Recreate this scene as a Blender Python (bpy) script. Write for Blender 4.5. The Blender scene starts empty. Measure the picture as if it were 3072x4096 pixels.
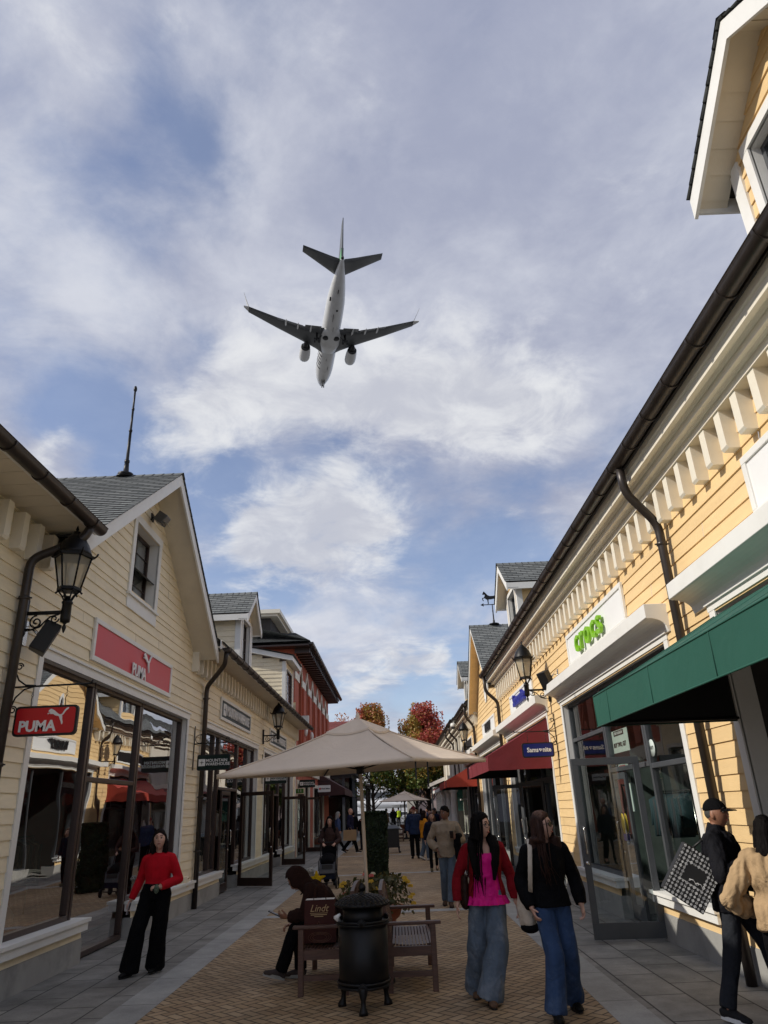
import bpy, math, random
from mathutils import Vector as V, Matrix, noise
random.seed(7)
R=math.radians
C=bpy.context.scene.collection
sc=bpy.context.scene
XL,XR=-4.48,3.62
CAMH=1.78
# ------------------------------------------------------------------ object helpers
def thing(name,label,cat,loc=(0,0,0),group=None,rz=0):
    o=bpy.data.objects.new(name,None); C.objects.link(o); o.location=loc; o.rotation_euler=(0,0,rz)
    o.empty_display_size=.1
    o['label']=label; o['category']=cat
    if group: o['group']=group
    return o
def tag(o,label,cat,group=None):
    o['label']=label; o['category']=cat
    if group: o['group']=group
    return o
def base(o):
    v=V((0,0,0))
    while o is not None: v=v+V(o.location); o=o.parent
    return v
def dup(o,parent=None,loc=None,label=None,rz=None):
    c=o.copy(); C.objects.link(c)
    if parent is not None: c.parent=parent
    if loc is not None: c.location=loc
    if rz is not None: c.rotation_euler=(0,0,rz)
    if label: c['label']=label
    for ch in list(o.children): dup(ch,c)
    return c
class MB:
    def __init__(s): s.v=[];s.f=[];s.m=[];s.uv=[];s.sm=[]
    def face(s,pts,mi=0,uv=None,sm=False):
        b=len(s.v); s.v+= [tuple(p) for p in pts]; s.f.append(tuple(range(b,b+len(pts)))); s.m.append(mi); s.uv.append(uv); s.sm.append(sm)
    def raw(s,vs,fs,mi=0,sm=False):
        b=len(s.v); s.v+=[tuple(p) for p in vs]
        for f in fs: s.f.append(tuple(i+b for i in f)); s.m.append(mi); s.uv.append(None); s.sm.append(sm)
    def hexa(s,P,mi=0):  # 8 points: bottom 4 ccw, top 4 ccw
        s.raw(P,[(3,2,1,0),(4,5,6,7),(0,1,5,4),(1,2,6,5),(2,3,7,6),(3,0,4,7)],mi)
    def box(s,x0,x1,y0,y1,z0,z1,mi=0):
        s.hexa([(x0,y0,z0),(x1,y0,z0),(x1,y1,z0),(x0,y1,z0),(x0,y0,z1),(x1,y0,z1),(x1,y1,z1),(x0,y1,z1)],mi)
    def obox(s,M,sx,sy,sz,mi=0):
        P=[M@V((x*sx/2,y*sy/2,z*sz/2)) for z in(-1,1) for x,y in((-1,-1),(1,-1),(1,1),(-1,1))]
        s.hexa(P,mi)
    def bar(s,a,b,w,h,mi=0,up=(0,0,1)):   # rectangular bar between a and b
        a=V(a);b=V(b);t=(b-a).normalized();x=t.cross(V(up))
        if x.length<1e-4: x=V((1,0,0))
        x.normalize();y=x.cross(t)
        P=[p+x*(i*w/2)+y*(j*h/2) for p in(a,b) for i,j in((-1,-1),(1,-1),(1,1),(-1,1))]
        s.hexa(P,mi)
    def loft(s,pts,rad,n=12,xd=None,mi=0,cap=True,sm=True):
        pts=[V(p) for p in pts];N=len(pts);vs=[];x=None
        for i,p in enumerate(pts):
            t=(pts[min(i+1,N-1)]-pts[max(i-1,0)])
            t=t.normalized() if t.length>1e-9 else V((0,0,1))
            if xd is not None: x=V(xd[i] if isinstance(xd,list) else xd)
            elif x is None: x=V((1,0,0)) if abs(t.x)<.8 else V((0,1,0))
            x=x-t*x.dot(t)
            if x.length<1e-5: x=t.orthogonal()
            x=x.normalized();y=t.cross(x)
            r=rad[i] if isinstance(rad,(list,tuple)) else rad
            rx,ry=(r if isinstance(r,(tuple,list)) else (r,r))
            for k in range(n):
                a=2*math.pi*k/n; vs.append(p+x*(rx*math.cos(a))+y*(ry*math.sin(a)))
        fs=[]
        for i in range(N-1):
            for k in range(n): fs.append((i*n+k,i*n+(k+1)%n,(i+1)*n+(k+1)%n,(i+1)*n+k))
        if cap: fs.append(tuple(reversed(range(n)))); fs.append(tuple((N-1)*n+k for k in range(n)))
        s.raw(vs,fs,mi,sm)
    tube=loft
    def lathe(s,prof,c=(0,0,0),n=16,mi=0,sm=True,M=None,ph=0,cap=True):
        vs=[]
        for r,z in prof:
            for k in range(n):
                a=2*math.pi*k/n+ph; p=V((r*math.cos(a),r*math.sin(a),z))
                if M is not None: p=M@p
                vs.append(p+V(c))
        N=len(prof);fs=[]
        for i in range(N-1):
            for k in range(n): fs.append((i*n+k,i*n+(k+1)%n,(i+1)*n+(k+1)%n,(i+1)*n+k))
        if cap: fs.append(tuple(reversed(range(n)))); fs.append(tuple((N-1)*n+k for k in range(n)))
        s.raw(vs,fs,mi,sm)
    def ball(s,c,r,n=12,m=8,mi=0,sm=True,f=None,M=None):
        r=r if isinstance(r,(tuple,list)) else (r,r,r)
        vs=[];fs=[]
        for i in range(m+1):
            th=math.pi*i/m
            for k in range(n):
                a=2*math.pi*k/n; d=V((math.sin(th)*math.cos(a),math.sin(th)*math.sin(a),-math.cos(th)))
                q=V((d.x*r[0],d.y*r[1],d.z*r[2]))
                if f: q=f(d,q)
                if M is not None: q=M@q
                vs.append(q+V(c))
        for i in range(m):
            for k in range(n): fs.append((i*n+k,i*n+(k+1)%n,(i+1)*n+(k+1)%n,(i+1)*n+k))
        s.raw(vs,fs,mi,sm)
    def prism(s,poly,f,d0,d1,mi=0,mis=None):   # poly 2-D, f(u,w,d)->3-D
        n=len(poly);vs=[f(u,w,d0) for u,w in poly]+[f(u,w,d1) for u,w in poly]
        fs=[tuple(reversed(range(n))),tuple(range(n,2*n))]
        s.raw(vs,fs,mi); s.raw(vs,[(i,(i+1)%n,(i+1)%n+n,i+n) for i in range(n)],mi if mis is None else mis)
    def build(s,name,mats,parent=None,world=True,label=None):
        me=bpy.data.meshes.new(name)
        off=base(parent) if (world and parent is not None) else V((0,0,0))
        me.from_pydata([tuple(V(p)-off) for p in s.v],[],s.f)
        for m in (mats if isinstance(mats,(list,tuple)) else [mats]): me.materials.append(m)
        me.polygons.foreach_set('material_index',s.m)
        me.polygons.foreach_set('use_smooth',s.sm)
        if any(u is not None for u in s.uv):
            ul=me.uv_layers.new(name='UVMap'); i=0
            for f,u in zip(s.f,s.uv):
                for k in range(len(f)):
                    if u is not None: ul.data[i].uv=u[k]
                    i+=1
        me.update()
        o=bpy.data.objects.new(name,me); C.objects.link(o)
        if parent is not None: o.parent=parent
        if label: o['label']=label
        return o
def bevel(o,w=.004,seg=2,ang=35):
    m=o.modifiers.new('bevel','BEVEL'); m.width=w; m.segments=seg; m.limit_method='ANGLE'; m.angle_limit=R(ang); return o
def realize(o,voxel=None,smooth=0,sf=.5,disp=None,shade=True):
    if voxel:
        m=o.modifiers.new('r','REMESH'); m.mode='VOXEL'; m.voxel_size=voxel
    if smooth:
        m=o.modifiers.new('s','SMOOTH'); m.factor=sf; m.iterations=smooth
    dg=bpy.context.evaluated_depsgraph_get(); ev=o.evaluated_get(dg)
    me=bpy.data.meshes.new_from_object(ev); old=o.data; mats=list(old.materials)
    o.modifiers.clear(); o.data=me; bpy.data.meshes.remove(old)
    if not len(me.materials):
        for m in mats: me.materials.append(m)
    if disp:
        ns=[v.normal.copy() for v in me.vertices]
        for v,n in zip(me.vertices,ns): v.co=v.co+n*disp(v.co)
    if shade: me.polygons.foreach_set('use_smooth',[True]*len(me.polygons))
    me.update(); return o
class Fr:   # facade frame: u along the wall, z up, d out of the wall
    def __init__(s,O,u,n): s.O=V(O);s.u=V(u).normalized();s.n=V(n).normalized()
    def P(s,u,z,d=0): return s.O+s.u*u+V((0,0,z))+s.n*d
    def box(s,mb,u0,u1,z0,z1,d0,d1,mi=0):
        P=[s.P(u,z,d) for z in(z0,z1) for u,d in((u0,d0),(u1,d0),(u1,d1),(u0,d1))]
        if s.u.cross(V((0,0,1))).dot(s.n)>0: P=[P[i] for i in(3,2,1,0,7,6,5,4)]
        mb.hexa(P,mi)
    def ring(s,mb,u0,u1,z0,z1,w,d0,d1,mi=0,bottom=True):
        s.box(mb,u0,u1,z1-w,z1,d0,d1,mi)
        if bottom: s.box(mb,u0,u1,z0,z0+w,d0,d1,mi)
        zb=z0+w if bottom else z0
        s.box(mb,u0,u0+w,zb,z1-w,d0,d1,mi); s.box(mb,u1-w,u1,zb,z1-w,d0,d1,mi)
    def quad(s,mb,u0,u1,z0,z1,d,mi=0):
        P=[s.P(u0,z0,d),s.P(u1,z0,d),s.P(u1,z1,d),s.P(u0,z1,d)]
        if s.u.cross(V((0,0,1))).dot(s.n)<0: P.reverse()
        mb.face(P,mi)
    def tri(s,mb,pts,d0,d1,mi=0):
        mb.prism(pts,lambda u,z,d:s.P(u,z,d),d0,d1,mi)
FL=Fr((XL,0,0),(0,1,0),(1,0,0)); FR=Fr((XR,0,0),(0,1,0),(-1,0,0))
def siding(mb,fr,u0,u1,z0,z1,holes=(),span=None,ex=.167,lip=.016,mi=0,seed=1,d=0):
    rnd=random.Random(seed); z=z0; row=0
    while z<z1-.01:
        za,zb=z,min(z+ex,z1); zm=(za+zb)/2
        a,b=(u0,u1)
        if span:
            a2,b2=span(za+.02); a,b=max(a,a2),min(b,b2)
        iv=[(a,b)] if b>a else []
        for h0,h1,hz0,hz1 in holes:
            if hz0<zm<hz1:
                o=[]
                for p,q in iv:
                    if h1<=p or h0>=q: o.append((p,q))
                    else:
                        if h0>p:o.append((p,h0))
                        if h1<q:o.append((h1,q))
                iv=o
        for p,q in iv:
            cuts=[p]; t=p+rnd.uniform(.8,3.6)
            while t<q-.4: cuts.append(t); t+=rnd.uniform(2.6,3.7)
            cuts.append(q)
            for s0,s1 in zip(cuts,cuts[1:]):
                e=rnd.uniform(0,.003); s1-=.004
                A=[fr.P(s0,za,d+lip+e),fr.P(s1,za,d+lip+e),fr.P(s1,zb,d+e),fr.P(s0,zb,d+e)]
                B=[fr.P(s0,za,d-.004),fr.P(s1,za,d-.004),fr.P(s1,za,d+lip+e),fr.P(s0,za,d+lip+e)]
                if fr.u.cross(V((0,0,1))).dot(fr.n)<0: A.reverse();B.reverse()
                mb.face(A,mi);mb.face(B,mi)
        z+=ex; row+=1
def shingle(mb,O,u,v,L,U0,U1,ex=.145,mi=0):  # O origin at the eave, u along the eave, v up the slope; U0(t),U1(t) limits
    O=V(O);u=V(u).normalized();v=V(v).normalized();n=u.cross(v)
    if n.z<0: n=-n
    t=0
    while t<L-.01:
        t1=min(t+ex,L); a0,b0,a1,b1=U0(t),U1(t),U0(t1),U1(t1)
        if b0>a0+.01:
            A=[O+u*a0+v*t+n*.014,O+u*b0+v*t+n*.014,O+u*b1+v*t1+n*.003,O+u*a1+v*t1+n*.003]
            mb.face(A,mi,uv=[(a0,t),(b0,t),(b1,t1),(a1,t1)])
            B=[O+u*a0+v*t-n*.002,O+u*b0+v*t-n*.002,O+u*b0+v*t+n*.014,O+u*a0+v*t+n*.014]
            mb.face(B,mi,uv=[(a0,t),(b0,t),(b0,t),(a0,t)])
        t+=ex
FONT=bpy.data.fonts.load('<builtin>') if False else None
def text(s,size,mat,P,xd,zd,depth=.004,align='CENTER',name='lettering',parent=None,sx=1,bold=0,shear=0,sp=1,lat=True):
    cu=bpy.data.curves.new('t','FONT'); cu.body=s; cu.size=size; cu.align_x=align; cu.align_y='CENTER'; cu.extrude=depth; cu.offset=bold*size; cu.shear=shear; cu.space_character=sp; cu.resolution_u=2
    o=bpy.data.objects.new('t',cu); C.objects.link(o)
    me=bpy.data.meshes.new_from_object(o.evaluated_get(bpy.context.evaluated_depsgraph_get()))
    bpy.data.objects.remove(o); bpy.data.curves.remove(cu)
    x=V(xd).normalized(); z=V(zd).normalized(); y=x.cross(z)   # text lies in x/z, faces y
    off=base(parent) if parent is not None else V((0,0,0))
    for v in me.vertices:
        c=v.co; v.co=V(P)+x*(c.x*sx)+z*c.y+y*c.z-off
    me.materials.append(mat)
    return me
def textobj(s,size,mat,P,xd,zd,parent,name='lettering',**k):
    me=text(s,size,mat,P,xd,zd,parent=parent,**k); o=bpy.data.objects.new(name,me); me.name=name; C.objects.link(o); o.parent=parent; return o
# ------------------------------------------------------------------ materials
def nodes(m): m.use_nodes=True; nt=m.node_tree; return nt,nt.nodes,nt.links
def pm(name,col,rough=.6,var=.08,sc=3.,bump=.0,bsc=30.,metal=0.,spec=.5,stretch=(1,1,1),dirt=None,coat=0,sheen=0,vcol=None,isl=0,big=None):
    m=bpy.data.materials.new(name); nt,N,Lk=nodes(m); b=N['Principled BSDF']
    b.inputs['Roughness'].default_value=rough; b.inputs['Metallic'].default_value=metal
    b.inputs['Specular IOR Level'].default_value=spec; b.inputs['Coat Weight'].default_value=coat
    if sheen: b.inputs['Sheen Weight'].default_value=sheen
    tc=N.new('ShaderNodeTexCoord'); mp=N.new('ShaderNodeMapping'); mp.inputs['Scale'].default_value=stretch
    Lk.new(tc.outputs['Object'],mp.inputs['Vector'])
    nz=N.new('ShaderNodeTexNoise'); nz.inputs['Scale'].default_value=sc; nz.inputs['Detail'].default_value=6; nz.inputs['Roughness'].default_value=.62
    Lk.new(mp.outputs['Vector'],nz.inputs['Vector'])
    rp=N.new('ShaderNodeValToRGB'); e=rp.color_ramp.elements
    d=[max(0,c*(1-var)) for c in col]; l=[min(1,c*(1+var)) for c in col]
    if vcol: d=vcol
    e[0].color=(*d,1); e[1].color=(*l,1); e[0].position=.3; e[1].position=.7
    Lk.new(nz.outputs['Fac'],rp.inputs['Fac']); out=rp.outputs['Color']
    if dirt:
        n2=N.new('ShaderNodeTexNoise'); n2.inputs['Scale'].default_value=dirt[1]; n2.inputs['Detail'].default_value=8; n2.inputs['Roughness'].default_value=.7
        Lk.new(tc.outputs['Object'],n2.inputs['Vector'])
        r2=N.new('ShaderNodeValToRGB'); r2.color_ramp.elements[0].position=.5; r2.color_ramp.elements[1].position=.75
        r2.color_ramp.elements[1].color=(dirt[2],)*3+(1,)
        Lk.new(n2.outputs['Fac'],r2.inputs['Fac'])
        mx=N.new('ShaderNodeMix'); mx.data_type='RGBA'; Lk.new(r2.outputs['Color'],mx.inputs['Factor']); Lk.new(out,mx.inputs[6]); mx.inputs[7].default_value=(*dirt[0],1); out=mx.outputs[2]
    if isl:
        g=N.new('ShaderNodeNewGeometry'); mi=N.new('ShaderNodeMapRange'); mi.inputs[3].default_value=1-isl; mi.inputs[4].default_value=1+isl; Lk.new(g.outputs['Random Per Island'],mi.inputs[0])
        sv=N.new('ShaderNodeVectorMath'); sv.operation='SCALE'; Lk.new(out,sv.inputs[0]); Lk.new(mi.outputs[0],sv.inputs['Scale']); out=sv.outputs[0]
    Lk.new(out,b.inputs['Base Color'])
    if bump:
        nb=N.new('ShaderNodeTexNoise'); nb.inputs['Scale'].default_value=bsc; nb.inputs['Detail'].default_value=5; Lk.new(mp.outputs['Vector'],nb.inputs['Vector'])
        bp=N.new('ShaderNodeBump'); bp.inputs['Strength'].default_value=bump; bp.inputs['Distance'].default_value=.01
        Lk.new(nb.outputs['Fac'],bp.inputs['Height']); Lk.new(bp.outputs['Normal'],b.inputs['Normal'])
        if big:
            n4=N.new('ShaderNodeTexNoise'); n4.inputs['Scale'].default_value=big[0]; n4.inputs['Detail'].default_value=3; n4.inputs['Distortion'].default_value=1.2; Lk.new(tc.outputs['Object'],n4.inputs['Vector']); b2=N.new('ShaderNodeBump'); b2.inputs['Strength'].default_value=1; b2.inputs['Distance'].default_value=big[1]; Lk.new(n4.outputs['Fac'],b2.inputs['Height']); Lk.new(b2.outputs['Normal'],bp.inputs['Normal'])
    # roughness variation
    mr=N.new('ShaderNodeMapRange'); mr.inputs[3].default_value=max(.02,rough-.08); mr.inputs[4].default_value=min(1,rough+.1)
    Lk.new(nz.outputs['Fac'],mr.inputs[0]); Lk.new(mr.outputs[0],b.inputs['Roughness'])
    return m
M={}
M['cream']=pm('cream_siding',(.85,.74,.53),.6,.06,1.5,.35,22,stretch=(6,1,9),dirt=((.56,.47,.33),1.3,.4),isl=.05)
M['creamflat']=pm('cream_panel',(.84,.735,.56),.65,.04,2,.1,40,dirt=((.55,.46,.34),2,.3))
M['soffit']=pm('soffit_panel',(.72,.65,.52),.7,.05,3,.2,60)
M['yellow']=pm('yellow_siding',(.80,.57,.29),.6,.05,1.5,.35,22,stretch=(6,1,9),dirt=((.62,.43,.2),1.2,.35),isl=.05)
M['white']=pm('white_trim_paint',(.78,.77,.73),.5,.03,2,.06,40,dirt=((.6,.57,.5),2.5,.3))
M['ivory']=pm('ivory_cornice_paint',(.80,.745,.62),.5,.03,2,.06,40,dirt=((.62,.56,.45),2.5,.3))
M['conc']=pm('grey_concrete',(.32,.315,.295),.8,.12,1.2,.25,50,dirt=((.13,.13,.12),1.1,.7))
M['gutter']=pm('brown_gutter_metal',(.040,.032,.028),.36,.2,4,.05,20,metal=.3)
M['iron']=pm('black_iron',(.006,.006,.007),.42,.2,8,.1,60,spec=.3)
M['bronze']=pm('dark_bronze_frame',(.045,.026,.020),.35,.15,4,metal=.2)
M['greyframe']=pm('grey_aluminium_frame',(.085,.092,.10),.4,.1,4,metal=.3)
M['chrome']=pm('steel',(.62,.60,.56),.22,.05,4,metal=1)
M['brick_red']=pm('red_stucco',(.45,.11,.06),.8,.12,1.3,.3,40,dirt=((.40,.09,.045),1.5,.4))
M['tan']=pm('tan_canvas',(.70,.58,.46),.85,.04,2,.3,260,dirt=((.56,.45,.34),1.2,.5),big=(2.2,.02))
M['green']=pm('green_canvas',(.010,.080,.055),.75,.08,1,.2,240,dirt=((.014,.095,.068),.9,.5),big=(1.6,.015))
M['maroon']=pm('maroon_canvas',(.17,.016,.024),.75,.1,2,.25,200,big=(1.6,.015))
M['redcanvas']=pm('red_canvas',(.36,.045,.028),.75,.1,2,.2,200)
M['darkcanvas']=pm('dark_maroon_canvas',(.06,.022,.022),.75,.1,2,.2,200)
M['black']=pm('black_paint',(.008,.008,.008),.5,.2,5)
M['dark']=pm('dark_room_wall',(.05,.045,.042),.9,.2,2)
M['woodb']=pm('stained_teak',(.095,.047,.032),.5,.3,4,.3,30,stretch=(1,1,8))
M['terra']=pm('terracotta',(.34,.11,.06),.75,.15,4,.2,30)
M['red']=pm('red_sign_panel',(.55,.012,.016),.4,.04,2)
M['sred']=pm('faded_red_sign_panel',(.62,.058,.070),.45,.05,1)
M['swhite']=pm('white_sign_letter',(.8,.8,.79),.5,.02,2)
M['slate']=pm('slate_sign_panel',(.035,.05,.052),.55,.06,2,spec=.25)
M['dgreen']=pm('dark_green_sign_panel',(.004,.018,.014),.5,.1,3,spec=.25)
M['blue']=pm('blue_sign_panel',(.004,.012,.15),.4,.05,2)
M['lblue']=pm('blue_letter',(.02,.03,.30),.45,.05,2)
M['lime']=pm('lime_letter',(.22,.50,.01),.4,.03,2)
M['bletter']=pm('black_letter',(.012,.012,.012),.5,.05,2)
M['rletter']=pm('red_letter',(.6,.02,.02),.5,.05,2)
M['kraft']=pm('kraft_paper',(.36,.24,.13),.8,.08,3,.2,40)
M['blind']=pm('window_curtain',(.55,.56,.55),.8,.15,6,stretch=(1,12,1))
M['stone']=pm('pale_granite',(.36,.36,.35),.75,.12,9,.2,120,dirt=((.15,.15,.15),2,.4))
M['gold']=pm('gold_print',(.5,.33,.16),.5,.05,2)
def glassmat(name,refl=.4,tint=(.8,.85,.85),wav=.02,dark=0.0):
    m=bpy.data.materials.new(name); nt,N,Lk=nodes(m); N.remove(N['Principled BSDF']); out=N['Material Output']
    tr=N.new('ShaderNodeBsdfTransparent'); tr.inputs[0].default_value=(*tint,1)
    gl=N.new('ShaderNodeBsdfGlossy'); gl.inputs['Roughness'].default_value=.008; gl.inputs['Color'].default_value=(.97,.97,.97,1)
    lw=N.new('ShaderNodeFresnel'); lw.inputs[0].default_value=1.5
    ad=N.new('ShaderNodeMath'); ad.operation='MULTIPLY_ADD'; ad.inputs[1].default_value=1-refl; ad.inputs[2].default_value=refl; ad.use_clamp=True
    Lk.new(lw.outputs[0],ad.inputs[0])
    mx=N.new('ShaderNodeMixShader'); Lk.new(ad.outputs[0],mx.inputs[0]); Lk.new(tr.outputs[0],mx.inputs[1]); Lk.new(gl.outputs[0],mx.inputs[2]); Lk.new(mx.outputs[0],out.inputs[0])
    tc=N.new('ShaderNodeTexCoord'); nz=N.new('ShaderNodeTexNoise'); nz.inputs['Scale'].default_value=1.1; nz.inputs['Detail'].default_value=1
    Lk.new(tc.outputs['Object'],nz.inputs[0]); bp=N.new('ShaderNodeBump'); bp.inputs['Strength'].default_value=wav*10; bp.inputs['Distance'].default_value=.02
    Lk.new(nz.outputs['Fac'],bp.inputs['Height']); Lk.new(bp.outputs[0],gl.inputs['Normal'])
    return m
M['glassL']=glassmat('coated_shop_glass',.46,(.75,.7,.68),.025)
M['glassR']=glassmat('clear_shop_glass',.015,(.82,.88,.86),.015)
M['glassS']=glassmat('small_window_glass',.22,(.7,.75,.78),.01)
M['lampglass']=bpy.data.materials.new('lamp_pane')
nt,N,Lk=nodes(M['lampglass']); b=N['Principled BSDF']; b.inputs['Base Color'].default_value=(.75,.70,.58,1); b.inputs['Roughness'].default_value=.35; b.inputs['Transmission Weight'].default_value=.75; b.inputs['IOR'].default_value=1.1
def brickuv(name,c1,c2,mortar,w,h,var=.15,bump=.4,uv=True,rough=.85,off=.5,ms=.006,rot=0,spots=False):
    m=bpy.data.materials.new(name); nt,N,Lk=nodes(m); b=N['Principled BSDF']; b.inputs['Roughness'].default_value=rough
    tc=N.new('ShaderNodeTexCoord'); br=N.new('ShaderNodeTexBrick'); br.inputs['Scale'].default_value=1
    br.inputs['Brick Width'].default_value=w; br.inputs['Row Height'].default_value=h; br.inputs['Mortar Size'].default_value=ms; br.offset=off; br.squash=1
    br.inputs['Color1'].default_value=(*c1,1); br.inputs['Color2'].default_value=(*c2,1); br.inputs['Mortar'].default_value=(*mortar,1); br.inputs['Bias'].default_value=0
    mp=N.new('ShaderNodeMapping'); mp.inputs['Rotation'].default_value=(0,0,rot); Lk.new(tc.outputs['UV' if uv else 'Object'],mp.inputs[0]); Lk.new(mp.outputs[0],br.inputs['Vector'])
    nz=N.new('ShaderNodeTexNoise'); nz.inputs['Scale'].default_value=1.7; nz.inputs['Detail'].default_value=7; nz.inputs['Roughness'].default_value=.7; Lk.new(tc.outputs['Object'],nz.inputs[0])
    mr=N.new('ShaderNodeMapRange'); mr.inputs[1].default_value=.3; mr.inputs[2].default_value=.7; mr.inputs[3].default_value=1-var*1.6; mr.inputs[4].default_value=1+var; Lk.new(nz.outputs['Fac'],mr.inputs[0])
    n3=N.new('ShaderNodeTexNoise'); n3.inputs['Scale'].default_value=60; n3.inputs['Detail'].default_value=3; Lk.new(tc.outputs['Object'],n3.inputs[0])
    mr2=N.new('ShaderNodeMapRange'); mr2.inputs[3].default_value=.75; mr2.inputs[4].default_value=1.25; Lk.new(n3.outputs['Fac'],mr2.inputs[0])
    mu=N.new('ShaderNodeMath'); mu.operation='MULTIPLY'; Lk.new(mr.outputs[0],mu.inputs[0]); Lk.new(mr2.outputs[0],mu.inputs[1])
    if spots:
        vo=N.new('ShaderNodeTexVoronoi'); vo.inputs['Scale'].default_value=2.3; vo.inputs['Randomness'].default_value=1; Lk.new(tc.outputs['Object'],vo.inputs['Vector'])
        ms_=N.new('ShaderNodeMapRange'); ms_.inputs[1].default_value=.035; ms_.inputs[2].default_value=.05; ms_.inputs[3].default_value=.45; ms_.inputs[4].default_value=1; Lk.new(vo.outputs['Distance'],ms_.inputs[0])
        m5=N.new('ShaderNodeMath'); m5.operation='MULTIPLY'; Lk.new(mu.outputs[0],m5.inputs[0]); Lk.new(ms_.outputs[0],m5.inputs[1]); mu=m5
    mx=N.new('ShaderNodeVectorMath'); mx.operation='SCALE'; Lk.new(br.outputs['Color'],mx.inputs[0]); Lk.new(mu.outputs[0],mx.inputs['Scale']); Lk.new(mx.outputs[0],b.inputs['Base Color'])
    bp=N.new('ShaderNodeBump'); bp.inputs['Strength'].default_value=bump; bp.inputs['Distance'].default_value=.008; bp.invert=True
    ad=N.new('ShaderNodeMath'); ad.operation='MULTIPLY_ADD'; ad.inputs[1].default_value=-.25; Lk.new(n3.outputs['Fac'],ad.inputs[0]); Lk.new(br.outputs['Fac'],ad.inputs[2])
    Lk.new(ad.outputs[0],bp.inputs['Height']); Lk.new(bp.outputs[0],b.inputs['Normal'])
    return m
M['shingle']=brickuv('grey_asphalt_shingle',(.115,.125,.125),(.20,.21,.205),(.03,.03,.03),.30,.145,.12,.5,ms=.010)
M['redshingle']=brickuv('red_asphalt_shingle',(.20,.05,.045),(.28,.075,.065),(.06,.02,.02),.3,.2,.15,.4)
M['slab']=brickuv('grey_flagstone',(.185,.180,.165),(.27,.26,.238),(.03,.028,.026),.92,.46,.32,.4,uv=False,rough=.7,ms=.010,rot=R(90),spots=True)
M['kerb']=brickuv('granite_band_stone',(.30,.30,.285),(.37,.367,.35),(.06,.06,.055),1.25,3,.2,.2,uv=False,rough=.75,ms=.006,rot=R(90),spots=True)
def herring():
    m=bpy.data.materials.new('herringbone_brick'); nt,N,Lk=nodes(m); b=N['Principled BSDF']; b.inputs['Roughness'].default_value=.8
    def mth(op,a,c=None,d=None):
        n=N.new('ShaderNodeMath'); n.operation=op
        for i,x in enumerate((a,c,d)):
            if x is None: continue
            if isinstance(x,(int,float)): n.inputs[i].default_value=x
            else: Lk.new(x,n.inputs[i])
        return n.outputs[0]
    tc=N.new('ShaderNodeTexCoord'); mp=N.new('ShaderNodeMapping'); mp.inputs['Rotation'].default_value=(0,0,R(45)); mp.inputs['Scale'].default_value=(9.6,9.6,9.6)
    mp.vector_type='POINT'; Lk.new(tc.outputs['Object'],mp.inputs[0]); sp=N.new('ShaderNodeSeparateXYZ'); Lk.new(mp.outputs[0],sp.inputs[0])
    x,y=sp.outputs[0],sp.outputs[1]; i=mth('FLOOR',x); j=mth('FLOOR',y); fx=mth('SUBTRACT',x,i); fy=mth('SUBTRACT',y,j)
    k=mth('FLOORED_MODULO',mth('ADD',mth('SUBTRACT',i,j),.5),4.0)
    k1=mth('GREATER_THAN',k,1.0);k2=mth('GREATER_THAN',k,2.0);k3=mth('GREATER_THAN',k,3.0)
    ix=mth('SUBTRACT',1.0,fx); iy=mth('SUBTRACT',1.0,fy); dh=mth('MINIMUM',fy,iy); dv=mth('MINIMUM',fx,ix)
    e0=mth('MINIMUM',fx,dh);e1=mth('MINIMUM',ix,dh);e2=mth('MINIMUM',iy,dv);e3=mth('MINIMUM',fy,dv)
    def sel(f,a,c): return mth('ADD',mth('MULTIPLY',mth('SUBTRACT',1.0,f),a),mth('MULTIPLY',f,c))
    e=sel(k1,e0,sel(k2,e1,sel(k3,e2,e3)))
    bi=mth('SUBTRACT',i,mth('MULTIPLY',k1,mth('SUBTRACT',1.0,k2))); bj=mth('ADD',j,k3)
    cb=N.new('ShaderNodeCombineXYZ'); Lk.new(bi,cb.inputs[0]); Lk.new(bj,cb.inputs[1]); Lk.new(k2,cb.inputs[2])
    wn=N.new('ShaderNodeTexWhiteNoise'); Lk.new(cb.outputs[0],wn.inputs[0])
    rp=N.new('ShaderNodeValToRGB'); rp.color_ramp.elements[0].color=(.34,.225,.122,1); rp.color_ramp.elements[1].color=(.47,.335,.20,1)
    q=rp.color_ramp.elements.new(.5); q.color=(.41,.285,.16,1); Lk.new(wn.outputs[0],rp.inputs[0])
    n3=N.new('ShaderNodeTexNoise'); n3.inputs['Scale'].default_value=1.1; n3.inputs['Detail'].default_value=9; n3.inputs['Roughness'].default_value=.72; Lk.new(tc.outputs['Object'],n3.inputs[0])
    mr=N.new('ShaderNodeMapRange'); mr.inputs[1].default_value=.3; mr.inputs[2].default_value=.7; mr.inputs[3].default_value=.72; mr.inputs[4].default_value=1.2; Lk.new(n3.outputs['Fac'],mr.inputs[0])
    js=N.new('ShaderNodeMapRange'); js.inputs[1].default_value=.05; js.inputs[2].default_value=.11; js.inputs[3].default_value=.18; js.inputs[4].default_value=1; Lk.new(e,js.inputs[0])
    n6=N.new('ShaderNodeTexNoise'); n6.inputs['Scale'].default_value=.45; n6.inputs['Detail'].default_value=5; Lk.new(tc.outputs['Object'],n6.inputs[0]); m6=N.new('ShaderNodeMapRange'); m6.inputs[1].default_value=.35; m6.inputs[2].default_value=.62; m6.inputs[3].default_value=.72; m6.inputs[4].default_value=1.08; Lk.new(n6.outputs['Fac'],m6.inputs[0])
    s=mth('MULTIPLY',mth('MULTIPLY',mr.outputs[0],m6.outputs[0]),js.outputs[0])
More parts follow.
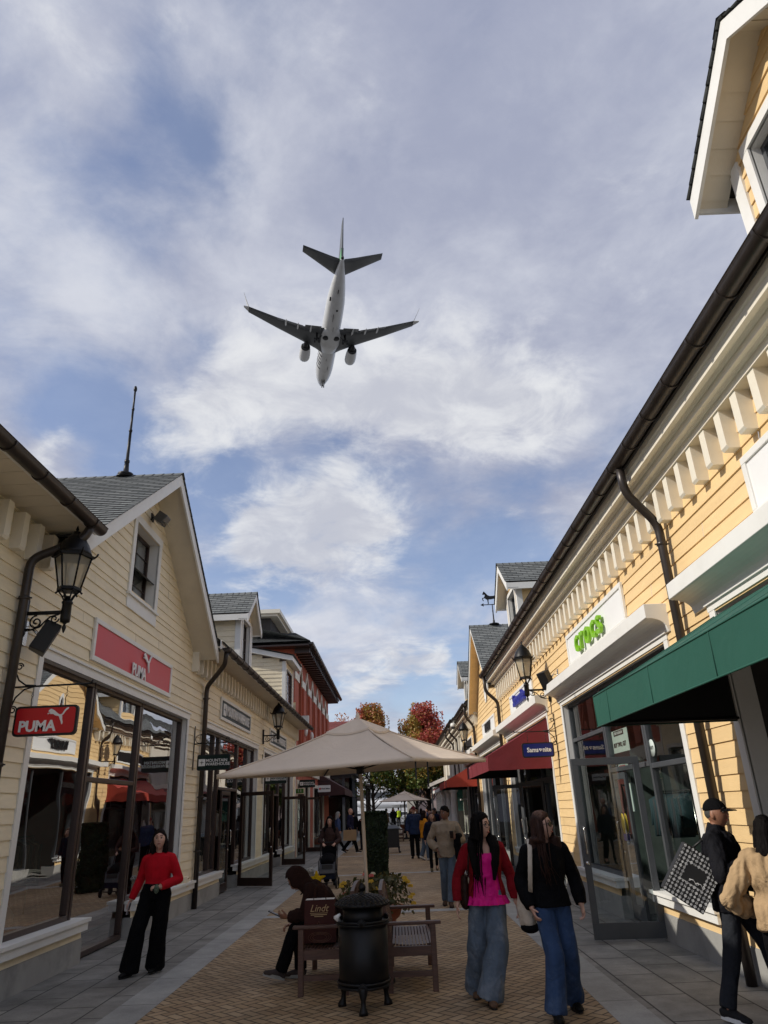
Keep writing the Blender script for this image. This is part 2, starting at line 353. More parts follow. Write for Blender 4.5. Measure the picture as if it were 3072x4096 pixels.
    mx=N.new('ShaderNodeVectorMath'); mx.operation='SCALE'; Lk.new(rp.outputs[0],mx.inputs[0]); Lk.new(s,mx.inputs['Scale']); Lk.new(mx.outputs[0],b.inputs['Base Color'])
    bp=N.new('ShaderNodeBump'); bp.inputs['Strength'].default_value=.5; bp.inputs['Distance'].default_value=.008; Lk.new(js.outputs[0],bp.inputs['Height']); Lk.new(bp.outputs[0],b.inputs['Normal'])
    return m
M['herring']=herring()
M['asphalt']=pm('asphalt_ground',(.06,.06,.06),.9,.2,.3,.2,40)
# ------------------------------------------------------------------ camera, sun, sky
def vn(a): return V(a).normalized()
F_=705.
upc=vn((314-384,-1157-512,F_)); fwc=V((397-384,802-512,F_)); fwc=(fwc-upc*fwc.dot(upc)).normalized(); rtc=fwc.cross(upc)
if rtc.x<0: rtc=-rtc
RM=Matrix((rtc,fwc,upc))   # world = RM @ cam(x right,y down,z fwd)
def raydir(px,py): return (RM@V(((px-384)/F_,(py-512)/F_,1))).normalized()
cam=bpy.data.cameras.new('camera'); co=bpy.data.objects.new('camera',cam); C.objects.link(co); sc.camera=co
cx,cy,cz=RM.col[0],-RM.col[1],-RM.col[2]
co.matrix_world=Matrix(((cx.x,cy.x,cz.x,0),(cx.y,cy.y,cz.y,0),(cx.z,cy.z,cz.z,CAMH),(0,0,0,1)))
cam.sensor_fit='VERTICAL'; cam.sensor_height=36; cam.sensor_width=27; cam.lens=F_/1024*36; cam.clip_end=6000; cam.clip_start=.05
SUN=V((-1,-.22,.73)).normalized()
sl=bpy.data.lights.new('sun','SUN'); sl.energy=2.6; sl.angle=R(.6); sl.color=(1,.94,.84)
so=bpy.data.objects.new('sun',sl); C.objects.link(so); so.rotation_euler=SUN.to_track_quat('Z','Y').to_euler(); so.location=(-30,-10,40)
w=bpy.data.worlds.new('World'); sc.world=w; w.use_nodes=True; sc.cycles.max_bounces=7; sc.cycles.diffuse_bounces=3; sc.cycles.glossy_bounces=4; sc.cycles.transparent_max_bounces=10; w.cycles.sampling_method='MANUAL'; w.cycles.sample_map_resolution=512
nt=w.node_tree; N=nt.nodes; Lk=nt.links; bg=N['Background']; bg.inputs[1].default_value=.1
def wm(op,a,c=None,d=None,cl=False):
    n=N.new('ShaderNodeMath'); n.operation=op; n.use_clamp=cl
    for i,x in enumerate((a,c,d)):
        if x is None: continue
        if isinstance(x,(int,float)): n.inputs[i].default_value=x
        else: Lk.new(x,n.inputs[i])
    return n.outputs[0]
sky=N.new('ShaderNodeTexSky'); sky.sky_type='NISHITA'; sky.sun_disc=False; sky.sun_elevation=math.asin(SUN.z); sky.sun_rotation=math.atan2(SUN.x,SUN.y); sky.air_density=1.0; sky.dust_density=.6; sky.ozone_density=2.5
tc=N.new('ShaderNodeTexCoord'); dirv=tc.outputs['Generated']
sp=N.new('ShaderNodeSeparateXYZ'); Lk.new(dirv,sp.inputs[0])
zz=wm('ADD',wm('MAXIMUM',sp.outputs[2],0.0),.22)
cb=N.new('ShaderNodeCombineXYZ'); Lk.new(wm('DIVIDE',sp.outputs[0],zz),cb.inputs[0]); Lk.new(wm('DIVIDE',sp.outputs[1],zz),cb.inputs[1]); cb.inputs[2].default_value=3.1
def fbm(scale,det,rough,off,dist=0.0):
    mp=N.new('ShaderNodeMapping'); mp.inputs['Location'].default_value=off; Lk.new(cb.outputs[0],mp.inputs[0])
    n=N.new('ShaderNodeTexNoise'); n.inputs['Scale'].default_value=scale; n.inputs['Detail'].default_value=det; n.inputs['Roughness'].default_value=rough; n.inputs['Distortion'].default_value=dist
    Lk.new(mp.outputs[0],n.inputs[0]); return n.outputs['Fac']
warp=N.new('ShaderNodeTexNoise'); warp.inputs['Scale'].default_value=6; warp.inputs['Detail'].default_value=4; Lk.new(dirv,warp.inputs[0])
wv=N.new('ShaderNodeVectorMath'); wv.operation='MULTIPLY_ADD'; Lk.new(warp.outputs['Color'],wv.inputs[0]); wv.inputs[1].default_value=(.16,.16,.16); wv.inputs[2].default_value=(-.08,-.08,-.08)
wd=N.new('ShaderNodeVectorMath'); wd.operation='ADD'; Lk.new(dirv,wd.inputs[0]); Lk.new(wv.outputs[0],wd.inputs[1])
def blob(px,py,rad,amp):   # soft patch of cloud (or gap) round one direction of the sky
    d=raydir(px,py); s=rad/F_*.8
    n=N.new('ShaderNodeVectorMath'); n.operation='DISTANCE'; Lk.new(wd.outputs[0],n.inputs[0]); n.inputs[1].default_value=d
    g=wm('EXPONENT',wm('MULTIPLY',wm('POWER',wm('DIVIDE',n.outputs['Value'],s),2.0),-1.0))
    return wm('MULTIPLY',g,amp)
def smooth(x,a,b):
    m=N.new('ShaderNodeMapRange'); m.interpolation_type='SMOOTHSTEP'; m.inputs[1].default_value=a; m.inputs[2].default_value=b; Lk.new(x,m.inputs[0]); return m.outputs[0]
def mixcol(f,a,b):
    m=N.new('ShaderNodeMix'); m.data_type='RGBA'; Lk.new(f,m.inputs['Factor'])
    for i_,c_ in((6,a),(7,b)):
        if isinstance(c_,tuple): m.inputs[i_].default_value=(*c_,1)
        else: Lk.new(c_,m.inputs[i_])
    return m.outputs[2]
f1=fbm(1.3,10,.58,(2.3,.7,0),.3); f2=fbm(3.4,10,.60,(7.1,3.2,1.0),.35); f3=fbm(2.0,9,.6,(1.7,9.2,0),.3); f4=fbm(7.0,8,.62,(4.7,1.2,0),.4)
def field(base,L):
    o=base
    for B in L: o=wm('ADD',o,blob(*B))
    return o
# high thin deck with blue gaps
deck=field(wm('ADD',wm('MULTIPLY',f1,.62),wm('MULTIPLY',f2,.42)),[(165,80,60,-.10),(215,140,45,-.12),(150,185,60,-.05),(30,190,60,-.06),(200,345,36,-.13),(75,420,60,-.20),(170,470,70,-.24),(110,500,60,-.18),(30,455,30,.10),(240,490,40,-.16),(270,560,90,-.12),(430,610,100,-.12),(500,545,70,-.16),(420,690,60,-.08),(560,220,220,.16),(350,300,120,.14),(300,150,110,.05),(60,310,60,.08),(100,50,60,.04)])
dm=smooth(deck,.35,.58)
tone=wm('ADD',wm('MULTIPLY',f3,.55),wm('ADD',wm('MULTIPLY',f4,.22),wm('MULTIPLY',f2,.25)))
tone=field(tone,[(620,120,220,-.05),(560,340,150,-.06),(250,215,60,.07),(110,290,60,.07),(640,420,80,.04),(230,40,80,.04)])
dcol=mixcol(smooth(tone,.36,.66),(.30,.325,.43),(.545,.565,.63))
# low cumulus, crisper and whiter
cu=field(wm('ADD',wm('MULTIPLY',f2,.50),wm('MULTIPLY',f4,.34)),[(290,385,95,.20),(400,390,105,.18),(205,420,60,.14),(500,400,95,.16),(570,420,70,.10),(320,530,58,.26),(262,535,45,.20),(385,545,48,.20),(390,650,34,.24),(430,655,26,.20),(350,690,30,.16),(20,455,30,.26),(465,690,26,.22),(250,590,30,.10),(330,480,30,.08)])
cm=smooth(cu,.47,.66)
shade=wm('ADD',wm('MULTIPLY',f4,.7),wm('MULTIPLY',wm('SUBTRACT',cu,.55),-.55))
ccol=mixcol(smooth(shade,.20,.42),(.46,.475,.535),(.66,.67,.69))
sb=N.new('ShaderNodeVectorMath'); sb.operation='MULTIPLY'; Lk.new(sky.outputs[0],sb.inputs[0]); sb.inputs[1].default_value=(.132,.120,.122)
thin=wm('MULTIPLY_ADD',dm,.80,.20)
col=mixcol(thin,sb.outputs[0],dcol); col=mixcol(wm('MULTIPLY',cm,.92),col,ccol)
scl=N.new('ShaderNodeVectorMath'); scl.operation='SCALE'; Lk.new(col,scl.inputs[0]); scl.inputs['Scale'].default_value=8.3
Lk.new(scl.outputs[0],bg.inputs[0])
vs=sc.view_settings; vs.view_transform='Standard'; vs.look='None'; vs.gamma=1; vs.use_curve_mapping=False; vs.exposure=0.55
# ------------------------------------------------------------------ ground
def struct(name,mb,m): o=mb.build(name,m); o['kind']='structure'; return o
def sheet(name,x0,x1,y0,y1,z,m):
    mb=MB(); mb.face([(x0,y0,z),(x1,y0,z),(x1,y1,z),(x0,y1,z)]); return struct(name,mb,m)
sheet('ground',-1500,1500,-60,3000,-.012,M['asphalt'])
sheet('brick_paving',-2.58,1.85,-3,75,0,M['herring'])
sheet('granite_band',-2.98,-2.58,-3,75,.002,M['kerb']); sheet('granite_band',1.85,2.22,-3,75,.002,M['kerb'])
sheet('pavement',-9,-2.98,-3,75,0,M['slab']); sheet('pavement',2.22,9,-3,75,0,M['slab'])
for y in (5.2,15.0,23.7,33.2,41.5,50.2): sheet('cross_band',-2.58,1.85,y,y+.32,.004,M['stone'])
# ------------------------------------------------------------------ building pieces
def put(mesh,name,parent,loc):
    o=bpy.data.objects.new(name,mesh); C.objects.link(o); o.parent=parent; o.location=V(loc)-base(parent); return o
def downpipe(parent,pts,r=.05,mat='gutter',clamps=()):
    mb=MB(); P=[V(p) for p in pts]; path=[P[0]]
    for a,b,c in zip(P,P[1:],P[2:]):
        e1=(a-b).normalized(); e2=(c-b).normalized(); k=.13
        for t in(0,.25,.5,.75,1): 
            q=(b+e1*k)*(1-t)**2+b*2*t*(1-t)+(b+e2*k)*t*t; path.append(q)
    path.append(P[-1]); mb.loft(path,r,12)
    for z in clamps: mb.lathe([(r+.008,z-.02),(r+.012,z-.015),(r+.012,z+.015),(r+.008,z+.02)],(P[-1].x,P[-1].y,0),12); mb.box(P[-1].x-.09,P[-1].x+.09,P[-1].y-.008,P[-1].y+.008,z-.008,z+.008)
    return mb.build('downpipe',M[mat],parent)
def gutter(parent,fr,u0,u1,d,z,r=.085,step=.7):
    mb=MB(); n=10; sec=[(r*math.cos(math.pi+math.pi*k/n),r*math.sin(math.pi+math.pi*k/n)) for k in range(n+1)]
    sec+=[(r+.012,.012),(r-.012,.012)][:1]
    vs=[fr.P(u,z+b,d+a) for u in(u0,u1) for a,b in sec]; m=len(sec)
    mb.raw(vs,[(i,i+1,m+i+1,m+i) for i in range(m-1)],0,True); mb.raw(vs,[tuple(range(m)),tuple(range(2*m-1,m-1,-1))])
    fr.box(mb,u0,u1,z-.004,z+.004,d-r,d+r)
    u=u0+.2
    while u<u1:
        s2=[((r+.014)*math.cos(math.pi+math.pi*k/n),(r+.014)*math.sin(math.pi+math.pi*k/n)) for k in range(n+1)]
        vs=[fr.P(uu,z+b,d+a) for uu in(u-.018,u+.018) for a,b in s2]; mm=len(s2)
        mb.raw(vs,[(i,i+1,mm+i+1,mm+i) for i in range(mm-1)],0,True); mb.raw(vs,[tuple(range(mm)),tuple(range(2*mm-1,mm-1,-1))])
        u+=step
    return mb.build('gutter',M['gutter'],parent)
def bracket_mesh(fr,mat,w=.12,dp=.15,h=.46):
    mb=MB(); pr=[(0,0),(dp,0),(dp,-h+.03),(dp-.02,-h),(0,-h)]
    P=lambda u,z,d: fr.P(u,z,d)-fr.O
    vs=[P(-w/2,z,d) for d,z in pr]+[P(w/2,z,d) for d,z in pr]; n=len(pr)
    mb.raw(vs,[tuple(range(n)),tuple(range(2*n-1,n-1,-1))]+[(i,i+n,(i+1)%n+n,(i+1)%n) for i in range(n)])
    o=mb.build('bracket',mat); me=o.data; bpy.data.objects.remove(o); return me
def brackets(parent,fr,me,u0,u1,z,pitch=.385):
    u=u0
    while u<=u1+.01: put(me,'bracket',parent,fr.P(u,z,.002)); u+=pitch
def trim(mb,fr,u0,u1,z1,z0,w=.12,d=.03,head=.12,sill=False):
    fr.box(mb,u0-w,u0,z0,z1,0,d); fr.box(mb,u1,u1+w,z0,z1,0,d); fr.box(mb,u0-w-.02,u1+w+.02,z1,z1+head,0,d+.004); fr.box(mb,u0-w-.04,u1+w+.04,z1+head,z1+head+.03,0,d+.03)
def jambs(mb,fr,u0,u1,z0,z1,rec):
    fr.box(mb,u0-.02,u0,z0,z1,-rec,.012); fr.box(mb,u1,u1+.02,z0,z1,-rec,.012); fr.box(mb,u0-.02,u1+.02,z1,z1+.02,-rec,.012)
def shopwin(parent,fr,u0,u1,z0,z1,mulls=(),bars=(),fm='bronze',gm='glassL',rec=.14,fw=.07,name='shop_window',split=True):
    """frame as a part, each pane a sub-part"""
    mb=MB(); fr.ring(mb,u0,u1,z0,z1,fw,-rec-.05,-rec+.05)
    for m in mulls: fr.box(mb,m-fw*.6,m+fw*.6,z0+fw,z1-fw,-rec-.06,-rec+.06)
    for b0,b1,z in bars: fr.box(mb,b0+fw*.6,b1-fw*.6,z-.035,z+.035,-rec-.045,-rec+.045)
    o=mb.build(name,M[fm],parent); bevel(o,.006)
    es=[u0]+sorted(mulls)+[u1]
    for a,b in zip(es,es[1:]):
        g=MB(); fr.quad(g,a+.02,b-.02,z0+.02,z1-.02,-rec); g.build('pane',M[gm],o)
    return o
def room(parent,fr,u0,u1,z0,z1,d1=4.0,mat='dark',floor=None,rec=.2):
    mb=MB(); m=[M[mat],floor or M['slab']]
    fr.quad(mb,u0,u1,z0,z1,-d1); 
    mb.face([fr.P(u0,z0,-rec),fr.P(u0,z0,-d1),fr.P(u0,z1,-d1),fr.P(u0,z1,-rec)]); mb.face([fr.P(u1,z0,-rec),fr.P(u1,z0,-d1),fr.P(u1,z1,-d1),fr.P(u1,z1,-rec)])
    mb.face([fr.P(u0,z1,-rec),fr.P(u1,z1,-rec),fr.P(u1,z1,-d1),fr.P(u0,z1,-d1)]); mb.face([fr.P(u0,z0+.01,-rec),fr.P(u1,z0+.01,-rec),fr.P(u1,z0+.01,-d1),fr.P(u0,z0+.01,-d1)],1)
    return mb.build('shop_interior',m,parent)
def sill(mb,fr,u0,u1,z,d=.0):
    fr.box(mb,u0,u1,z-.045,z,d-.15,d+.115); fr.box(mb,u0+.02,u1-.02,z-.15,z-.045,d-.1,d+.085)
def slopeboard(mb,fr,ua,za,ub,zb,h,d0,d1,mi=0):   # board following a slope in the facade plane, h deep below the line
    P=[fr.P(u,z,d) for d in(d0,d1) for u,z in((ua,za-h),(ub,zb-h),(ub,zb),(ua,za))]; mb.raw(P,[(3,2,1,0),(4,5,6,7),(0,1,5,4),(1,2,6,5),(2,3,7,6),(3,0,4,7)],mi)
def gable_roof(parent,fr,uc,zr,hw,sl,dfront,dback,matv='white',soff=True,wallz=None,eave=False,fascia=.24,name='gable_roof',sm='soffit',wd=0):
    """ridge at uc,zr ; half width hw ; slope sl ; verge at dfront"""
    ang=math.atan(sl); L=hw/math.cos(ang)
    mb=MB()
    for s in(-1,1):
        O=fr.P(uc+s*hw,zr-sl*hw,dfront+.03); u=-fr.n; v=(fr.P(uc,zr,0)-fr.P(uc+s*hw,zr-sl*hw,0))
        shingle(mb,O,u,v,L,lambda t:0,lambda t:dfront+.03-dback)
        # deck under the shingles
        a=[fr.P(uc+s*hw,zr-sl*hw-.015,dfront),fr.P(uc,zr-.015,dfront),fr.P(uc,zr-.015,dback),fr.P(uc+s*hw,zr-sl*hw-.015,dback)]
        mb.face(a,1)
    # ridge caps
    x=0
    while x<dfront-dback:
        q=[fr.P(uc-.13,zr-.13*sl+.022,dfront+.035-x),fr.P(uc,zr+.028,dfront+.035-x),fr.P(uc,zr+.018,dfront+.035-x-.22),fr.P(uc-.13,zr-.13*sl+.012,dfront+.035-x-.22)]
        mb.face(q,0,uv=[(0,0),(.1,0),(.1,.1),(0,.1)])
        q=[fr.P(2*uc-0,0,0)]
        q=[fr.P(uc+.13,zr-.13*sl+.022,dfront+.035-x),fr.P(uc,zr+.028,dfront+.035-x),fr.P(uc,zr+.018,dfront+.035-x-.22),fr.P(uc+.13,zr-.13*sl+.012,dfront+.035-x-.22)]
        mb.face(q,0,uv=[(0,0),(.1,0),(.1,.1),(0,.1)]); x+=.19
    rf=mb.build(name,[M['shingle'],M['black']],parent)
    mb=MB()
    for s in(-1,1):
        slopeboard(mb,fr,uc+s*hw,zr-sl*hw-.02,uc,zr-.02,fascia,dfront-.035,dfront)
        if eave: fr.box(mb,*(sorted((uc+s*(hw-.03),uc+s*hw))),zr-sl*hw-.03-fascia*.75,zr-sl*hw-.03,dback,dfront-.036)
    vb=mb.build('verge_board',M[matv],rf if parent and parent.parent is None else parent)
    if soff:
        mb=MB(); 
        for s in(-1,1):
            t=0
            while t<hw:
                t1=min(t+.19,hw); zo=zr-.17
                a=[fr.P(uc+s*t,zo-sl*t,dfront-.036),fr.P(uc+s*t,zo-sl*t,wd),fr.P(uc+s*t1,zo-sl*t1-.012,wd),fr.P(uc+s*t1,zo-sl*t1-.012,dfront-.036)]
                mb.face(a); b=[fr.P(uc+s*t1,zo-sl*t1-.012,dfront-.036),fr.P(uc+s*t1,zo-sl*t1-.012,wd),fr.P(uc+s*t1,zo-sl*t1,wd),fr.P(uc+s*t1,zo-sl*t1,dfront-.036)]; mb.face(b); t=t1
        mb.build('soffit',M[sm],rf if parent and parent.parent is None else parent)
    return rf
def lattice(mb,fr,u0,u1,z0,z1,d,nu,nz,w=.012):
    for i in range(1,nu): u=u0+(u1-u0)*i/nu; fr.box(mb,u-w/2,u+w/2,z0,z1,d-.006,d+.006)
    for i in range(1,nz): z=z0+(z1-z0)*i/nz; fr.box(mb,u0,u1,z-w/2,z+w/2,d-.007,d+.007)
def small_window(parent,fr,u0,u1,z0,z1,tw=.13,rec=.16,fm='bronze',nu=2,nz=4,curtain=True,d=0,apron=True):
    """white trim with deep reveal; frame and pane are sub-parts"""
    mb=MB(); fr.box(mb,u0-tw,u0,z0-.0,z1,d,d+.035); fr.box(mb,u1,u1+tw,z0,z1,d,d+.035); fr.box(mb,u0-tw-.01,u1+tw+.01,z1,z1+tw,d,d+.038)
    if apron: fr.box(mb,u0-tw-.02,u1+tw+.02,z0-.04,z0,d-.1,d+.07); fr.box(mb,u0-tw,u1+tw,z0-.26,z0-.04,d,d+.03)
    jambs(mb,fr,u0,u1,z0,z1,rec)
    o=mb.build('window',M['white'],parent)
    mb=MB(); fr.ring(mb,u0,u1,z0,z1,.05,d-rec-.03,d-rec+.03); lattice(mb,fr,u0+.05,u1-.05,z0+.05,z1-.05,d-rec+.012,nu,nz); 
    f=mb.build('window_frame',M[fm],o if parent.parent is None else parent)
    mb=MB(); fr.quad(mb,u0+.03,u1-.03,z0+.03,z1-.03,d-rec); mb.build('pane',M['glassS'],o if parent.parent is None else parent)
    if curtain:
        mb=MB(); n=24
        for a,b in((u0,u0+(u1-u0)*.45),(u0+(u1-u0)*.7,u1)):
            for i in range(n):
                ua=a+(b-a)*i/n; ub=a+(b-a)*(i+1)/n; f=lambda t: d-rec-.08-.02*math.sin(t*26)
                mb.face([fr.P(ua,z0,f(i*.5)),fr.P(ub,z0,f((i+1)*.5)),fr.P(ub,z1,f((i+1)*.5)),fr.P(ua,z1,f(i*.5))],0,None,True)
        mb.build('curtain',M['blind'],o if parent.parent is None else parent)
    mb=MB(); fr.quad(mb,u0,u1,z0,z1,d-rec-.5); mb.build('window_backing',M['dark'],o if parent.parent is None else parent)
    return o
def dormer(parent,fr,uc,hw,zb,ze,zr,over=.33,wm='cream',back=2.6,wu=None,fm='bronze',d=0):
    mb=MB(); sl=(zr-ze)/(hw+.28)
    wz0,wz1=zb+.45,ze-.02; wu=wu or hw-.34
    siding(mb,fr,uc-hw+.12,uc+hw-.12,zb,ze+.0,[(uc-wu,uc+wu,wz0,wz1)],seed=int(uc*7),d=d)
    siding(mb,fr,uc-hw,uc+hw,ze,zr-.15,span=lambda z:(uc-(zr-.12-z)/sl,uc+(zr-.12-z)/sl),seed=3,d=d)
    for s in(-1,1):
        sf=Fr(fr.P(uc+s*hw,0,0),-fr.n,fr.u*s); siding(mb,sf,.12-d,back,zb-1,ze+.1,seed=int(uc+s))
    o=mb.build('dormer',M[wm],parent)
    mb=MB()
    for s in(-1,1):
        a,b=sorted((uc+s*hw,uc+s*(hw-.13))); fr.box(mb,a,b,zb,ze+.05,d-.01,d+.035)
        sf=Fr(fr.P(uc+s*hw,0,0),-fr.n,fr.u*s); sf.box(mb,0-d-.03,.13-d,zb-.1,ze,-.01,.03)
    fr.box(mb,uc-hw-.03,uc+hw+.03,zb,zb+.2,d,d+.05)
    mb.build('corner_board',M['white'],o)
    gable_roof(o,fr,uc,zr,hw+.28,sl,over+d,-back,eave=True,name='dormer_roof',wd=d)
    small_window(o,fr,uc-wu,uc+wu,wz0,wz1,tw=.11,fm=fm,nu=2,nz=3,d=d,apron=False,rec=.12)
    return o
def scroll(mb,c,e1,e2,r0,turns,r=.010,n=26,end=.25,ph=0):
    pts=[]
    for i in range(n+1):
        t=i/n; a=ph+turns*2*math.pi*t; q=r0*(1-t*(1-end)); pts.append(V(c)+V(e1)*(q*math.cos(a))+V(e2)*(q*math.sin(a)))
    mb.loft(pts,r,6)
# ------------------------------------------------------------------ left cream building
B1=thing('shop_building','long cream clapboard shop building with a tall front gable, brown-framed shop windows and grey shingles','building',(XL,12.35,0))
fr=FL; UC=12.35
holes=[(9.0,15.75,0,3.76),(17.2,24.05,0,3.76),(25.35,32.4,0,3.76),(11.72,12.98,5.38,6.74)]
mb=MB(); siding(mb,fr,2.5,33.3,.29,5.40,holes,seed=11)
for a,b in((8.86,11.24),(13.2,15.95),(17.05,19.45),(21.5,24.2),(25.2,27.2),(29.3,32.5)): siding(mb,fr,a,b,.30,.42,ex=.12,seed=2)
siding(mb,fr,8.4,16.3,5.40,7.75,[(11.72,12.98,5.38,6.74)],span=lambda z:(UC-(7.82-z)/.73,UC+(7.82-z)/.73),seed=5)
fr.box(mb,2.5,33.3,5.3,5.5,-.3,-.02)
E1=Fr((XL,33.32,0),(-1,0,0),(0,1,0)); siding(mb,E1,0,9,.29,6.5,seed=9)
B1w=mb.build('wall',M['cream'],B1)
for a,b in((2.5,11.24),(13.2,19.45),(21.55,27.2),(29.3,33.34)): mb=MB(); fr.box(mb,a,b,0,.29,-.5,.035); fr.box(mb,a,b,.29,.305,-.1,.028); mb.build('plinth',M['conc'],B1)
mb=MB(); trim(mb,fr,9.0,15.75,3.75,.5); jambs(mb,fr,9.0,15.75,.02,3.75,.2)
trim(mb,fr,17.2,24.05,3.75,.5); jambs(mb,fr,17.2,24.05,.02,3.75,.2); trim(mb,fr,25.35,32.4,3.75,.5); jambs(mb,fr,25.35,32.4,.02,3.75,.2)
for a,b in((2.5,11.29),(13.2,19.5),(21.5,27.25),(29.25,32.6)): sill(mb,fr,a if a>3 else 8.86,b,.55)
fr.box(mb,33.2,33.36,.3,5.3,-.02,.04)
o=mb.build('window_trim',M['white'],B1)
# shop windows
shopwin(B1,fr,9.0,10.97,.55,3.75); shopwin(B1,fr,11.0,13.14,.02,3.75,bars=[(11.0,13.14,2.37)],name='shop_window'); shopwin(B1,fr,13.17,15.75,.55,3.75)
shopwin(B1,fr,17.2,19.3,.55,3.75,mulls=(18.68,)); shopwin(B1,fr,21.6,24.05,.55,3.75,mulls=(22.9,))
shopwin(B1,fr,19.33,21.57,2.42,3.75,bars=())
shopwin(B1,fr,25.35,27.2,.55,3.75,mulls=(26.3,)); shopwin(B1,fr,29.35,32.4,.55,3.75,mulls=(30.9,)); shopwin(B1,fr,27.23,29.32,2.42,3.75)
M['redfloor']=pm('dark_red_shop_floor',(.22,.035,.03),.5,.2,2); M['puma_in']=pm('red_shop_wall',(.28,.03,.03),.9,.3,1.2)
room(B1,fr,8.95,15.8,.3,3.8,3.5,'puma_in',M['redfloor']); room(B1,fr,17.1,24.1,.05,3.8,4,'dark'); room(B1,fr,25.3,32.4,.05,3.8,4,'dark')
# eaves
for a,b in((2.5,8.72),(15.95,33.55)):
    mb=MB(); n=int((b-a)/.3)
    for i in range(n): 
        u=a+(b-a)*i/n; u2=a+(b-a)*(i+1)/n; fr.box(mb,u,u2-.008,5.33,5.36,0,.60)
    mb.build('soffit',M['soffit'],B1)
mb=MB()
for a,b in((2.5,8.72),(15.95,33.55)): fr.box(mb,a,b,5.30,5.50,.60,.63)
fr.box(mb,33.40,33.55,5.3,5.9,-1,.6)
mb.build('fascia',M['white'],B1)
for a,b in((2.5,8.62),(16.0,33.6)): gutter(B1,fr,a,b,.725,5.33)
mb=MB(); ang=math.atan(.70); up=(fr.P(0,.70,-1)-fr.P(0,0,0)); L=5.7/math.cos(ang)
shingle(mb,fr.P(0,5.44,.68),(0,1,0),up,L,lambda t:2.5,lambda t:8.72); shingle(mb,fr.P(0,5.44,.68),(0,1,0),up,L,lambda t:15.95,lambda t:33.6)
k=.70/math.cos(ang); shingle(mb,fr.P(0,5.44+.7*.70,-.02),(0,1,0),up,L-k,lambda t:8.72,lambda t:15.95)
mb.face([fr.P(2.5,9.45,-5.0),fr.P(33.6,9.45,-5.0),fr.P(33.6,5,-11.5),fr.P(2.5,5,-11.5)],0)
fr.tri(mb,[(0,0)],0,0) if False else None
mb.build('roof',M['shingle'],B1)
mb=MB(); mb.face([(XL,33.3,5.4),(XL-5.0,33.3,9.35),(XL-11,33.3,5.4)]); mb.build('end_gable',M['cream'],B1)
gable_roof(B1,fr,UC,7.98,3.72,.73,.55,-4.6)
small_window(B1,fr,11.72,12.98,5.40,6.74,tw=.14,rec=.2)
me=bracket_mesh(fr,M['ivory']); brackets(B1,fr,me,6.29,8.65,5.26); brackets(B1,fr,me,15.93,33.3,5.26)
dormer(B1,fr,21.6,.88,5.55,7.35,8.3,over=.30)
# shed dormer
mb=MB(); siding(mb,fr,30.0,32.2,5.6,7.75,[(30.35,31.9,6.1,7.5)],seed=4)
sf=Fr((XL,29.95,0),(-1,0,0),(0,-1,0)); siding(mb,sf,.1,5,5.4,8.9,span=lambda z:(max(.1,(z-7.70)/.23),5),seed=8)
o=mb.build('shed_dormer',M['cream'],B1)
mb=MB(); sf.box(mb,-.02,.13,5.5,7.75,-.01,.035); fr.box(mb,29.95,30.1,5.5,7.75,0,.035); fr.box(mb,32.1,32.25,5.5,7.75,0,.035); fr.box(mb,29.9,32.3,5.55,5.75,0,.06); 
P=[V((XL+.34,y,z)) for y,z in((29.7,7.72),(32.5,7.72),(32.5,7.92),(29.7,7.92))]; Q=[p+V((-5,0,1.15)) for p in P]; mb.hexa([P[0],P[1],Q[1],Q[0],P[3],P[2],Q[2],Q[3]])
mb.build('corner_board',M['white'],o)
mb=MB(); shingle(mb,(XL+.4,29.6,7.94),(0,1,0),(-5,0,1.15),5,lambda t:0,lambda t:3.0); mb.build('dormer_roof',M['shingle'],o)
mb=MB(); fr.ring(mb,30.35,31.9,6.1,7.5,.06,-.08,.02); lattice(mb,fr,30.4,31.85,6.15,7.45,-.05,2,3); mb.build('window_frame',M['bronze'],o)
mb=MB(); fr.quad(mb,30.4,31.9,6.1,7.5,-.06); mb.build('pane',M['glassL'],o)
# downpipes
downpipe(B1,[(XL+.70,8.35,5.27),(XL+.66,8.30,5.08),(XL+.09,8.17,4.80),(XL+.09,8.17,0.0)],.055,clamps=(4.3,2.4,.8))
downpipe(B1,[(XL+.70,16.15,5.27),(XL+.68,16.2,5.0),(XL+.09,16.95,4.62),(XL+.09,16.95,0.0)],.055,clamps=(4.35,2.2,1.1))
# ------------------------------------------------------------------ red stucco building
B2=thing('stucco_building','tall red stucco building with pointed dark windows behind the cream shops','building',(-4.6,42,0))
f2=Fr((-4.55,0,0),(0,1,0),(1,0,0))
mb=MB(); wins=[(34.9+2.6*i,35.95+2.6*i) for i in range(6)]
zb=3.9
es=[33.4]+[x for w_ in wins for x in w_]+[50.8]
f2.box(mb,33.4,50.8,8.2,9.0,-8,0); f2.box(mb,33.4,50.8,3.2,4.2,-8,0)
for i in range(0,len(es),2): f2.box(mb,es[i],es[i+1],4.2,8.2,-8,0)
for a,b in wins: f2.box(mb,a,b,4.2,8.2,-8,-.38)
for i in range(0,len(es),2): 
    if i not in(0,): f2.box(mb,es[i]+.22,es[i+1]-.22,4.3,7.55,0,.10)
f2.box(mb,33.4,34.3,0,3.2,-8,0); f2.box(mb,39.4,41.2,0,3.2,-8,0); f2.box(mb,47,50.8,0,3.2,-8,0); f2.box(mb,33.4,50.8,0,3.2,-8,-3)
mb.build('wall',M['brick_red'],B2)
mb=MB(); f2.box(mb,33.38,50.84,3.55,4.15,.0,.09)
for i in range(0,len(es),2):
    a,b=es[i],es[i+1]; f2.box(mb,a,b,7.62,7.98,-.02,.05)
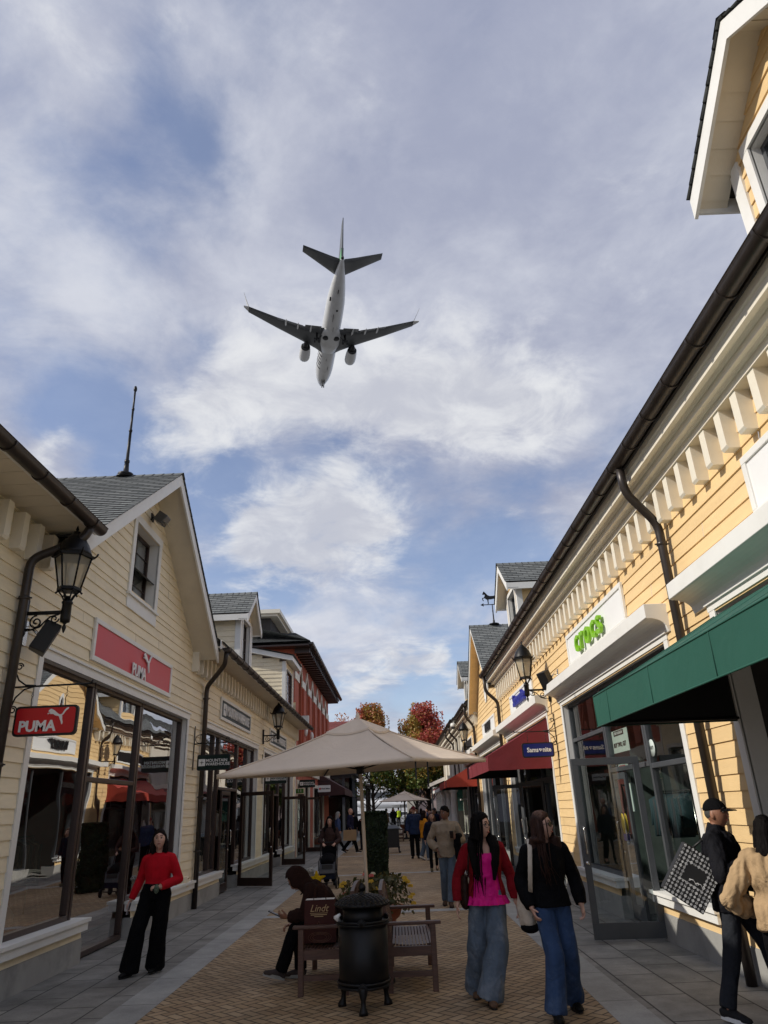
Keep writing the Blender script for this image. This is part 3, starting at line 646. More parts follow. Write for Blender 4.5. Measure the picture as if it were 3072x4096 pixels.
for a,b in wins: 
    c=(a+b)/2; 
    f2.tri(mb,[(a-.16,7.9),(a-.02,7.9),(c,8.45),(b+.02,7.9),(b+.16,7.9),(c+.08,8.66),(c-.08,8.66)],0,.06)
for a,b in((34.3,39.4),(41.2,47)): f2.ring(mb,a,b,0,3.2,.16,-.05,.05,bottom=False)
mb.build('stone_band',M['ivory'],B2)
for a,b in wins:
    mb=MB(); c=(a+b)/2; mb.face([f2.P(a,4.2,-.3),f2.P(b,4.2,-.3),f2.P(b,7.9,-.3),f2.P(c,8.5,-.3),f2.P(a,7.9,-.3)]); f2.box(mb,c-.04,c+.04,4.2,8.3,-.32,-.26); mb.build('window',M['black'],B2)
u=33.3
while u<50.9: mb=MB(); f2.box(mb,u,u+.16,8.78,9.0,0,.72); u+=.62; mb.build('rafter_tail',M['bronze'],B2)
mb=MB(); f2.box(mb,32.7,51.5,9.0,9.08,-8.5,.74); mb.build('soffit_board',M['bronze'],B2)
gutter(B2,f2,32.7,51.55,.84,9.14,.1,.75)
mb=MB(); shingle(mb,f2.P(0,9.2,.8),(0,1,0),(-1,0,.34),4,lambda t:32.6+t*.3,lambda t:51.6-t*.3); 
sf=Fr((-4.55,32.65,0),(-1,0,0),(0,-1,0)); shingle(mb,(-3.75,32.62,9.2),(-1,0,0),(0,1,.34),4,lambda t:t*.3,lambda t:9); mb.build('roof',M['shingle'],B2)
mb=MB(); mb.box(-12,-6.1,35.5,48,10.1,11.1); mb.build('clerestory',M['dark'],B2)
mb=MB(); mb.box(-12.4,-5.7,35.1,48.4,11.1,11.22); mb.box(-12.4,-5.55,34.95,48.55,11.22,11.42); mb.build('clerestory_cornice',M['ivory'],B2)
for a,b in((34.46,39.24),(41.36,46.84)): shopwin(B2,f2,a,b,.45 if a>40 else .02,3.05,mulls=((a+b)/2,a+.9),rec=.1)
for y in (33.42,39.2,41.2,46.95): pass
# wall lights, one part each
ms=MB(); ms.ball((0,0,0),(.10,.12,.22),10,8); 
for i in range(5):
    mb=MB(); mb.ball(f2.P(36.6+2.6*i,5.55,.16),(.10,.13,.2),10,8,f=lambda d,q:V((q.x,q.y,q.z if q.z>0 else q.z*1.3))); mb.build('wall_light',M['white'],B2)
# ------------------------------------------------------------------ right yellow building
B3=thing('shop_building','long pale yellow clapboard shop building with white dentil cornice and white window hoods','building',(XR,16,0))
fr=FR
RH=[(9.28,15.5,0,3.7),(1.5,7.66,0,3.7),(17.25,23.6,0,3.7),(25.2,31.5,0,3.7),(33.2,38.8,0,3.7)]
mb=MB(); siding(mb,fr,2.0,39.2,.32,5.45,RH+[(27.35,28.45,5.4,6.6)],seed=21)
for a,b in((9.1,11.28),(13.1,15.7),(21.5,23.8),(29,31.7)): siding(mb,fr,a,b,.33,.47,ex=.14,seed=2)
RU=27.9; siding(mb,fr,24.2,31.6,5.45,8.2,[(27.6,28.2,5.2,6.3)],span=lambda z:(RU-(8.26-z)/.80,RU+(8.26-z)/.80),seed=6)
E3=Fr((XR,39.2,0),(1,0,0),(0,1,0)); siding(mb,E3,0,8,.3,6)
mb.build('wall',M['yellow'],B3)
for a,b in((7.66,11.3),(13.1,17.25),(20.6,27.0),(29.0,33.2),(35,39.2)): mb=MB(); fr.box(mb,a,b,0,.32,-.5,.03); fr.box(mb,a,b,.32,.335,-.1,.024); mb.build('plinth',M['conc'],B3)
mb=MB()
for a,b,_,_ in RH: trim(mb,fr,a,b,3.68,.5 if a>2 else .02,w=.14,head=.07); jambs(mb,fr,a,b,.02,3.68,.22)
for a,b in((9.1,11.33),(13.05,15.7),(21.5,23.7),(29,31.6)): sill(mb,fr,a,b,.60)
o=mb.build('window_trim',M['white'],B3)
# white hoods over the shopfronts, each one a part
def hood(a,b,pd=.30):
    pr=[(0,4.12),(.0,3.75),(.035,3.75),(.05,3.80)]+[(.05+(pd-.07)*(1-math.cos(t*math.pi/2/6)),3.80+.13*math.sin(t*math.pi/2/6)) for t in range(1,7)]+[(pd,3.94),(pd,4.12)]
    mb=MB(); vs=[fr.P(a,z,d+.003) for d,z in pr]+[fr.P(b,z,d+.003) for d,z in pr]; n=len(pr)
    mb.raw(vs,[tuple(range(n)),tuple(range(2*n-1,n-1,-1))]+[(i,i+n,(i+1)%n+n,(i+1)%n) for i in range(n)]); bevel(mb.build('window_hood',M['white'],B3),.006)
for a,b in((1.2,8.15),(9.0,15.8),(16.95,24.05),(24.75,32.2),(33.0,39.0)): hood(a,b)
# cornice
mb=MB()
for a,b in((2,24.35),(31.35,39.4)):
    fr.box(mb,a,b,5.43,5.515,0,.17)
    pr=[(0,5.515),(.185,5.515),(.215,5.535),(.235,5.525),(.275,5.525),(.275,5.598),(.295,5.60),(.32,5.625),(.345,5.61),(.40,5.61),(.40,5.70),(.42,5.72),(.42,5.80),(0,5.80)]; n=len(pr)
    vs=[fr.P(a,z,d) for d,z in pr]+[fr.P(b,z,d) for d,z in pr]; mb.raw(vs,[tuple(range(n)),tuple(range(2*n-1,n-1,-1))]+[(i,i+n,(i+1)%n+n,(i+1)%n) for i in range(n)])
mb.build('cornice',M['ivory'],B3)
for a,b in((2,24.5),(31.25,39.5)): gutter(B3,fr,a,b,.545,5.86,.09)
mb=MB(); fr.box(mb,2,24.45,5.80,5.97,.43,.452); fr.box(mb,31.3,39.45,5.80,5.97,.43,.452); mb.build('fascia',M['gutter'],B3)
me=bracket_mesh(fr,M['ivory'],.125,.15,.44); brackets(B3,fr,me,4.86,24.2,5.44); brackets(B3,fr,me,31.6,39.1,5.44)
mb=MB(); ang=math.atan(.72); up=V((1,0,.72)); L=5.5/math.cos(ang)
for a,b in((2,24.45),(31.3,39.45)): shingle(mb,fr.P(0,5.95,.5),(0,1,0),up,L,lambda t:a,lambda t:b)
shingle(mb,fr.P(0,5.95+.36,-.02),(0,1,0),up,L-.6,lambda t:24.45,lambda t:31.3); mb.build('roof',M['shingle'],B3)
gable_roof(B3,fr,RU,8.44,3.55,.80,.40,-4.2,sm='yellow')
dormer(B3,fr,4.28,.95,6.1,7.45,8.36,over=.34,wm='yellow',fm='greyframe'); dormer(B3,fr,20.1,.92,6.1,7.5,8.42,over=.33,wm='yellow',fm='greyframe'); dormer(B3,fr,35.1,.92,6.1,7.45,8.38,over=.33,wm='yellow',fm='greyframe')
# oval window in the gable
def ov(rx,rz,n=28): return [(27.9+rx*math.cos(2*math.pi*k/n),5.93+rz*math.sin(2*math.pi*k/n)) for k in range(n)]
mb=MB(); a=ov(.30,.50);b=ov(.19,.36); n=len(a)
for i in range(n):
    j=(i+1)%n; Pp=[fr.P(*a[i],.05),fr.P(*a[j],.05),fr.P(*b[j],.05),fr.P(*b[i],.05)]; mb.face(Pp); mb.face([fr.P(*a[i],0),fr.P(*a[j],0),fr.P(*a[j],.05),fr.P(*a[i],.05)]); mb.face([fr.P(*b[i],-.05),fr.P(*b[j],-.05),fr.P(*b[j],.05),fr.P(*b[i],.05)])
ow=mb.build('oval_window',M['white'],B3); mb=MB(); mb.face([fr.P(*q,.01) for q in b]); mb.build('pane',M['glassS'],ow); mb=MB(); mb.face([fr.P(*q,-.1) for q in a]); mb.build('window_backing',M['dark'],ow)
# shopfronts
shopwin(B3,fr,13.08,15.5,.60,3.68,mulls=(),bars=[(13.08,15.5,2.95)],fm='greyframe',gm='glassR'); shopwin(B3,fr,11.02,13.05,2.22,3.68,fm='greyframe',gm='glassR'); shopwin(B3,fr,9.28,11.0,.60,3.68,bars=[(9.28,11.0,2.22)],fm='greyframe',gm='glassR')
shopwin(B3,fr,21.5,23.6,.60,3.68,mulls=(22.5,),fm='greyframe',gm='glassR'); shopwin(B3,fr,17.25,21.45,2.3,3.68,mulls=(19.2,),fm='greyframe',gm='glassR'); shopwin(B3,fr,17.25,19.0,.05,2.3,fm='greyframe',gm='glassR')
shopwin(B3,fr,25.2,27.0,.3,3.68,fm='greyframe',gm='glassR'); shopwin(B3,fr,29.0,31.5,.60,3.68,mulls=(30.2,),fm='greyframe',gm='glassR'); shopwin(B3,fr,33.2,38.8,.05,3.68,mulls=(34.5,36.2,37.5),bars=[(33.2,34.5,2.3),(34.5,36.2,2.3)],fm='greyframe',gm='glassR')
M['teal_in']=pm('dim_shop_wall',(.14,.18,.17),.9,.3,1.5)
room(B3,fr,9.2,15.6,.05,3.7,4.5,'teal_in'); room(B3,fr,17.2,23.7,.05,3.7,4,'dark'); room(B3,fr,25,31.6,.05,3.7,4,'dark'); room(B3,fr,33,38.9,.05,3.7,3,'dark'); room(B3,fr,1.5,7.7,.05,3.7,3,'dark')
# recessed porch door of the clogs shop (closed leaf, fixed) and downpipes
downpipe(B3,[(XR-.52,8.35,5.80),(XR-.50,8.38,5.45),(XR-.12,8.47,5.02),(XR-.12,8.47,0)],.055,clamps=(4.75,2.6))
downpipe(B3,[(XR-.52,24.15,5.80),(XR-.50,24.15,5.3),(XR-.12,24.2,4.95),(XR-.12,24.4,0)],.055,clamps=(4.8,2.5))
downpipe(B3,[(XR-.52,31.7,5.80),(XR-.50,31.8,5.4),(XR-.12,32.2,5.0),(XR-.12,32.3,0)],.055,clamps=(4.8,))
# ------------------------------------------------------------------ door leaves (parts of their buildings)
def door_leaf(parent,a,b,h,fm,gm,handle=-1,w=.09,both=False):
    """leaf from hinge a to free edge b (xy points)"""
    a=V((*a,0));b=V((*b,0)); u=(b-a).normalized(); L=(b-a).length; n=V((u.y,-u.x,0)); f=Fr(a,u,n)
    mb=MB(); f.box(mb,0,L,.03,.03+.2,-.025,.025); f.box(mb,0,L,h-.1,h,-.025,.025); f.box(mb,0,w,.23,h-.1,-.025,.025); f.box(mb,L-w,L,.23,h-.1,-.025,.025)
    o=mb.build('door',M[fm],parent); bevel(o,.004)
    g=MB(); f.quad(g,w-.01,L-w+.01,.22,h-.09,0); g.build('pane',M[gm],o)
    for s in(-1,1):
        k=MB(); x=L-w/2; k.loft([f.P(x,1.10,s*.02),f.P(x,1.10,s*.075),f.P(x,1.13,s*.085),f.P(x,1.41,s*.085),f.P(x,1.44,s*.075),f.P(x,1.44,s*.02)],.011,8); k.build('handle',M['chrome'],o)
    k=MB(); k.loft([f.P(L-w/2,.97,-.03),f.P(L-w/2,.97,.03)],.028,12); k.build('lock',M['chrome'],o)
    return o
door_leaf(B3,(3.60,11.14),(2.62,11.2),2.37,'greyframe','glassR')
door_leaf(B3,(3.76,12.36),(3.76,13.05),2.2,'greyframe','glassR'); door_leaf(B3,(3.72,19.1),(3.2,19.75),2.3,'greyframe','glassR'); door_leaf(B3,(3.6,21.45),(2.75,21.6),2.3,'greyframe','glassR')
door_leaf(B1,(-4.42,21.5),(-3.42,21.08),2.39,'bronze','glassR'); door_leaf(B1,(-4.5,19.4),(-4.5,20.4),2.39,'bronze','glassR'); door_leaf(B1,(-4.4,29.3),(-3.5,29.1),2.39,'bronze','glassR'); door_leaf(B2,(-4.55,38.2),(-3.75,37.9),2.5,'bronze','glassR')
# ------------------------------------------------------------------ wall lanterns
def lantern_meshes():
    t=thing('wall_lantern','x','wall lantern',(0,0,0)); mb=MB()
    mb.box(0,.03,-.045,.045,-.27,.20); mb.box(.03,.045,-.03,.03,-.24,.17); mb.box(0,.5,-.017,.017,-.018,.022)
    for z in(-.25,.18): mb.ball((.035,0,z),.022,8,6)
    X,Z=(1,0,0),(0,0,1)
    scroll(mb,(.17,0,-.11),X,Z,.085,1.6,.010,30,.15,math.pi*.5); scroll(mb,(.39,0,-.075),X,(0,0,-1),.055,1.2,.009,22,.2,0)
    mb.loft([(.04,0,-.20),(.08,0,-.19),(.12,0,-.20),(.22,0,-.17),(.28,0,-.10),(.33,0,-.05),(.44,0,-.02)],.010,6)
    mb.build('bracket_arm',M['iron'],t)
    hd=MB(); c=(.52,0,0)
    hd.lathe([(.002,-.26),(.012,-.24),(.026,-.19),(.012,-.15),(.03,-.13),(.055,-.12),(.06,-.08),(.055,.10),(.065,.11),(.065,.13),(.05,.14),(.05,.16),(.03,.165),(.03,.20)],c,12)
    hx=lambda r,z,k:V((.52+r*math.cos(math.pi/3*k+.26),r*math.sin(math.pi/3*k+.26),z))
    for k in range(6): 
        hd.loft([hx(.035,.13,k),hx(.07,.20,k),hx(.125,.27,k)],.010,6)
        hd.loft([hx(.128,.30,k),hx(.215,.70,k)],.012,6)
        hd.loft([hx(.13,.26,k),hx(.155,.235,k)],.012,6)
        hd.loft([hx(.24,.70,k),hx(.275,.735,k),hx(.285,.765,k)],.012,6)
    hd.lathe([(.10,.26),(.145,.27),(.145,.305),(.12,.305)],c,6,sm=False,ph=.26); hd.lathe([(.20,.69),(.245,.695),(.25,.725),(.19,.75)],c,6,sm=False,ph=.26)
    hd.lathe([(.225,.73),(.205,.77),(.195,.81),(.185,.83),(.165,.88),(.12,.95),(.07,1.0),(.045,1.02),(.04,1.05),(.012,1.06),(.02,1.085),(.004,1.14)],c,18)
    hd.build('lantern_head',M['iron'],t)
    g=MB()
    for k in range(6): g.face([hx(.122,.305,k),hx(.122,.305,k+1),hx(.208,.70,k+1),hx(.208,.70,k)])
    g.build('pane',M['lampglass'],t)
    bl=MB(); bl.lathe([(.02,.29),(.03,.32),(.03,.40),(.05,.46),(.05,.54),(.03,.60),(.01,.62)],c,10); bl.build('bulb',M['swhite'],t)
    return t
LG='black wall lanterns on the shop fronts'
l0=lantern_meshes(); l0.location=(XL+.02,8.34,4.15); l0['label']='black wall lantern beside the downpipe at the near end of the cream shops'; l0['group']=LG
dup(l0,None,(XL+.02,24.95,4.25),'black wall lantern on the cream shop between two grey fascia signs')
dup(l0,None,(XR-.02,16.52,4.17),'black wall lantern on the yellow shops beside the loudspeaker',math.pi)
dup(l0,None,(XR-.02,32.6,4.18),'farther black wall lantern on the yellow shops below the white camera',math.pi)
# ------------------------------------------------------------------ fascia signs
def fascia(fr,xd,u0,u1,z0,z1,label,pm_,tm='white',group=None):
    c=(u0+u1)/2; t=thing('fascia_sign',label,'shop sign',fr.P(c,(z0+z1)/2,.02),group)
    mb=MB(); fr.ring(mb,u0,u1,z0,z1,.075,.012,.055); bevel(mb.build('sign_frame',M[tm],t),.006)
    mb=MB(); fr.box(mb,u0+.07,u1-.07,z0+.07,z1-.07,.012,.034); mb.build('panel',M[pm_],t)
    return t
CAT=[(872,785),(862,800),(840,815),(825,835),(812,858),(798,874),(785,880),(790,900),(793,930),(800,955),(806,975),(803,1003),(790,1005),(785,988),(778,968),(765,945),(752,920),(745,900),(730,890),(700,885),(680,878),(660,862),(640,860),(625,862),(612,855),(600,850),(590,862),(578,860),(575,852),(585,843),(602,842),(612,838),(600,830),(585,826),(590,812),(605,795),(618,787),(632,790),(650,800),(670,812),(695,832),(715,848),(735,862),(755,870),(775,866),(788,858),(800,835),(815,808),(835,788),(855,776),(868,775)]
def flat(poly,P,xd,zd,s,depth,parent,name,mat):   # extruded emblem, poly in its own units centred
    x=V(xd);z=V(zd);y=x.cross(z); mb=MB()
    mb.prism(poly,lambda a,b,d:V(P)+x*(a*s)+z*(b*s)+y*d,-depth,depth); o=mb.build(name,M[mat],parent)
    import bmesh
    bm=bmesh.new(); bm.from_mesh(o.data); bmesh.ops.triangulate(bm,faces=[f for f in bm.faces if len(f.verts)>4]); bm.to_mesh(o.data); bm.free(); return o
cat=[((u-730)/300,(-(v-890))/300) for u,v in CAT]
Z3=(0,0,1); YL=(0,1,0); YR=(0,-1,0); XX=(1,0,0)
def pumalogo(P,xd,h,t,depth,mat='swhite'):
    x=V(xd); textobj('PUMA',h*.62,M[mat],V(P)-x*(h*.42)-V((0,0,h*.30)),xd,Z3,t,bold=.015,depth=depth,sx=.95,sp=.94)
    flat(cat,V(P)+x*(h*.42)+V((0,0,h*.22)),xd,Z3,h*.95,depth,t,'cat_emblem',mat)
def mwlogo(P,xd,s,t,depth=.004,bg='slate',mat='swhite'):
    x=V(xd);y=x.cross(V(Z3)); mb=MB(); f=Fr(V(P)-V(Z3)*0,x,y); f.box(mb,-s/2,s/2,-s/2,s/2,-depth,depth); mb.build('logo_square',M[mat],t)
    star=[(0,.40),(.05,.05),(.40,0),(.05,-.05),(0,-.40),(-.05,-.05),(-.40,0),(-.05,.05)]
    flat(star,V(P)+y*(depth+.002),xd,Z3,s,.002,t,'logo_star',bg)
t=fascia(FL,YL,10.4,14.32,4.0,4.64,'faded red fascia sign with a small white leaping cat on the cream gable','sred'); pumalogo(FL.P(12.6,4.30,.06),YL,.46,t,.008)
for u0,u1,lb in ((18.68,22.68,'nearer slate grey fascia sign above the first shopfront after the cream gable'),(26.3,30.3,'farther slate grey fascia sign, half hidden by a lantern and the parasol')):
    t=fascia(FL,YL,u0,u1,4.09,4.66,lb,'slate',group='grey fascia signs on the cream shops'); textobj('MOUNTAIN WAREHOUSE',.36,M['swhite'],FL.P((u0+u1)/2+.18,4.37,.045),YL,Z3,t,bold=.02,depth=.012,sx=.72); mwlogo(FL.P(u0+.42,4.37,.042),YL,.3,t,.012)
t=fascia(FR,YR,10.5,14.3,4.25,4.88,'white fascia sign with raised lime green lettering on the yellow shop','swhite'); textobj('crocs',.62,M['lime'],FR.P(12.5,4.56,.10),YR,Z3,t,bold=.014,depth=.028,sx=1.18,sp=1.14)
t=fascia(FR,YR,2.5,6.36,4.23,4.87,'blank white fascia sign at the right edge above the nearest white hood','swhite')
t=fascia(FR,YR,18.4,22.2,4.25,4.80,'white fascia sign with raised dark blue lettering above the maroon awning','swhite'); textobj('Samsonite',.44,M['lblue'],FR.P(20.3,4.52,.09),YR,Z3,t,bold=.03,depth=.04)
t=fascia(FR,YR,26.0,29.8,4.26,4.80,'white fascia sign with black capital lettering in the yellow gable','swhite'); textobj('BURBERRY',.42,M['bletter'],FR.P(27.9,4.52,.07),YR,Z3,t,bold=.03,depth=.02,sx=.8)
t=fascia(FR,YR,34.2,37.6,4.26,4.80,'small black fascia sign on the far end of the yellow shops','black','white'); textobj('ROLLING CO',.30,M['swhite'],FR.P(35.9,4.52,.05),YR,Z3,t,depth=.01) if False else None
# ------------------------------------------------------------------ hanging signs
def rrect(w,h,r,n=5):
    o=[]
    for cx_,cy_,a in((w/2-r,h/2-r,0),(-w/2+r,h/2-r,90),(-w/2+r,-h/2+r,180),(w/2-r,-h/2+r,270)):
        for k in range(n+1): o.append((cx_+r*math.cos(R(a+90*k/n)),cy_+r*math.sin(R(a+90*k/n))))
    return o
def hang_sign(wx,s,y,za,label,pm_,bm='black',w=.73,h=.335,zc=2.875,off=.46,fancy=True,wf=True):
    """wx wall x, s=+1 arm towards +x ; sign faces the camera side"""
    t=thing('hanging_sign',label,'shop sign',(wx,y,za),'hanging signs on iron brackets')
    mb=MB(); mb.box(*sorted((wx,wx+s*.012)),y-.02,y+.02,za-.55,za+.38); X=(s,0,0)
    mb.loft([(wx+s*.01,y,za),(wx+s*.93,y,za+.01)],.011,8); mb.loft([(wx+s*.88,y,za),(wx+s*.93,y,za+.02),(wx+s*.95,y,za+.05)],.009,6); mb.loft([(wx+s*.93,y,za+.01),(wx+s*1.0,y,za+.012)],.006,6)
    if fancy: scroll(mb,(wx+s*.12,y,za+.10),X,Z3,.095,1.0,.008,28,.9,0); scroll(mb,(wx+s*.33,y,za+.07),X,Z3,.06,1.5,.007,22,.3,2.4); scroll(mb,(wx+s*.75,y,za+.07),X,Z3,.055,1.5,.007,22,.3,.6); mb.loft([(wx+s*.10,y,za+.19),(wx+s*.22,y,za+.21),(wx+s*.35,y,za+.16),(wx+s*.55,y,za+.05),(wx+s*.66,y,za+.02)],.008,6)
    else:
        mb.loft([(wx+s*.02,y,za+.17),(wx+s*.07,y,za+.08),(wx+s*.16,y,za+.02),(wx+s*.28,y,za+.01)],.010,6); mb.loft([(wx+s*.02,y,za-.24),(wx+s*.06,y,za-.12),(wx+s*.15,y,za-.03),(wx+s*.26,y,za)],.010,6)
        scroll(mb,(wx+s*.055,y,za+.24),X,Z3,.045,1.3,.008,18,.4); scroll(mb,(wx+s*.05,y,za-.26),X,Z3,.045,1.3,.008,18,.4)
    mb.build('bracket',M['iron'],t)
    xc=wx+s*off
    for q in(-.20,.20):
        ch=MB(); ch.loft([(xc+q,y,za-.01),(xc+q,y,za-.09)],.004,6); ch.lathe([(.012,-.004),(.016,0),(.012,.004)],(xc+q,y,za-.10),8,M=Matrix.Rotation(R(90),4,'X'),cap=False); ch.loft([(xc+q,y,za-.11),(xc+q-.008,y,za-.15),(xc+q,y,zc+h/2)],.005,6)
        ch.build('chain',M['iron'],t)
    f=lambda a,b,d:V((xc+a,y+d,zc+b)); mb=MB(); mb.prism(rrect(w,h,.05),f,-.022,.022); mb.build('sign_edge',M[bm],t)
    mb=MB(); mb.prism(rrect(w-.05,h-.05,.035),f,-.027,.027); mb.build('panel',M[pm_],t)
    return t,V((xc,y-.028,zc))
t,P=hang_sign(XL+.02,1,8.35,3.27,'red hanging sign with white lettering and leaping cat, nearest on the left','red',fancy=False); 
x=V(XX); textobj('PUMA',.165,M['swhite'],P+V((-.085,0,-.065)),XX,Z3,t,bold=.035,depth=.003,sx=1.0,sp=.95); flat(cat,P+V((.145,0,.045)),XX,Z3,.245,.003,t,'cat_emblem','swhite')
for wx,y,zc,lb in((XL+.02,16.4,2.89,'dark green hanging sign beside the downpipe, clear of the parasol'),(XL+.02,25.0,2.88,'dark green hanging sign partly hidden by the parasol edge'),(-4.53,34.5,3.02,'dark green hanging sign on the red building above the exit sign')):
    t,P=hang_sign(wx,1,y,zc+.4,lb,'dgreen',zc=zc); textobj('MOUNTAIN',.088,M['swhite'],P+V((-.17,0,.036)),XX,Z3,t,align='LEFT',depth=.003,sx=1.0,bold=.012); textobj('WAREHOUSE',.088,M['swhite'],P+V((-.17,0,-.040)),XX,Z3,t,align='LEFT',depth=.003,bold=.012); mwlogo(P+V((-.255,0,0)),XX,.145,t,.003,'dgreen')
t,P=hang_sign(XR-.02,-1,16.44,3.25,'blue hanging sign with white lettering in front of the maroon awning','blue',zc=2.865,w=.70,h=.31,fancy=False,off=.44)
textobj('Sams',.135,M['swhite'],P+V((.005,0,0)),XX,Z3,t,align='RIGHT',depth=.003,bold=.03,sx=.92); textobj('nite',.135,M['swhite'],P+V((.095,0,0)),XX,Z3,t,align='LEFT',depth=.003,bold=.03,sx=.92)
mb=MB(); 
for k in range(3): 
    a0=k*2.1; mb.loft([P+V((.05+.028*math.cos(a0+i*.22)*(1-.09*i),0,.028*math.sin(a0+i*.22)*(1-.09*i))) for i in range(9)],.010,6)
mb.build('emblem',M['swhite'],t)
t=thing('hanging_sign','white hanging sign with a red emblem in front of the dark brown awning','shop sign',(-4.5,43.3,3.05),'hanging signs on iron brackets')
mb=MB(); mb.prism(rrect(.72,.36,.03),lambda a,b,d:V((-4.13+a,43.3+d,3.03+b)),-.02,.02); mb.build('panel',M['swhite'],t); mb=MB(); mb.loft([(-4.55,43.3,3.42),(-3.7,43.3,3.42)],.012,6); mb.loft([(-4.33,43.3,3.42),(-4.33,43.3,3.2)],.005,6); mb.loft([(-3.93,43.3,3.42),(-3.93,43.3,3.2)],.005,6); mb.build('bracket',M['iron'],t)
textobj('Watch Station',.105,M['bletter'],(-4.06,43.275,3.03),XX,Z3,t,bold=.03,sx=.82)
mb=MB(); mb.ball((-4.40,43.275,3.03),(.035,.006,.05),10,6); mb.ball((-4.35,43.275,3.03),(.035,.006,.05),10,6); mb.build('emblem',M['rletter'],t)
t=thing('exit_sign','small green exit sign with white running figures below the last dark green hanging sign','exit sign',(-4.45,34.1,2.7))
mb=MB(); mb.box(-4.57,-4.15,34.08,34.14,2.58,2.83); mb.build('housing',M['creamflat'],t); M['exitg']=pm('exit_green',(.04,.16,.02),.5); mb=MB(); mb.box(-4.54,-4.18,34.07,34.08,2.61,2.80); mb.build('panel',M['exitg'],t)
mb=MB()
for x_ in(-4.41,-4.31): mb.ball((x_,34.065,2.765),.012,8,6); mb.bar((x_,34.067,2.75),(x_-.005,34.067,2.70),.022,.006); mb.bar((x_,34.067,2.70),(x_+.025,34.067,2.65),.012,.006); mb.bar((x_,34.067,2.70),(x_-.03,34.067,2.655),.012,.006); mb.bar((x_,34.067,2.745),(x_-.03,34.067,2.72),.010,.006); mb.bar((x_,34.067,2.745),(x_+.03,34.067,2.725),.010,.006)
mb.build('running_figure',M['swhite'],t)
# ------------------------------------------------------------------ awnings
def awning(fr,u0,u1,d1,zb,zf,zw,mat,label,name='awning'):
    t=thing(name,label,'awning',fr.P((u0+u1)/2,zb,0),'fabric awnings over the shop doors'); mb=MB(); n=10
    S=lambda k:(d1*k/n, zw+(zf-zw)*k/n-.012*math.sin(math.pi*k/n))
    for k in range(n):
        (da,za),(db,zb_)=S(k),S(k+1)
        mb.face([fr.P(u0,za,da),fr.P(u1,za,da),fr.P(u1,zb_,db),fr.P(u0,zb_,db)],0,None,True)
    m=14
    for i in range(m):
        ua=u0+(u1-u0)*i/m; ub=u0+(u1-u0)*(i+1)/m; w_=lambda q:.004*math.sin(q*2.1)
        mb.face([fr.P(ua,zf,d1),fr.P(ub,zf,d1),fr.P(ub,zb,d1+w_(ub)),fr.P(ua,zb,d1+w_(ua))],0,None,True)
    for u in(u0,u1):
        mb.face([fr.P(u,zb,.02),fr.P(u,zb,d1)]+[fr.P(u,S(k)[1],S(k)[0]) for k in range(n,-1,-1)])
    o=mb.build('canopy',M[mat],t); wl=o.modifiers.new('w','WELD'); wl.merge_threshold=.002; o.data.polygons.foreach_set('use_smooth',[False]*len(o.data.polygons)); sm=o.modifiers.new('t','SOLIDIFY'); sm.thickness=.006
    pp=MB(); pp.loft([fr.P(u0,zb,d1+.004),fr.P(u1,zb,d1+.004)],.007,6); pp.loft([fr.P(u0,zf,d1+.002),fr.P(u1,zf,d1+.002)],.006,6)
    for u in(u0,u1): pp.loft([fr.P(u,zb,d1),fr.P(u,zf,d1)]+[fr.P(u,S(k)[1]+.003,S(k)[0]) for k in range(n,-1,-1)],.006,6)
    q_=u0+1.25
    while q_<u1-.3: pp.loft([fr.P(q_,zb,d1+.003),fr.P(q_,zf,d1+.003)]+[fr.P(q_,S(k)[1]+.001,S(k)[0]) for k in range(n,-1,-1)],.003,5); q_+=1.25
    pp.build('piping',M[mat],t)
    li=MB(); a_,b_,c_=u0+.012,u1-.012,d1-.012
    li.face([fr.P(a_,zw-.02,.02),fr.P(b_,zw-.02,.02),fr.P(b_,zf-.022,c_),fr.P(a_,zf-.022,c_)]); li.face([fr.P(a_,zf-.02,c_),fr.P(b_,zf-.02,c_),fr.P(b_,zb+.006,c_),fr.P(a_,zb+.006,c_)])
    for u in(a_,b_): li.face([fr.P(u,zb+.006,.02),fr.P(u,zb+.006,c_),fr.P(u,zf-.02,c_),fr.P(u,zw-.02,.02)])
    li.build('underside_shade',M['black'],t)  # black sheet added inside the canopy, paints the shade under the awning
    f=MB(); 
    for u in(u0+.03,u1-.03): f.loft([fr.P(u,zb+.03,.02),fr.P(u,zb+.03,d1-.03)],.016,8); f.loft([fr.P(u,zw-.05,.02),fr.P(u,zf-.04,d1-.03)],.016,8)
    f.loft([fr.P(u0+.03,zb+.03,d1-.03),fr.P(u1-.03,zb+.03,d1-.03)],.016,8); f.loft([fr.P(u0+.03,zf-.03,d1-.03),fr.P(u1-.03,zf-.03,d1-.03)],.016,8); f.build('awning_frame',M['black'],t)
    return t
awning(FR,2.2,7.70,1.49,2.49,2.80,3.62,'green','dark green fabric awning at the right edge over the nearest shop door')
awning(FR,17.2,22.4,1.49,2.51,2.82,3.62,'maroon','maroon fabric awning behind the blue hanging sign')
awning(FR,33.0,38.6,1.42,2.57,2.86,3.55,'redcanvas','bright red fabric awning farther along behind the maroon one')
awning(Fr((-4.55,0,0),(0,1,0),(1,0,0)),43.9,51.3,1.55,2.66,3.0,3.9,'darkcanvas','dark brown fabric awning behind the white hanging sign')
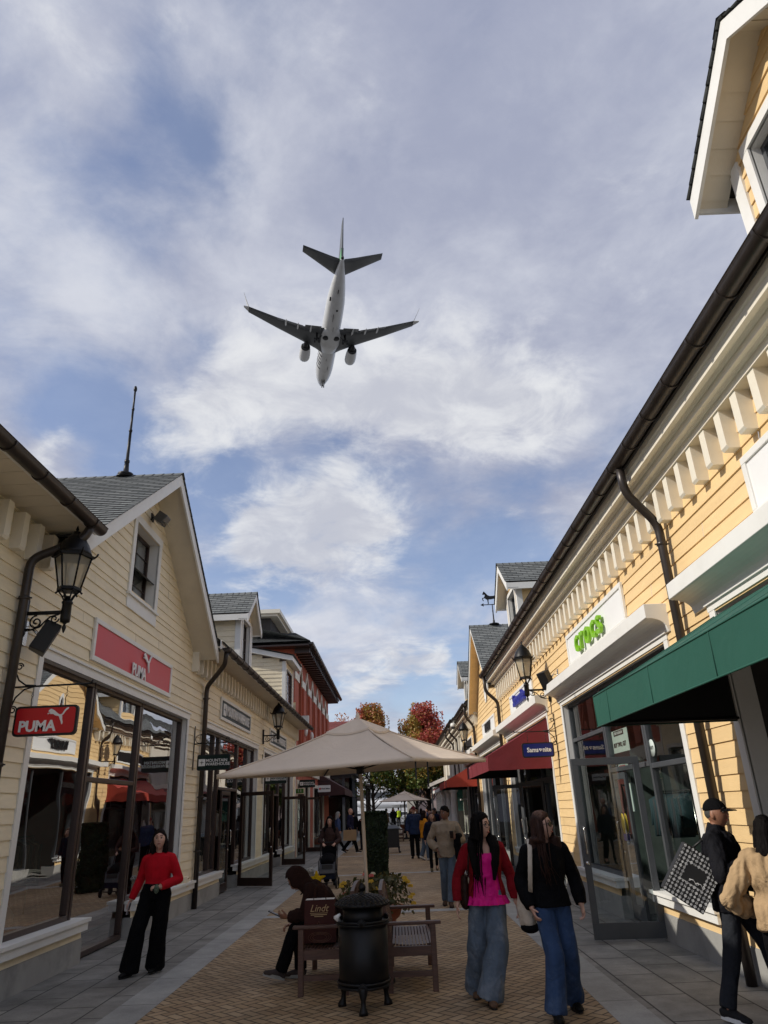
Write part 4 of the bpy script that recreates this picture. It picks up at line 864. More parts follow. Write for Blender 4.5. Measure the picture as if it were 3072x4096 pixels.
# ------------------------------------------------------------------ loudspeakers, flood light, camera
def speaker(loc,rz,label,tilt=-25):
    t=thing('loudspeaker',label,'loudspeaker',loc,'outdoor loudspeakers on the walls',rz); mb=MB(); Mx=Matrix.Translation((.27,0,-.05))@Matrix.Rotation(R(28),4,'Z')@Matrix.Rotation(R(-tilt),4,'Y')
    mb.hexa([Mx@V(p) for p in((-.10,-.09,-.19),(.09,-.14,-.19),(.09,.14,-.19),(-.10,.09,-.19),(-.10,-.09,.19),(.09,-.14,.19),(.09,.14,.19),(-.10,.09,.19))]); bevel(mb.build('cabinet',M['black'],t,False),.01)
    mb=MB(); mb.box(0,.015,-.05,.05,-.13,.17); mb.loft([(.01,0,.05),(.10,0,.06),(.18,0,-.02)],.014,8); mb.loft([(.01,.02,.10),(.06,.05,.13),(.12,.04,.06),(.19,.03,.0)],.006,6); mb.build('wall_bracket',M['chrome'],t,False)
    return t
speaker((XL+.01,8.45,3.92),0,'black loudspeaker tilted down on the cream wall under the nearest lantern'); speaker((XR-.01,15.5,4.28),math.pi,'black loudspeaker tilted down on the yellow wall beside the lime lettered sign')
t=thing('flood_light','grey flood light under the peak of the cream gable','flood light',(XL,12.6,7.1)); mb=MB(); Mx=Matrix.Translation((XL+.24,12.35,7.04))@Matrix.Rotation(R(35),4,'Y'); mb.obox(Mx,.2,.24,.2); bevel(mb.build('lamp_housing',M['greyframe'],t),.02)
mb=MB(); mb.obox(Matrix.Translation((XL+.32,12.35,6.94))@Matrix.Rotation(R(35),4,'Y'),.16,.2,.012); mb.build('lens',M['lampglass'],t); mb=MB(); mb.loft([(XL,12.45,7.12),(XL+.1,12.42,7.10),(XL+.2,12.35,7.06)],.018,8); mb.box(XL,XL+.03,12.38,12.52,7.05,7.19); mb.build('mount',M['black'],t)
t=thing('dome_camera','white dome security camera on a curved arm above the far lantern','security camera',(3.05,37.4,5.6)); mb=MB(); mb.loft([(3.5,37.4,5.45),(3.4,37.4,5.75),(3.2,37.4,5.85),(3.03,37.4,5.75)],.03,8); mb.build('arm',M['white'],t); mb=MB(); mb.lathe([(.04,.18),(.13,.15),(.15,.05),(.15,-.02)],(3.03,37.4,5.55),14); mb.build('housing',M['white'],t); mb=MB(); mb.ball((3.03,37.4,5.53),.12,12,8); mb.build('dome',M['greyframe'],t)
# ------------------------------------------------------------------ flag pole and weather vane
t=thing('flagpole','dark slim finial pole standing on the ridge of the cream gable','pole',(-5.04,12.35,7.95)); mb=MB(); mb.lathe([(.14,.0),(.15,.03),(.15,.06),(.09,.09),(.055,.11),(.042,.30),(.05,.31),(.05,.36),(.032,.37),(.026,1.0),(.034,1.01),(.034,1.05),(.024,1.06),(.021,1.5),(.028,1.51),(.028,1.55),(.020,1.56),(.019,1.95),(.032,1.97),(.036,2.02),(.024,2.07),(.004,2.09)],(-5.04,12.35,7.97),14); mb.build('pole',M['iron'],t); mb=MB(); mb.lathe([(.17,0),(.18,.02),(.10,.05)],(-5.04,12.35,7.94),14); mb.build('base_collar',M['iron'],t)
t=thing('weather_vane','dark horse weather vane on the ridge of the far yellow gable','weather vane',(4.2,27.9,8.42)); mb=MB(); mb.lathe([(.20,.0),(.21,.03),(.20,.05),(.06,.09),(.035,.11),(.05,.16),(.03,.20),(.022,.55),(.032,.57),(.022,.60),(.018,.86)],(4.2,27.9,8.44),12); mb.build('pole',M['iron'],t)
mb=MB(); mb.bar((3.80,27.9,9.28),(4.66,27.9,9.28),.02,.03); mb.prism([(3.72,9.28),(3.86,9.35),(3.84,9.28),(3.86,9.21)],lambda a,b,d:V((a,27.9+d,b)),-.01,.01); mb.build('arrow',M['iron'],t)
HS=[(110,690),(128,660),(135,640),(150,636),(160,650),(190,680),(215,715),(260,738),(345,738),(372,722),(400,725),(430,760),(440,830),(425,830),(408,770),(392,760),(395,800),(420,840),(415,890),(400,915),(383,915),(395,880),(370,835),(345,800),(320,805),(280,812),(235,812),(228,850),(232,905),(205,916),(212,890),(204,815),(180,808),(160,785),(125,785),(112,800),(128,825),(128,845),(112,840),(98,800),(102,775),(140,768),(150,745),(160,712),(150,700),(122,712)]
flat([((u-300)/1000*.78*1.0,-(v-915)/1000*.78) for u,v in HS],(4.2,27.9,9.30),XX,Z3,2.9*.85,.012,t,'horse','iron')
# ------------------------------------------------------------------ parasols
def parasol(name_label,loc,yaw,tilt,h=2.45,d=1.78,drop=.56,group='square tan parasols'):
    t=thing('parasol',name_label,'parasol',loc,group); Q=Matrix.Rotation(tilt[0],4,'X')@Matrix.Rotation(tilt[1],4,'Y')
    cor=[V((d*math.cos(yaw+k*math.pi/2),d*math.sin(yaw+k*math.pi/2),h-.17)) for k in range(4)]; ap=V((0,0,h+drop-.17))
    mb=MB(); n=14
    def pt(k,r,s):   # r 0 apex..1 rim, s across
        e=cor[k]*(1-s)+cor[(k+1)%4]*s; sag=-.055*math.sin(math.pi*r)*(4*s*(1-s))-.03*math.sin(math.pi*r); rim=-.03*4*s*(1-s)*r**3*0
        p=ap*(1-r)+e*r; inn=V((e.x,e.y,0))*(-.05*4*s*(1-s)*r**2); return Q@(p+V((0,0,sag))+inn)
    for k in range(4):
        for i in range(n):
            for j in range(n):
                r0,r1=.10+.90*i/n,.10+.90*(i+1)/n; s0,s1=j/n,(j+1)/n
                mb.face([pt(k,r0,s0),pt(k,r1,s0),pt(k,r1,s1),pt(k,r0,s1)],0,None,True)
        for j in range(n):
            s0,s1=j/n,(j+1)/n; dz=V((0,0,-.035)); mb.face([pt(k,1,s0),pt(k,1,s0)+dz,pt(k,1,s1)+dz,pt(k,1,s1)],0,None,True)
    o=mb.build('canopy',M['tan'],t,False); so_=o.modifiers.new('w','WELD'); so_.merge_threshold=.002; sf=o.modifiers.new('t','SOLIDIFY'); sf.thickness=.004
    mb=MB(); 
    for k in range(4):
        mb.loft([pt(k,.1+.9*i/n,0)+V((0,0,.004)) for i in range(n+1)],.010,6)
        for j in range(8):
            s0,s1=j/8,(j+1)/8; up=V((0,0,.03))
            mb.face([pt(k,.0,s0)+up,pt(k,.24,s0)+up*.9,pt(k,.24,s1)+up*.9,pt(k,.0,s1)+up],0,None,True); mb.face([pt(k,.24,s0)+up*.9,pt(k,.245,s0)+up*.2,pt(k,.245,s1)+up*.2,pt(k,.24,s1)+up*.9],0,None,True)
    mb.build('vent_cap',M['tan'],t,False)
    mb=MB(); a=Q@V((0,0,h+drop-.2)); mb.loft([(0,0,0),a],.021,14); mb.build('pole',M['tan'],t,False)
    mb=MB(); b=a+(Q@V((0,0,.06))-Q@V((0,0,0))); mb.lathe([(.035,0),(.04,.03),(.03,.05),(.025,.09),(.004,.13)],a,10); mb.build('finial',M['tan'],t,False)
    mb=MB(); hub=Q@V((0,0,h-.20))
    for k in range(4): mb.loft([pt(k,.12,0)-V((0,0,.03)),pt(k,.98,0)-V((0,0,.035))],.012,6); mb.loft([hub,pt(k,.55,0)-V((0,0,.04))],.010,6)
    mb.lathe([(.05,-.05),(.05,.05)],hub,10); mb.build('ribs',M['black'],t,False)
    for k,s in((1,.02),(1,.10)): 
        mb=MB(); p=pt(0,.97,.03+s*2)-V((0,0,.04)); mb.box(p.x-.008,p.x+.008,p.y-.003,p.y+.003,p.z-.16-s,p.z); mb.build('tie_strap',M['black'],t,False)
    mb=MB(); mb.lathe([(.26,0),(.26,.05),(.08,.09),(.04,.30),(.035,.32)],(0,0,0),16); mb.build('base_plate',M['iron'],t,False)
    return t
parasol('big square tan parasol between the two benches in the foreground',(-.365,9.3,0),math.atan2(-1.70,.63),(R(1.3),R(-1.8)),d=1.74)
parasol('small distant tan parasol in front of the lamp post',(.52,50,0),math.atan2(-1.70,.63),(0,0))
# ------------------------------------------------------------------ benches
def make_bench(loc,rz,label):
    t=thing('park_bench',label,'bench',loc,'teak benches under the parasol',rz); W=.69
    for s in(-1,1):
        mb=MB(); mb.box(.21,.27,s*W-.03,s*W+.03,0,.62); bevel(mb.build('leg',M['woodb'],t,False),.006)
        mb=MB(); vs=[(-.27,0),(-.21,0),(-.20,.44),(-.285,.93),(-.335,.92),(-.26,.44)]; mb.prism(vs,lambda a,b,d:V((a,s*W+d,b)),-.03,.03); bevel(mb.build('leg',M['woodb'],t,False),.006)
        mb=MB(); mb.box(-.28,.33,s*W-.042,s*W+.042,.62,.652); bevel(mb.build('armrest',M['woodb'],t,False),.008)
        mb=MB(); mb.box(-.21,.21,s*W-.02,s*W+.02,.33,.42); mb.box(-.21,.21,s*W-.02,s*W+.02,.14,.19); mb.build('side_rail',M['woodb'],t,False)
    mb=MB(); mb.box(.22,.255,-W+.03,W-.03,.33,.42); mb.build('front_rail',M['woodb'],t,False)
    mb=MB()
    for i in range(13): 
        x=.255-.037*i; z=.435-.018*math.sin(math.pi*i/12); mb.box(x-.014,x+.014,-W+.03,W-.03,z-.008,z+.01)
    mb.build('seat',M['woodb'],t,False)
    mb=MB(); 
    for i in range(19): 
        y=-W+.1+(2*W-.2)*i/18; mb.hexa([(-.235,y-.02,.52),(-.215,y-.02,.52),(-.215,y+.02,.52),(-.235,y+.02,.52),(-.30,y-.02,.86),(-.28,y-.02,.86),(-.28,y+.02,.86),(-.30,y+.02,.86)])
    mb.build('back_slats',M['woodb'],t,False)
    m=16
    for a,b,f in((.855,.96,1),(.48,.535,0)):
        mb=MB()
        for i in range(m):
            y0=-W+.03+(2*W-.06)*i/m;y1=-W+.03+(2*W-.06)*(i+1)/m; h=lambda y:b+f*.03*math.cos(y/W*1.57); xo=-.305 if f else -.235
            mb.hexa([(xo-.02,y0,a),(xo+.02,y0,a),(xo+.02,y1,a),(xo-.02,y1,a),(xo-.035,y0,h(y0)),(xo+.005,y0,h(y0)),(xo+.005,y1,h(y1)),(xo-.035,y1,h(y1))])
        mb.build('back_rail',M['woodb'],t,False)
    return t
b0=make_bench((-.86,9.5,0),math.pi,'teak bench on the left carrying the hooded person and a brown bag')
dup(b0,None,(.09,9.5,0),'empty teak slatted bench on the right of the parasol, behind the litter bin',0)
dup(b0,None,(.05,47,0),'distant bench by the square bin with nobody on it',0)
# ------------------------------------------------------------------ litter bins
def litter_bin(loc,label):
    t=thing('litter_bin',label,'litter bin',loc); mb=MB(); mb.lathe([(.235,.19),(.245,.20),(.25,.75)],(0,0,0),36); mb.lathe([(.20,.70),(.205,.885)],(0,0,0),30); mb.build('body',M['iron'],t,False)
    for r,z in((.252,.20),(.255,.235),(.258,.73),(.262,.755)): mb=MB(); mb.lathe([(r,z-.012),(r+.012,z-.006),(r+.012,z+.006),(r,z+.012)],(0,0,0),36,cap=False); mb.build('ring',M['iron'],t,False)
    mb=MB(); mb.lathe([(.27,.885),(.282,.895),(.285,.905),(.272,.912),(.25,.93),(.20,.958),(.14,.975),(.07,.985)],(0,0,0),40)
    for i,(r,z,n,tl) in enumerate(((.262,.915,30,25),(.232,.936,28,25),(.20,.952,25,22),(.165,.965,21,18),(.13,.973,17,14),(.095,.979,13,10))):
        for k in range(n):
            a=2*math.pi*(k+.5*(i%2))/n; mb.ball((r*math.cos(a),r*math.sin(a),z),(.030,.026,.012),8,5,M=Matrix.Rotation(a,3,'Z')@Matrix.Rotation(R(tl),3,'Y'))
    mb.build('lid',M['iron'],t,False)
    mb=MB(); mb.lathe([(.045,.98),(.05,.99),(.02,1.0),(.018,1.02),(.035,1.03),(.04,1.05),(.03,1.075),(.004,1.095)],(0,0,0),14); mb.build('finial',M['iron'],t,False)
    for k in range(3):
        a=R(-90+120*k); mb=MB(); P=lambda r,z:(r*math.cos(a),r*math.sin(a),z); mb.loft([P(.225,.215),P(.245,.18),P(.245,.11),P(.25,.06),P(.262,.025),P(.265,0)],[.05,.045,.024,.026,.042,.046],10,xd=(-math.sin(a),math.cos(a),0)); mb.build('leg',M['iron'],t,False)
        for z in(.225,.76):
            m2=MB()
            for q in range(-3,4): 
                c_=V((math.cos(a),math.sin(a),0));s_=V((-math.sin(a),math.cos(a),0)); o_=c_*.272+V((0,0,z-.03)); m2.loft([o_,o_+s_*(.05*math.sin(q*.38))+V((0,0,.062*math.cos(q*.38)))],[.004,.010],6)
            m2.build('shell_ornament',M['iron'],t,False)
    for k in range(8):
        a=R(22+45*k); 
    mb=MB(); mb.loft([(-.23,-.08,.76),(-.26,-.11,.80),(-.22,-.13,.83)],[.02,.03,.012],7); mb.build('paper_scrap',M['swhite'],t,False)
    return t
litter_bin((-.40,8.23,0),'round black litter bin with a scaled domed lid in front of the benches')
def square_bin(loc,label,s=1):
    t=thing('square_litter_bin',label,'litter bin',loc,'square black litter bins'); mb=MB(); w=.27
    mb.box(-w,w,-w,w,.22,1.0); bevel(mb.build('body',M['black'],t,False),.02)
    mb=MB(); mb.hexa([(-w-.05,-w-.05,1.0),(w+.05,-w-.05,1.0),(w+.05,w+.05,1.0),(-w-.05,w+.05,1.0),(-.1,-.1,1.14),(.1,-.1,1.14),(.1,.1,1.14),(-.1,.1,1.14)]); mb.box(-w-.05,w+.05,-w-.05,w+.05,.97,1.0); mb.ball((0,0,1.17),.05,10,6); mb.build('lid',M['greyframe'],t,False)
    for x in(-1,1):
        for y in(-1,1):
            mb=MB(); mb.loft([(x*w*.9,y*w*.9,.24),(x*w*.9,y*w*.9,.1),(x*w*.95,y*w*.95,.03),(x*w*1.05,y*w*1.05,0)],[.05,.025,.03,.06],8); mb.build('leg',M['iron'],t,False)
    return t
square_bin((-.24,34.9,0),'square black litter bin on scrolled feet behind the clipped hedge'); square_bin((.95,47,0),'square black litter bin by the distant bench')
# ------------------------------------------------------------------ plants
def leafmat(name,c1,c2,c3=None,rough=.55):
    m=bpy.data.materials.new(name); nt,N,Lk=nodes(m); b=N['Principled BSDF']; b.inputs['Roughness'].default_value=rough
    g=N.new('ShaderNodeNewGeometry'); rp=N.new('ShaderNodeValToRGB'); e=rp.color_ramp.elements; e[0].color=(*c1,1); e[1].color=(*c2,1)
    if c3: q=e.new(.5); q.color=(*c3,1)
    Lk.new(g.outputs['Random Per Island'],rp.inputs[0]); Lk.new(rp.outputs[0],b.inputs['Base Color'])
    out=N['Material Output']; tr=N.new('ShaderNodeBsdfTranslucent'); Lk.new(rp.outputs[0],tr.inputs[0]); mx=N.new('ShaderNodeMixShader'); mx.inputs[0].default_value=.3; Lk.new(b.outputs[0],mx.inputs[1]); Lk.new(tr.outputs[0],mx.inputs[2]); Lk.new(mx.outputs[0],out.inputs[0])
    return m
M['hedge']=leafmat('hedge_leaf',(.008,.018,.006),(.03,.055,.015)); M['l_green']=leafmat('green_leaf',(.04,.08,.015),(.19,.23,.045),(.10,.15,.03)); M['l_gold']=leafmat('golden_leaf',(.22,.18,.03),(.46,.30,.06),(.33,.22,.04)); M['l_orange']=leafmat('orange_leaf',(.32,.12,.04),(.50,.20,.07)); M['l_red']=leafmat('red_leaf',(.30,.04,.035),(.56,.13,.09),(.44,.08,.06)); M['bark']=pm('bark',(.055,.042,.035),.9,.3,6,.5,30,stretch=(1,1,.3)); M['petal_y']=leafmat('yellow_petal',(.6,.38,.02),(.75,.5,.05)); M['petal_w']=leafmat('pale_petal',(.7,.62,.45),(.75,.7,.5)); M['petal_r']=leafmat('coral_petal',(.65,.08,.08),(.7,.2,.15)); M['l_begonia']=leafmat('begonia_leaf',(.03,.05,.012),(.13,.10,.03),(.08,.075,.02))
rnd=random.Random(42)
def leaf(mb,p,n,s,mi=0,asp=.6):
    n=V(n).normalized(); a=n.orthogonal().normalized(); b=n.cross(a); t=rnd.uniform(0,6.28); x=a*math.cos(t)+b*math.sin(t); y=n.cross(x); p=V(p)
    mb.face([p-x*s*.5,p-y*s*asp*.5+n*s*.08,p+x*s*.5,p+y*s*asp*.5+n*s*.08],mi)
def hedge(loc,w,d,h,n,label):
    t=thing('clipped_hedge',label,'hedge',loc); mb=MB()
    for i in range(n):
        f=rnd.random(); z=rnd.uniform(.02,h); q=.05*noise.noise((rnd.random()*0+z*3,loc[0],1))
        if f<.8:
            a=rnd.uniform(0,4); k=int(a); e=a-k-.5; sx,sy,nn={0:(e*w,-d/2,(0,-1,0)),1:(w/2,e*d,(1,0,0)),2:(e*w,d/2,(0,1,0)),3:(-w/2,e*d,(-1,0,0))}[k]
            p=V((sx,sy,z)); r=.07*noise.noise((sx*4,sy*4,z*3)); p+=V(nn)*(r-rnd.uniform(0,.06))
        else: nn=(0,0,1); p=V((rnd.uniform(-w/2,w/2),rnd.uniform(-d/2,d/2),h-rnd.uniform(0,.05)+.03*noise.noise((sx*9 if f<.8 else rnd.random()*9,1,2))))
        leaf(mb,p,V(nn)+V((rnd.gauss(0,.6),rnd.gauss(0,.6),rnd.gauss(0,.6)+.3)),rnd.uniform(.05,.085))
    mb.build('foliage',M['hedge'],t,False)
    mb=MB(); mb.box(-w/2+.07,w/2-.07,-d/2+.07,d/2-.07,.04,h-.07); mb.build('inner_growth',M['hedge'],t,False)
    mb=MB(); mb.loft([(0,0,0),(0,0,h*.5)],.03,8); mb.build('stem',M['bark'],t,False)
hedge((-.64,21.9,0),.62,.55,1.74,11000,'tall dark clipped hedge column behind the parasol pole')
def planter(loc,r,h,label,nl,flowers=True,group=None):
    t=thing('flower_pot',label,'flower pot',loc,group); mb=MB(); mb.lathe([(.6*r,0),(.66*r,.02),(.66*r,.08),(.6*r,.1),(.7*r,.2*h/.45),(.62*r,.24*h/.45),(.85*r,.3*h/.45),(.95*r,.40*h/.45),(1.05*r,.41*h/.45),(1.05*r,h),(.9*r,h)],(0,0,0),24); mb.build('pot',M['terra'],t,False)
    mb=MB(); st=MB()
    for i in range(nl):
        a=rnd.uniform(0,6.28); el=rnd.uniform(-.25,1.45); q=rnd.uniform(.5,1)**.5*r*1.55; p=V((q*math.cos(a)*math.cos(el*.8),q*math.sin(a)*math.cos(el*.8),h+q*.95*math.sin(el))); leaf(mb,p,V((math.cos(a),math.sin(a),.7))+V((rnd.gauss(0,.5),rnd.gauss(0,.5),rnd.gauss(0,.4))),rnd.uniform(.06,.12))
        if i%14==0: st.loft([(0,0,h-.02),p*.5+V((0,0,h*.5+.05)),p],.004,5)
    f=mb.build('foliage',M['l_begonia'],t,False); st.build('stems',M['l_begonia'],t,False)
    if flowers:
        for i in range(17):
            a=rnd.uniform(0,6.28) if i>7 else rnd.uniform(-2.6,.2); el=rnd.uniform(-.1,1.2); q=r*1.6; c=V((q*math.cos(a)*math.cos(el*.8),q*math.sin(a)*math.cos(el*.8),h+q*.95*math.sin(el))); fm=MB(); k=10
            for j in range(k):
                b=6.28*j/k; d=V((math.cos(b),math.sin(b),.4+.3*(j%2))); leaf(fm,c+d*.025,d+V((0,-.6,.3)),rnd.uniform(.045,.07),asp=.8)
            fm.build('flower',M[['petal_y','petal_y','petal_y','petal_w','petal_r'][i%5]],t,False)
    return t
planter((-.28,12.3,0),.30,.43,'terracotta pot of yellow begonias behind the right bench',520)
planter((-.62,12.0,0),.27,.42,'terracotta pot of yellow begonias by the parasol pole',380)
planter((.62,63,0),.45,.6,'low distant planter with small pale flowers beside the lamp post',160)
planter((-1.2,62,0),.7,.5,'low distant planter of green leaves left of the street end',250,False)
def tree(loc,h,cr,z0,label,n,cols,lean=0,stem=1.9):
    t=thing('maple_tree',label,'tree',loc,'autumn maples at the end of the street'); tk=MB(); tk.loft([(0,0,0),(.03,0,.3),(.05,.02,stem),(.02,.0,stem+1.5),(0,0,h*.72),(0,0,h*.9)],[.20,.15,.125,.095,.05,.02],10)
    crown=MB(); cl=[]
    for i in range(70):
        f=rnd.random()**.8; z=z0+(h-z0)*f; pr=(math.sin(math.pi*min(1,(.30+.70*f)**1.05))**.8+.25*max(0,.35-f)/.35)*cr; a=rnd.uniform(0,6.28); q=rnd.uniform(.15,1)**.5*pr*.85; c=V((q*math.cos(a)+lean*f,q*math.sin(a),z)); cl.append(c)
        b=V((0,0,max(stem*.9,z-1.0-rnd.random()))); tk.loft([b,(b+c)/2+V((rnd.gauss(0,.15),rnd.gauss(0,.15),.1)),c],[.045,.025,.008],6)
    for i in range(n):
        c=cl[i%len(cl)]; rr=cr*.30; g_=lambda w_:max(-1.5,min(1.5,rnd.gauss(0,1)))*w_; p=c+V((g_(rr*.6),g_(rr*.6),g_(rr*.62)))
        if p.z<z0-.5: continue
        leaf(crown,p,(rnd.gauss(0,1),rnd.gauss(0,1),rnd.gauss(.5,1)),rnd.uniform(.13,.24),cols(p,h),.75)
    tk.build('trunk',M['bark'],t,False); crown.build('crown',[M['l_green'],M['l_gold'],M['l_orange'],M['l_red']],t,False)
def colR(p,h):
    f=p.z/h+.06*noise.noise((p.x,p.y,p.z)); 
    if f>.55 and p.x>-.4+.9*noise.noise((p.z*.6,p.y*.3,4)): return 3 if rnd.random()<.8 else 2
    if f>.62: return 1 if rnd.random()<.75 else 2
    if f>.45: return 1 if rnd.random()<.55 else 0
    return 0 if rnd.random()<.85 else 1
def colL(p,h):
    f=p.z/h+.06*noise.noise((p.x,p.y,p.z))
    if f>.55 and p.x<-.55: return 3 if rnd.random()<.5 else 2
    if f>.85: return 2 if rnd.random()<.6 else 1
    if f>.6: return 1 if rnd.random()<.55 else (2 if rnd.random()<.5 else 0)
    return 0 if rnd.random()<.8 else 1
tree((2.45,60,0),9.1,2.8,2.8,'maple with bright red and gold top at the right of the street end',22000,colR)
tree((-1.9,60,0),9.3,2.6,2.8,'maple with rust and olive crown at the left behind the parasol top',20000,colL)
tree((-5.2,74,0),10.3,2.4,3.5,'maple showing only a red tip above the red roof',2500,lambda p,h:2)
tree((1.9,74,0),6.2,1.7,2.9,'small bronze leaved maple in front of the poster wall',2500,lambda p,h:2 if rnd.random()<.7 else 1)
# ------------------------------------------------------------------ far end of the street
M['pgrey']=pm('slate_blue_paint',(.075,.085,.10),.6,.1,2); M['offw']=pm('off_white_render',(.62,.58,.50),.75,.05,1,dirt=((.45,.41,.35),.8,.4)); M['terrawhite']=pm('far_white_wall',(.62,.62,.62),.8,.06,.02)
M['tealglass']=pm('teal_tinted_glass',(.05,.16,.14),.15,.1,2)
t=thing('pavilion','slate grey timber pavilion with clerestory windows behind the dark brown awning','building',(-6,56,0)); fp=Fr((-3.1,0,0),(0,1,0),(1,0,0)); fq=Fr((0,53,0),(1,0,0),(0,-1,0))
mb=MB(); mb.box(-9,-3.15,53.05,60,0,.5); mb.box(-9,-3.15,53.05,60,3.95,4.15)
for x in(-9,-7.7,-6.4,-5.1,-3.8,-3.3): mb.box(x,x+.18,53,53.2,.5,3.95)
for y in(53.0,54.5,56,57.5,59.8): mb.box(-3.3,-3.12,y,y+.18,.5,3.95)
mb.box(-9,-3.12,53.02,53.18,2.75,2.95); mb.box(-3.28,-3.14,53,60,2.75,2.95); mb.build('frame',M['pgrey'],t)
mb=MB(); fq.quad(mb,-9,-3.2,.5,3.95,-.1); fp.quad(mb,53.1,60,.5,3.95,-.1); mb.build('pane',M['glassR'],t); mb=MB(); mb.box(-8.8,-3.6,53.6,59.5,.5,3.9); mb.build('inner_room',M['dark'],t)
mb=MB(); mb.box(-9.2,-2.85,52.7,60,4.15,4.28); mb.box(-9.3,-2.75,52.6,60.1,4.28,4.42); mb.build('cornice',M['pgrey'],t)
t=thing('open_shelter','open timber shelter with a sloping white edged roof on posts left of the street end','shelter',(-3.5,64,0)); mb=MB()
mb.hexa([(-7,60.5,4.6),(-2.0,60.5,3.55),(-2.0,69,3.55),(-7,69,4.6),(-7,60.5,4.75),(-2.0,60.5,3.70),(-2.0,69,3.70),(-7,69,4.75)]); mb.build('roof',M['white'],t)
mb=MB(); mb.hexa([(-7,60.7,4.5),(-2.1,60.7,3.47),(-2.1,68.9,3.47),(-7,68.9,4.5),(-7,60.7,4.58),(-2.1,60.7,3.54),(-2.1,68.9,3.54),(-7,68.9,4.58)]); mb.build('roof_boards',M['bronze'],t)
for y in(61,64.5,68): mb=MB(); mb.box(-2.5,-2.35,y,y+.15,0,3.55); mb.bar((-2.42,y+.07,2.9),(-3.2,y+.07,3.65),.1,.1); mb.build('post',M['bronze'],t)
t=thing('red_roof_building','low building with a red shingle roof behind the red stucco building','building',(-8,66,0)); mb=MB(); mb.box(-16,-3.9,61,74,0,8.0); mb.build('wall',M['offw'],t); mb=MB(); shingle(mb,(-16,60.7,8.0),(1,0,0),(0,1,.28),4.2,lambda q:0,lambda q:12.6); mb.build('roof',M['redshingle'],t); mb=MB(); mb.box(-16,-3.4,60.6,60.75,7.75,8.0); mb.box(-3.5,-3.36,60.6,66,7.75,8.02); mb.build('fascia',M['white'],t)
mb=MB(); shingle(mb,(-16,58.6,6.9),(1,0,0),(0,1,.45),2.4,lambda q:0,lambda q:12.3); mb.build('porch_roof',M['redshingle'],t)
# white building on the right
t=thing('white_building','white classical building with cornice, downpipes and a column beyond the yellow shops','building',(3.8,46,0)); fw=Fr((3.72,0,0),(0,1,0),(-1,0,0)); mb=MB(); fw.box(mb,39.5,57,3.3,6.1,-6,0); fw.box(mb,39.5,57,0,3.3,-6,-1.2)
for y in(39.6,42,44.5,47,50,53,56): fw.box(mb,y,y+.45,3.3,5.5,0,.10)
mb.build('wall',M['offw'],t); mb=MB()
for d,z0,z1 in((.12,5.45,5.6),(.25,5.6,5.75),(.40,5.75,5.95),(.52,5.95,6.1)): fw.box(mb,39.4,57.1,z0,z1,-.5,d)
fw.box(mb,39.4,57,3.25,3.5,-.2,.14); mb.build('cornice',M['ivory'],t); gutter(t,fw,39.4,57.1,.60,6.12,.09,1.0)
mb=MB(); shingle(mb,fw.P(0,6.2,.55),(0,1,0),(1,0,.5),4,lambda q:39.4,lambda q:57.1); mb.build('roof',M['shingle'],t)
mb=MB(); shingle(mb,fw.P(0,3.0,1.0),(0,1,0),(1,0,.35),1.1,lambda q:40,lambda q:56); fw.box(mb,40,56,2.85,3.0,.85,1.0); mb.build('porch_roof',M['redshingle'],t)
mb=MB(); fw.box(mb,40,56,2.72,2.9,.95,1.05); mb.build('porch_fascia',M['white'],t)
for y in(40.4,44.2,48.2): mb=MB(); mb.lathe([(.27,0),(.27,.12),(.20,.18),(.19,1.4),(.165,2.45),(.2,2.5),(.24,2.56),(.24,2.72)],(3.03,y,0),18); mb.build('column',M['white'],t)
for y in(42.5,45.6): downpipe(t,[(3.15,y,6.05),(3.2,y,5.7),(3.62,y+.2,5.3),(3.62,y+.2,3.4)],.05)
mb=MB(); fw.quad(mb,39.6,57,.1,3.2,-1.1); mb.build('shop_glass',M['glassR'],t)
mb=MB(); 
for y in(39.7,40.9,42.3,44,46,48.5,51,54): fw.box(mb,y,y+.12,.0,3.2,-1.12,-1.0)
fw.box(mb,39.6,57,2.2,2.3,-1.12,-1.0); mb.build('shop_frame',M['white'],t)
t=thing('glass_pavilion','teal glass fronted shop under a white sloping porch at the right of the street end','building',(4,60,0)); mb=MB(); mb.box(3.5,9,57.4,68,.6,3.3); mb.build('glazed_front',M['tealglass'],t); mb=MB(); mb.box(3.45,9,57.35,68,0,1.5); mb.build('base_wall',M['dark'],t); mb=MB(); mb.hexa([(2.5,57,3.2),(9,57,5.6),(9,69,5.6),(2.5,69,3.2),(2.5,57,3.4),(9,57,5.8),(9,69,5.8),(2.5,69,3.4)]); mb.build('roof',M['redshingle'],t); mb=MB(); mb.hexa([(2.45,56.9,3.2),(9,56.9,5.62),(9,57,5.62),(2.45,57,3.2),(2.45,56.9,3.45),(9,56.9,5.87),(9,57,5.87),(2.45,57,3.45)]); mb.box(2.4,2.5,57,69,3.15,3.4); mb.build('fascia',M['white'],t)
for y in(57.3,61,65): mb=MB(); mb.box(2.62,2.74,y,y+.12,0,3.25); mb.build('post',M['greyframe'],t)
t=thing('poster_wall','tall cream wall with a large pinkish fashion poster at the end of the street','wall',(2.2,80,0)); mb=MB(); mb.box(1.05,2.0,80,80.6,0,5.6); mb.box(2.0,9,80.3,81,0,4.6); mb.build('wall',M['offw'],t)
M['poster']=pm('pale_pink_poster',(.55,.42,.38),.6,.25,.8); M['skinp']=pm('poster_skin',(.42,.24,.17),.6,.1,2); mb=MB(); mb.box(2.2,4.6,80.24,80.29,.4,3.6); mb.build('poster',M['poster'],t)
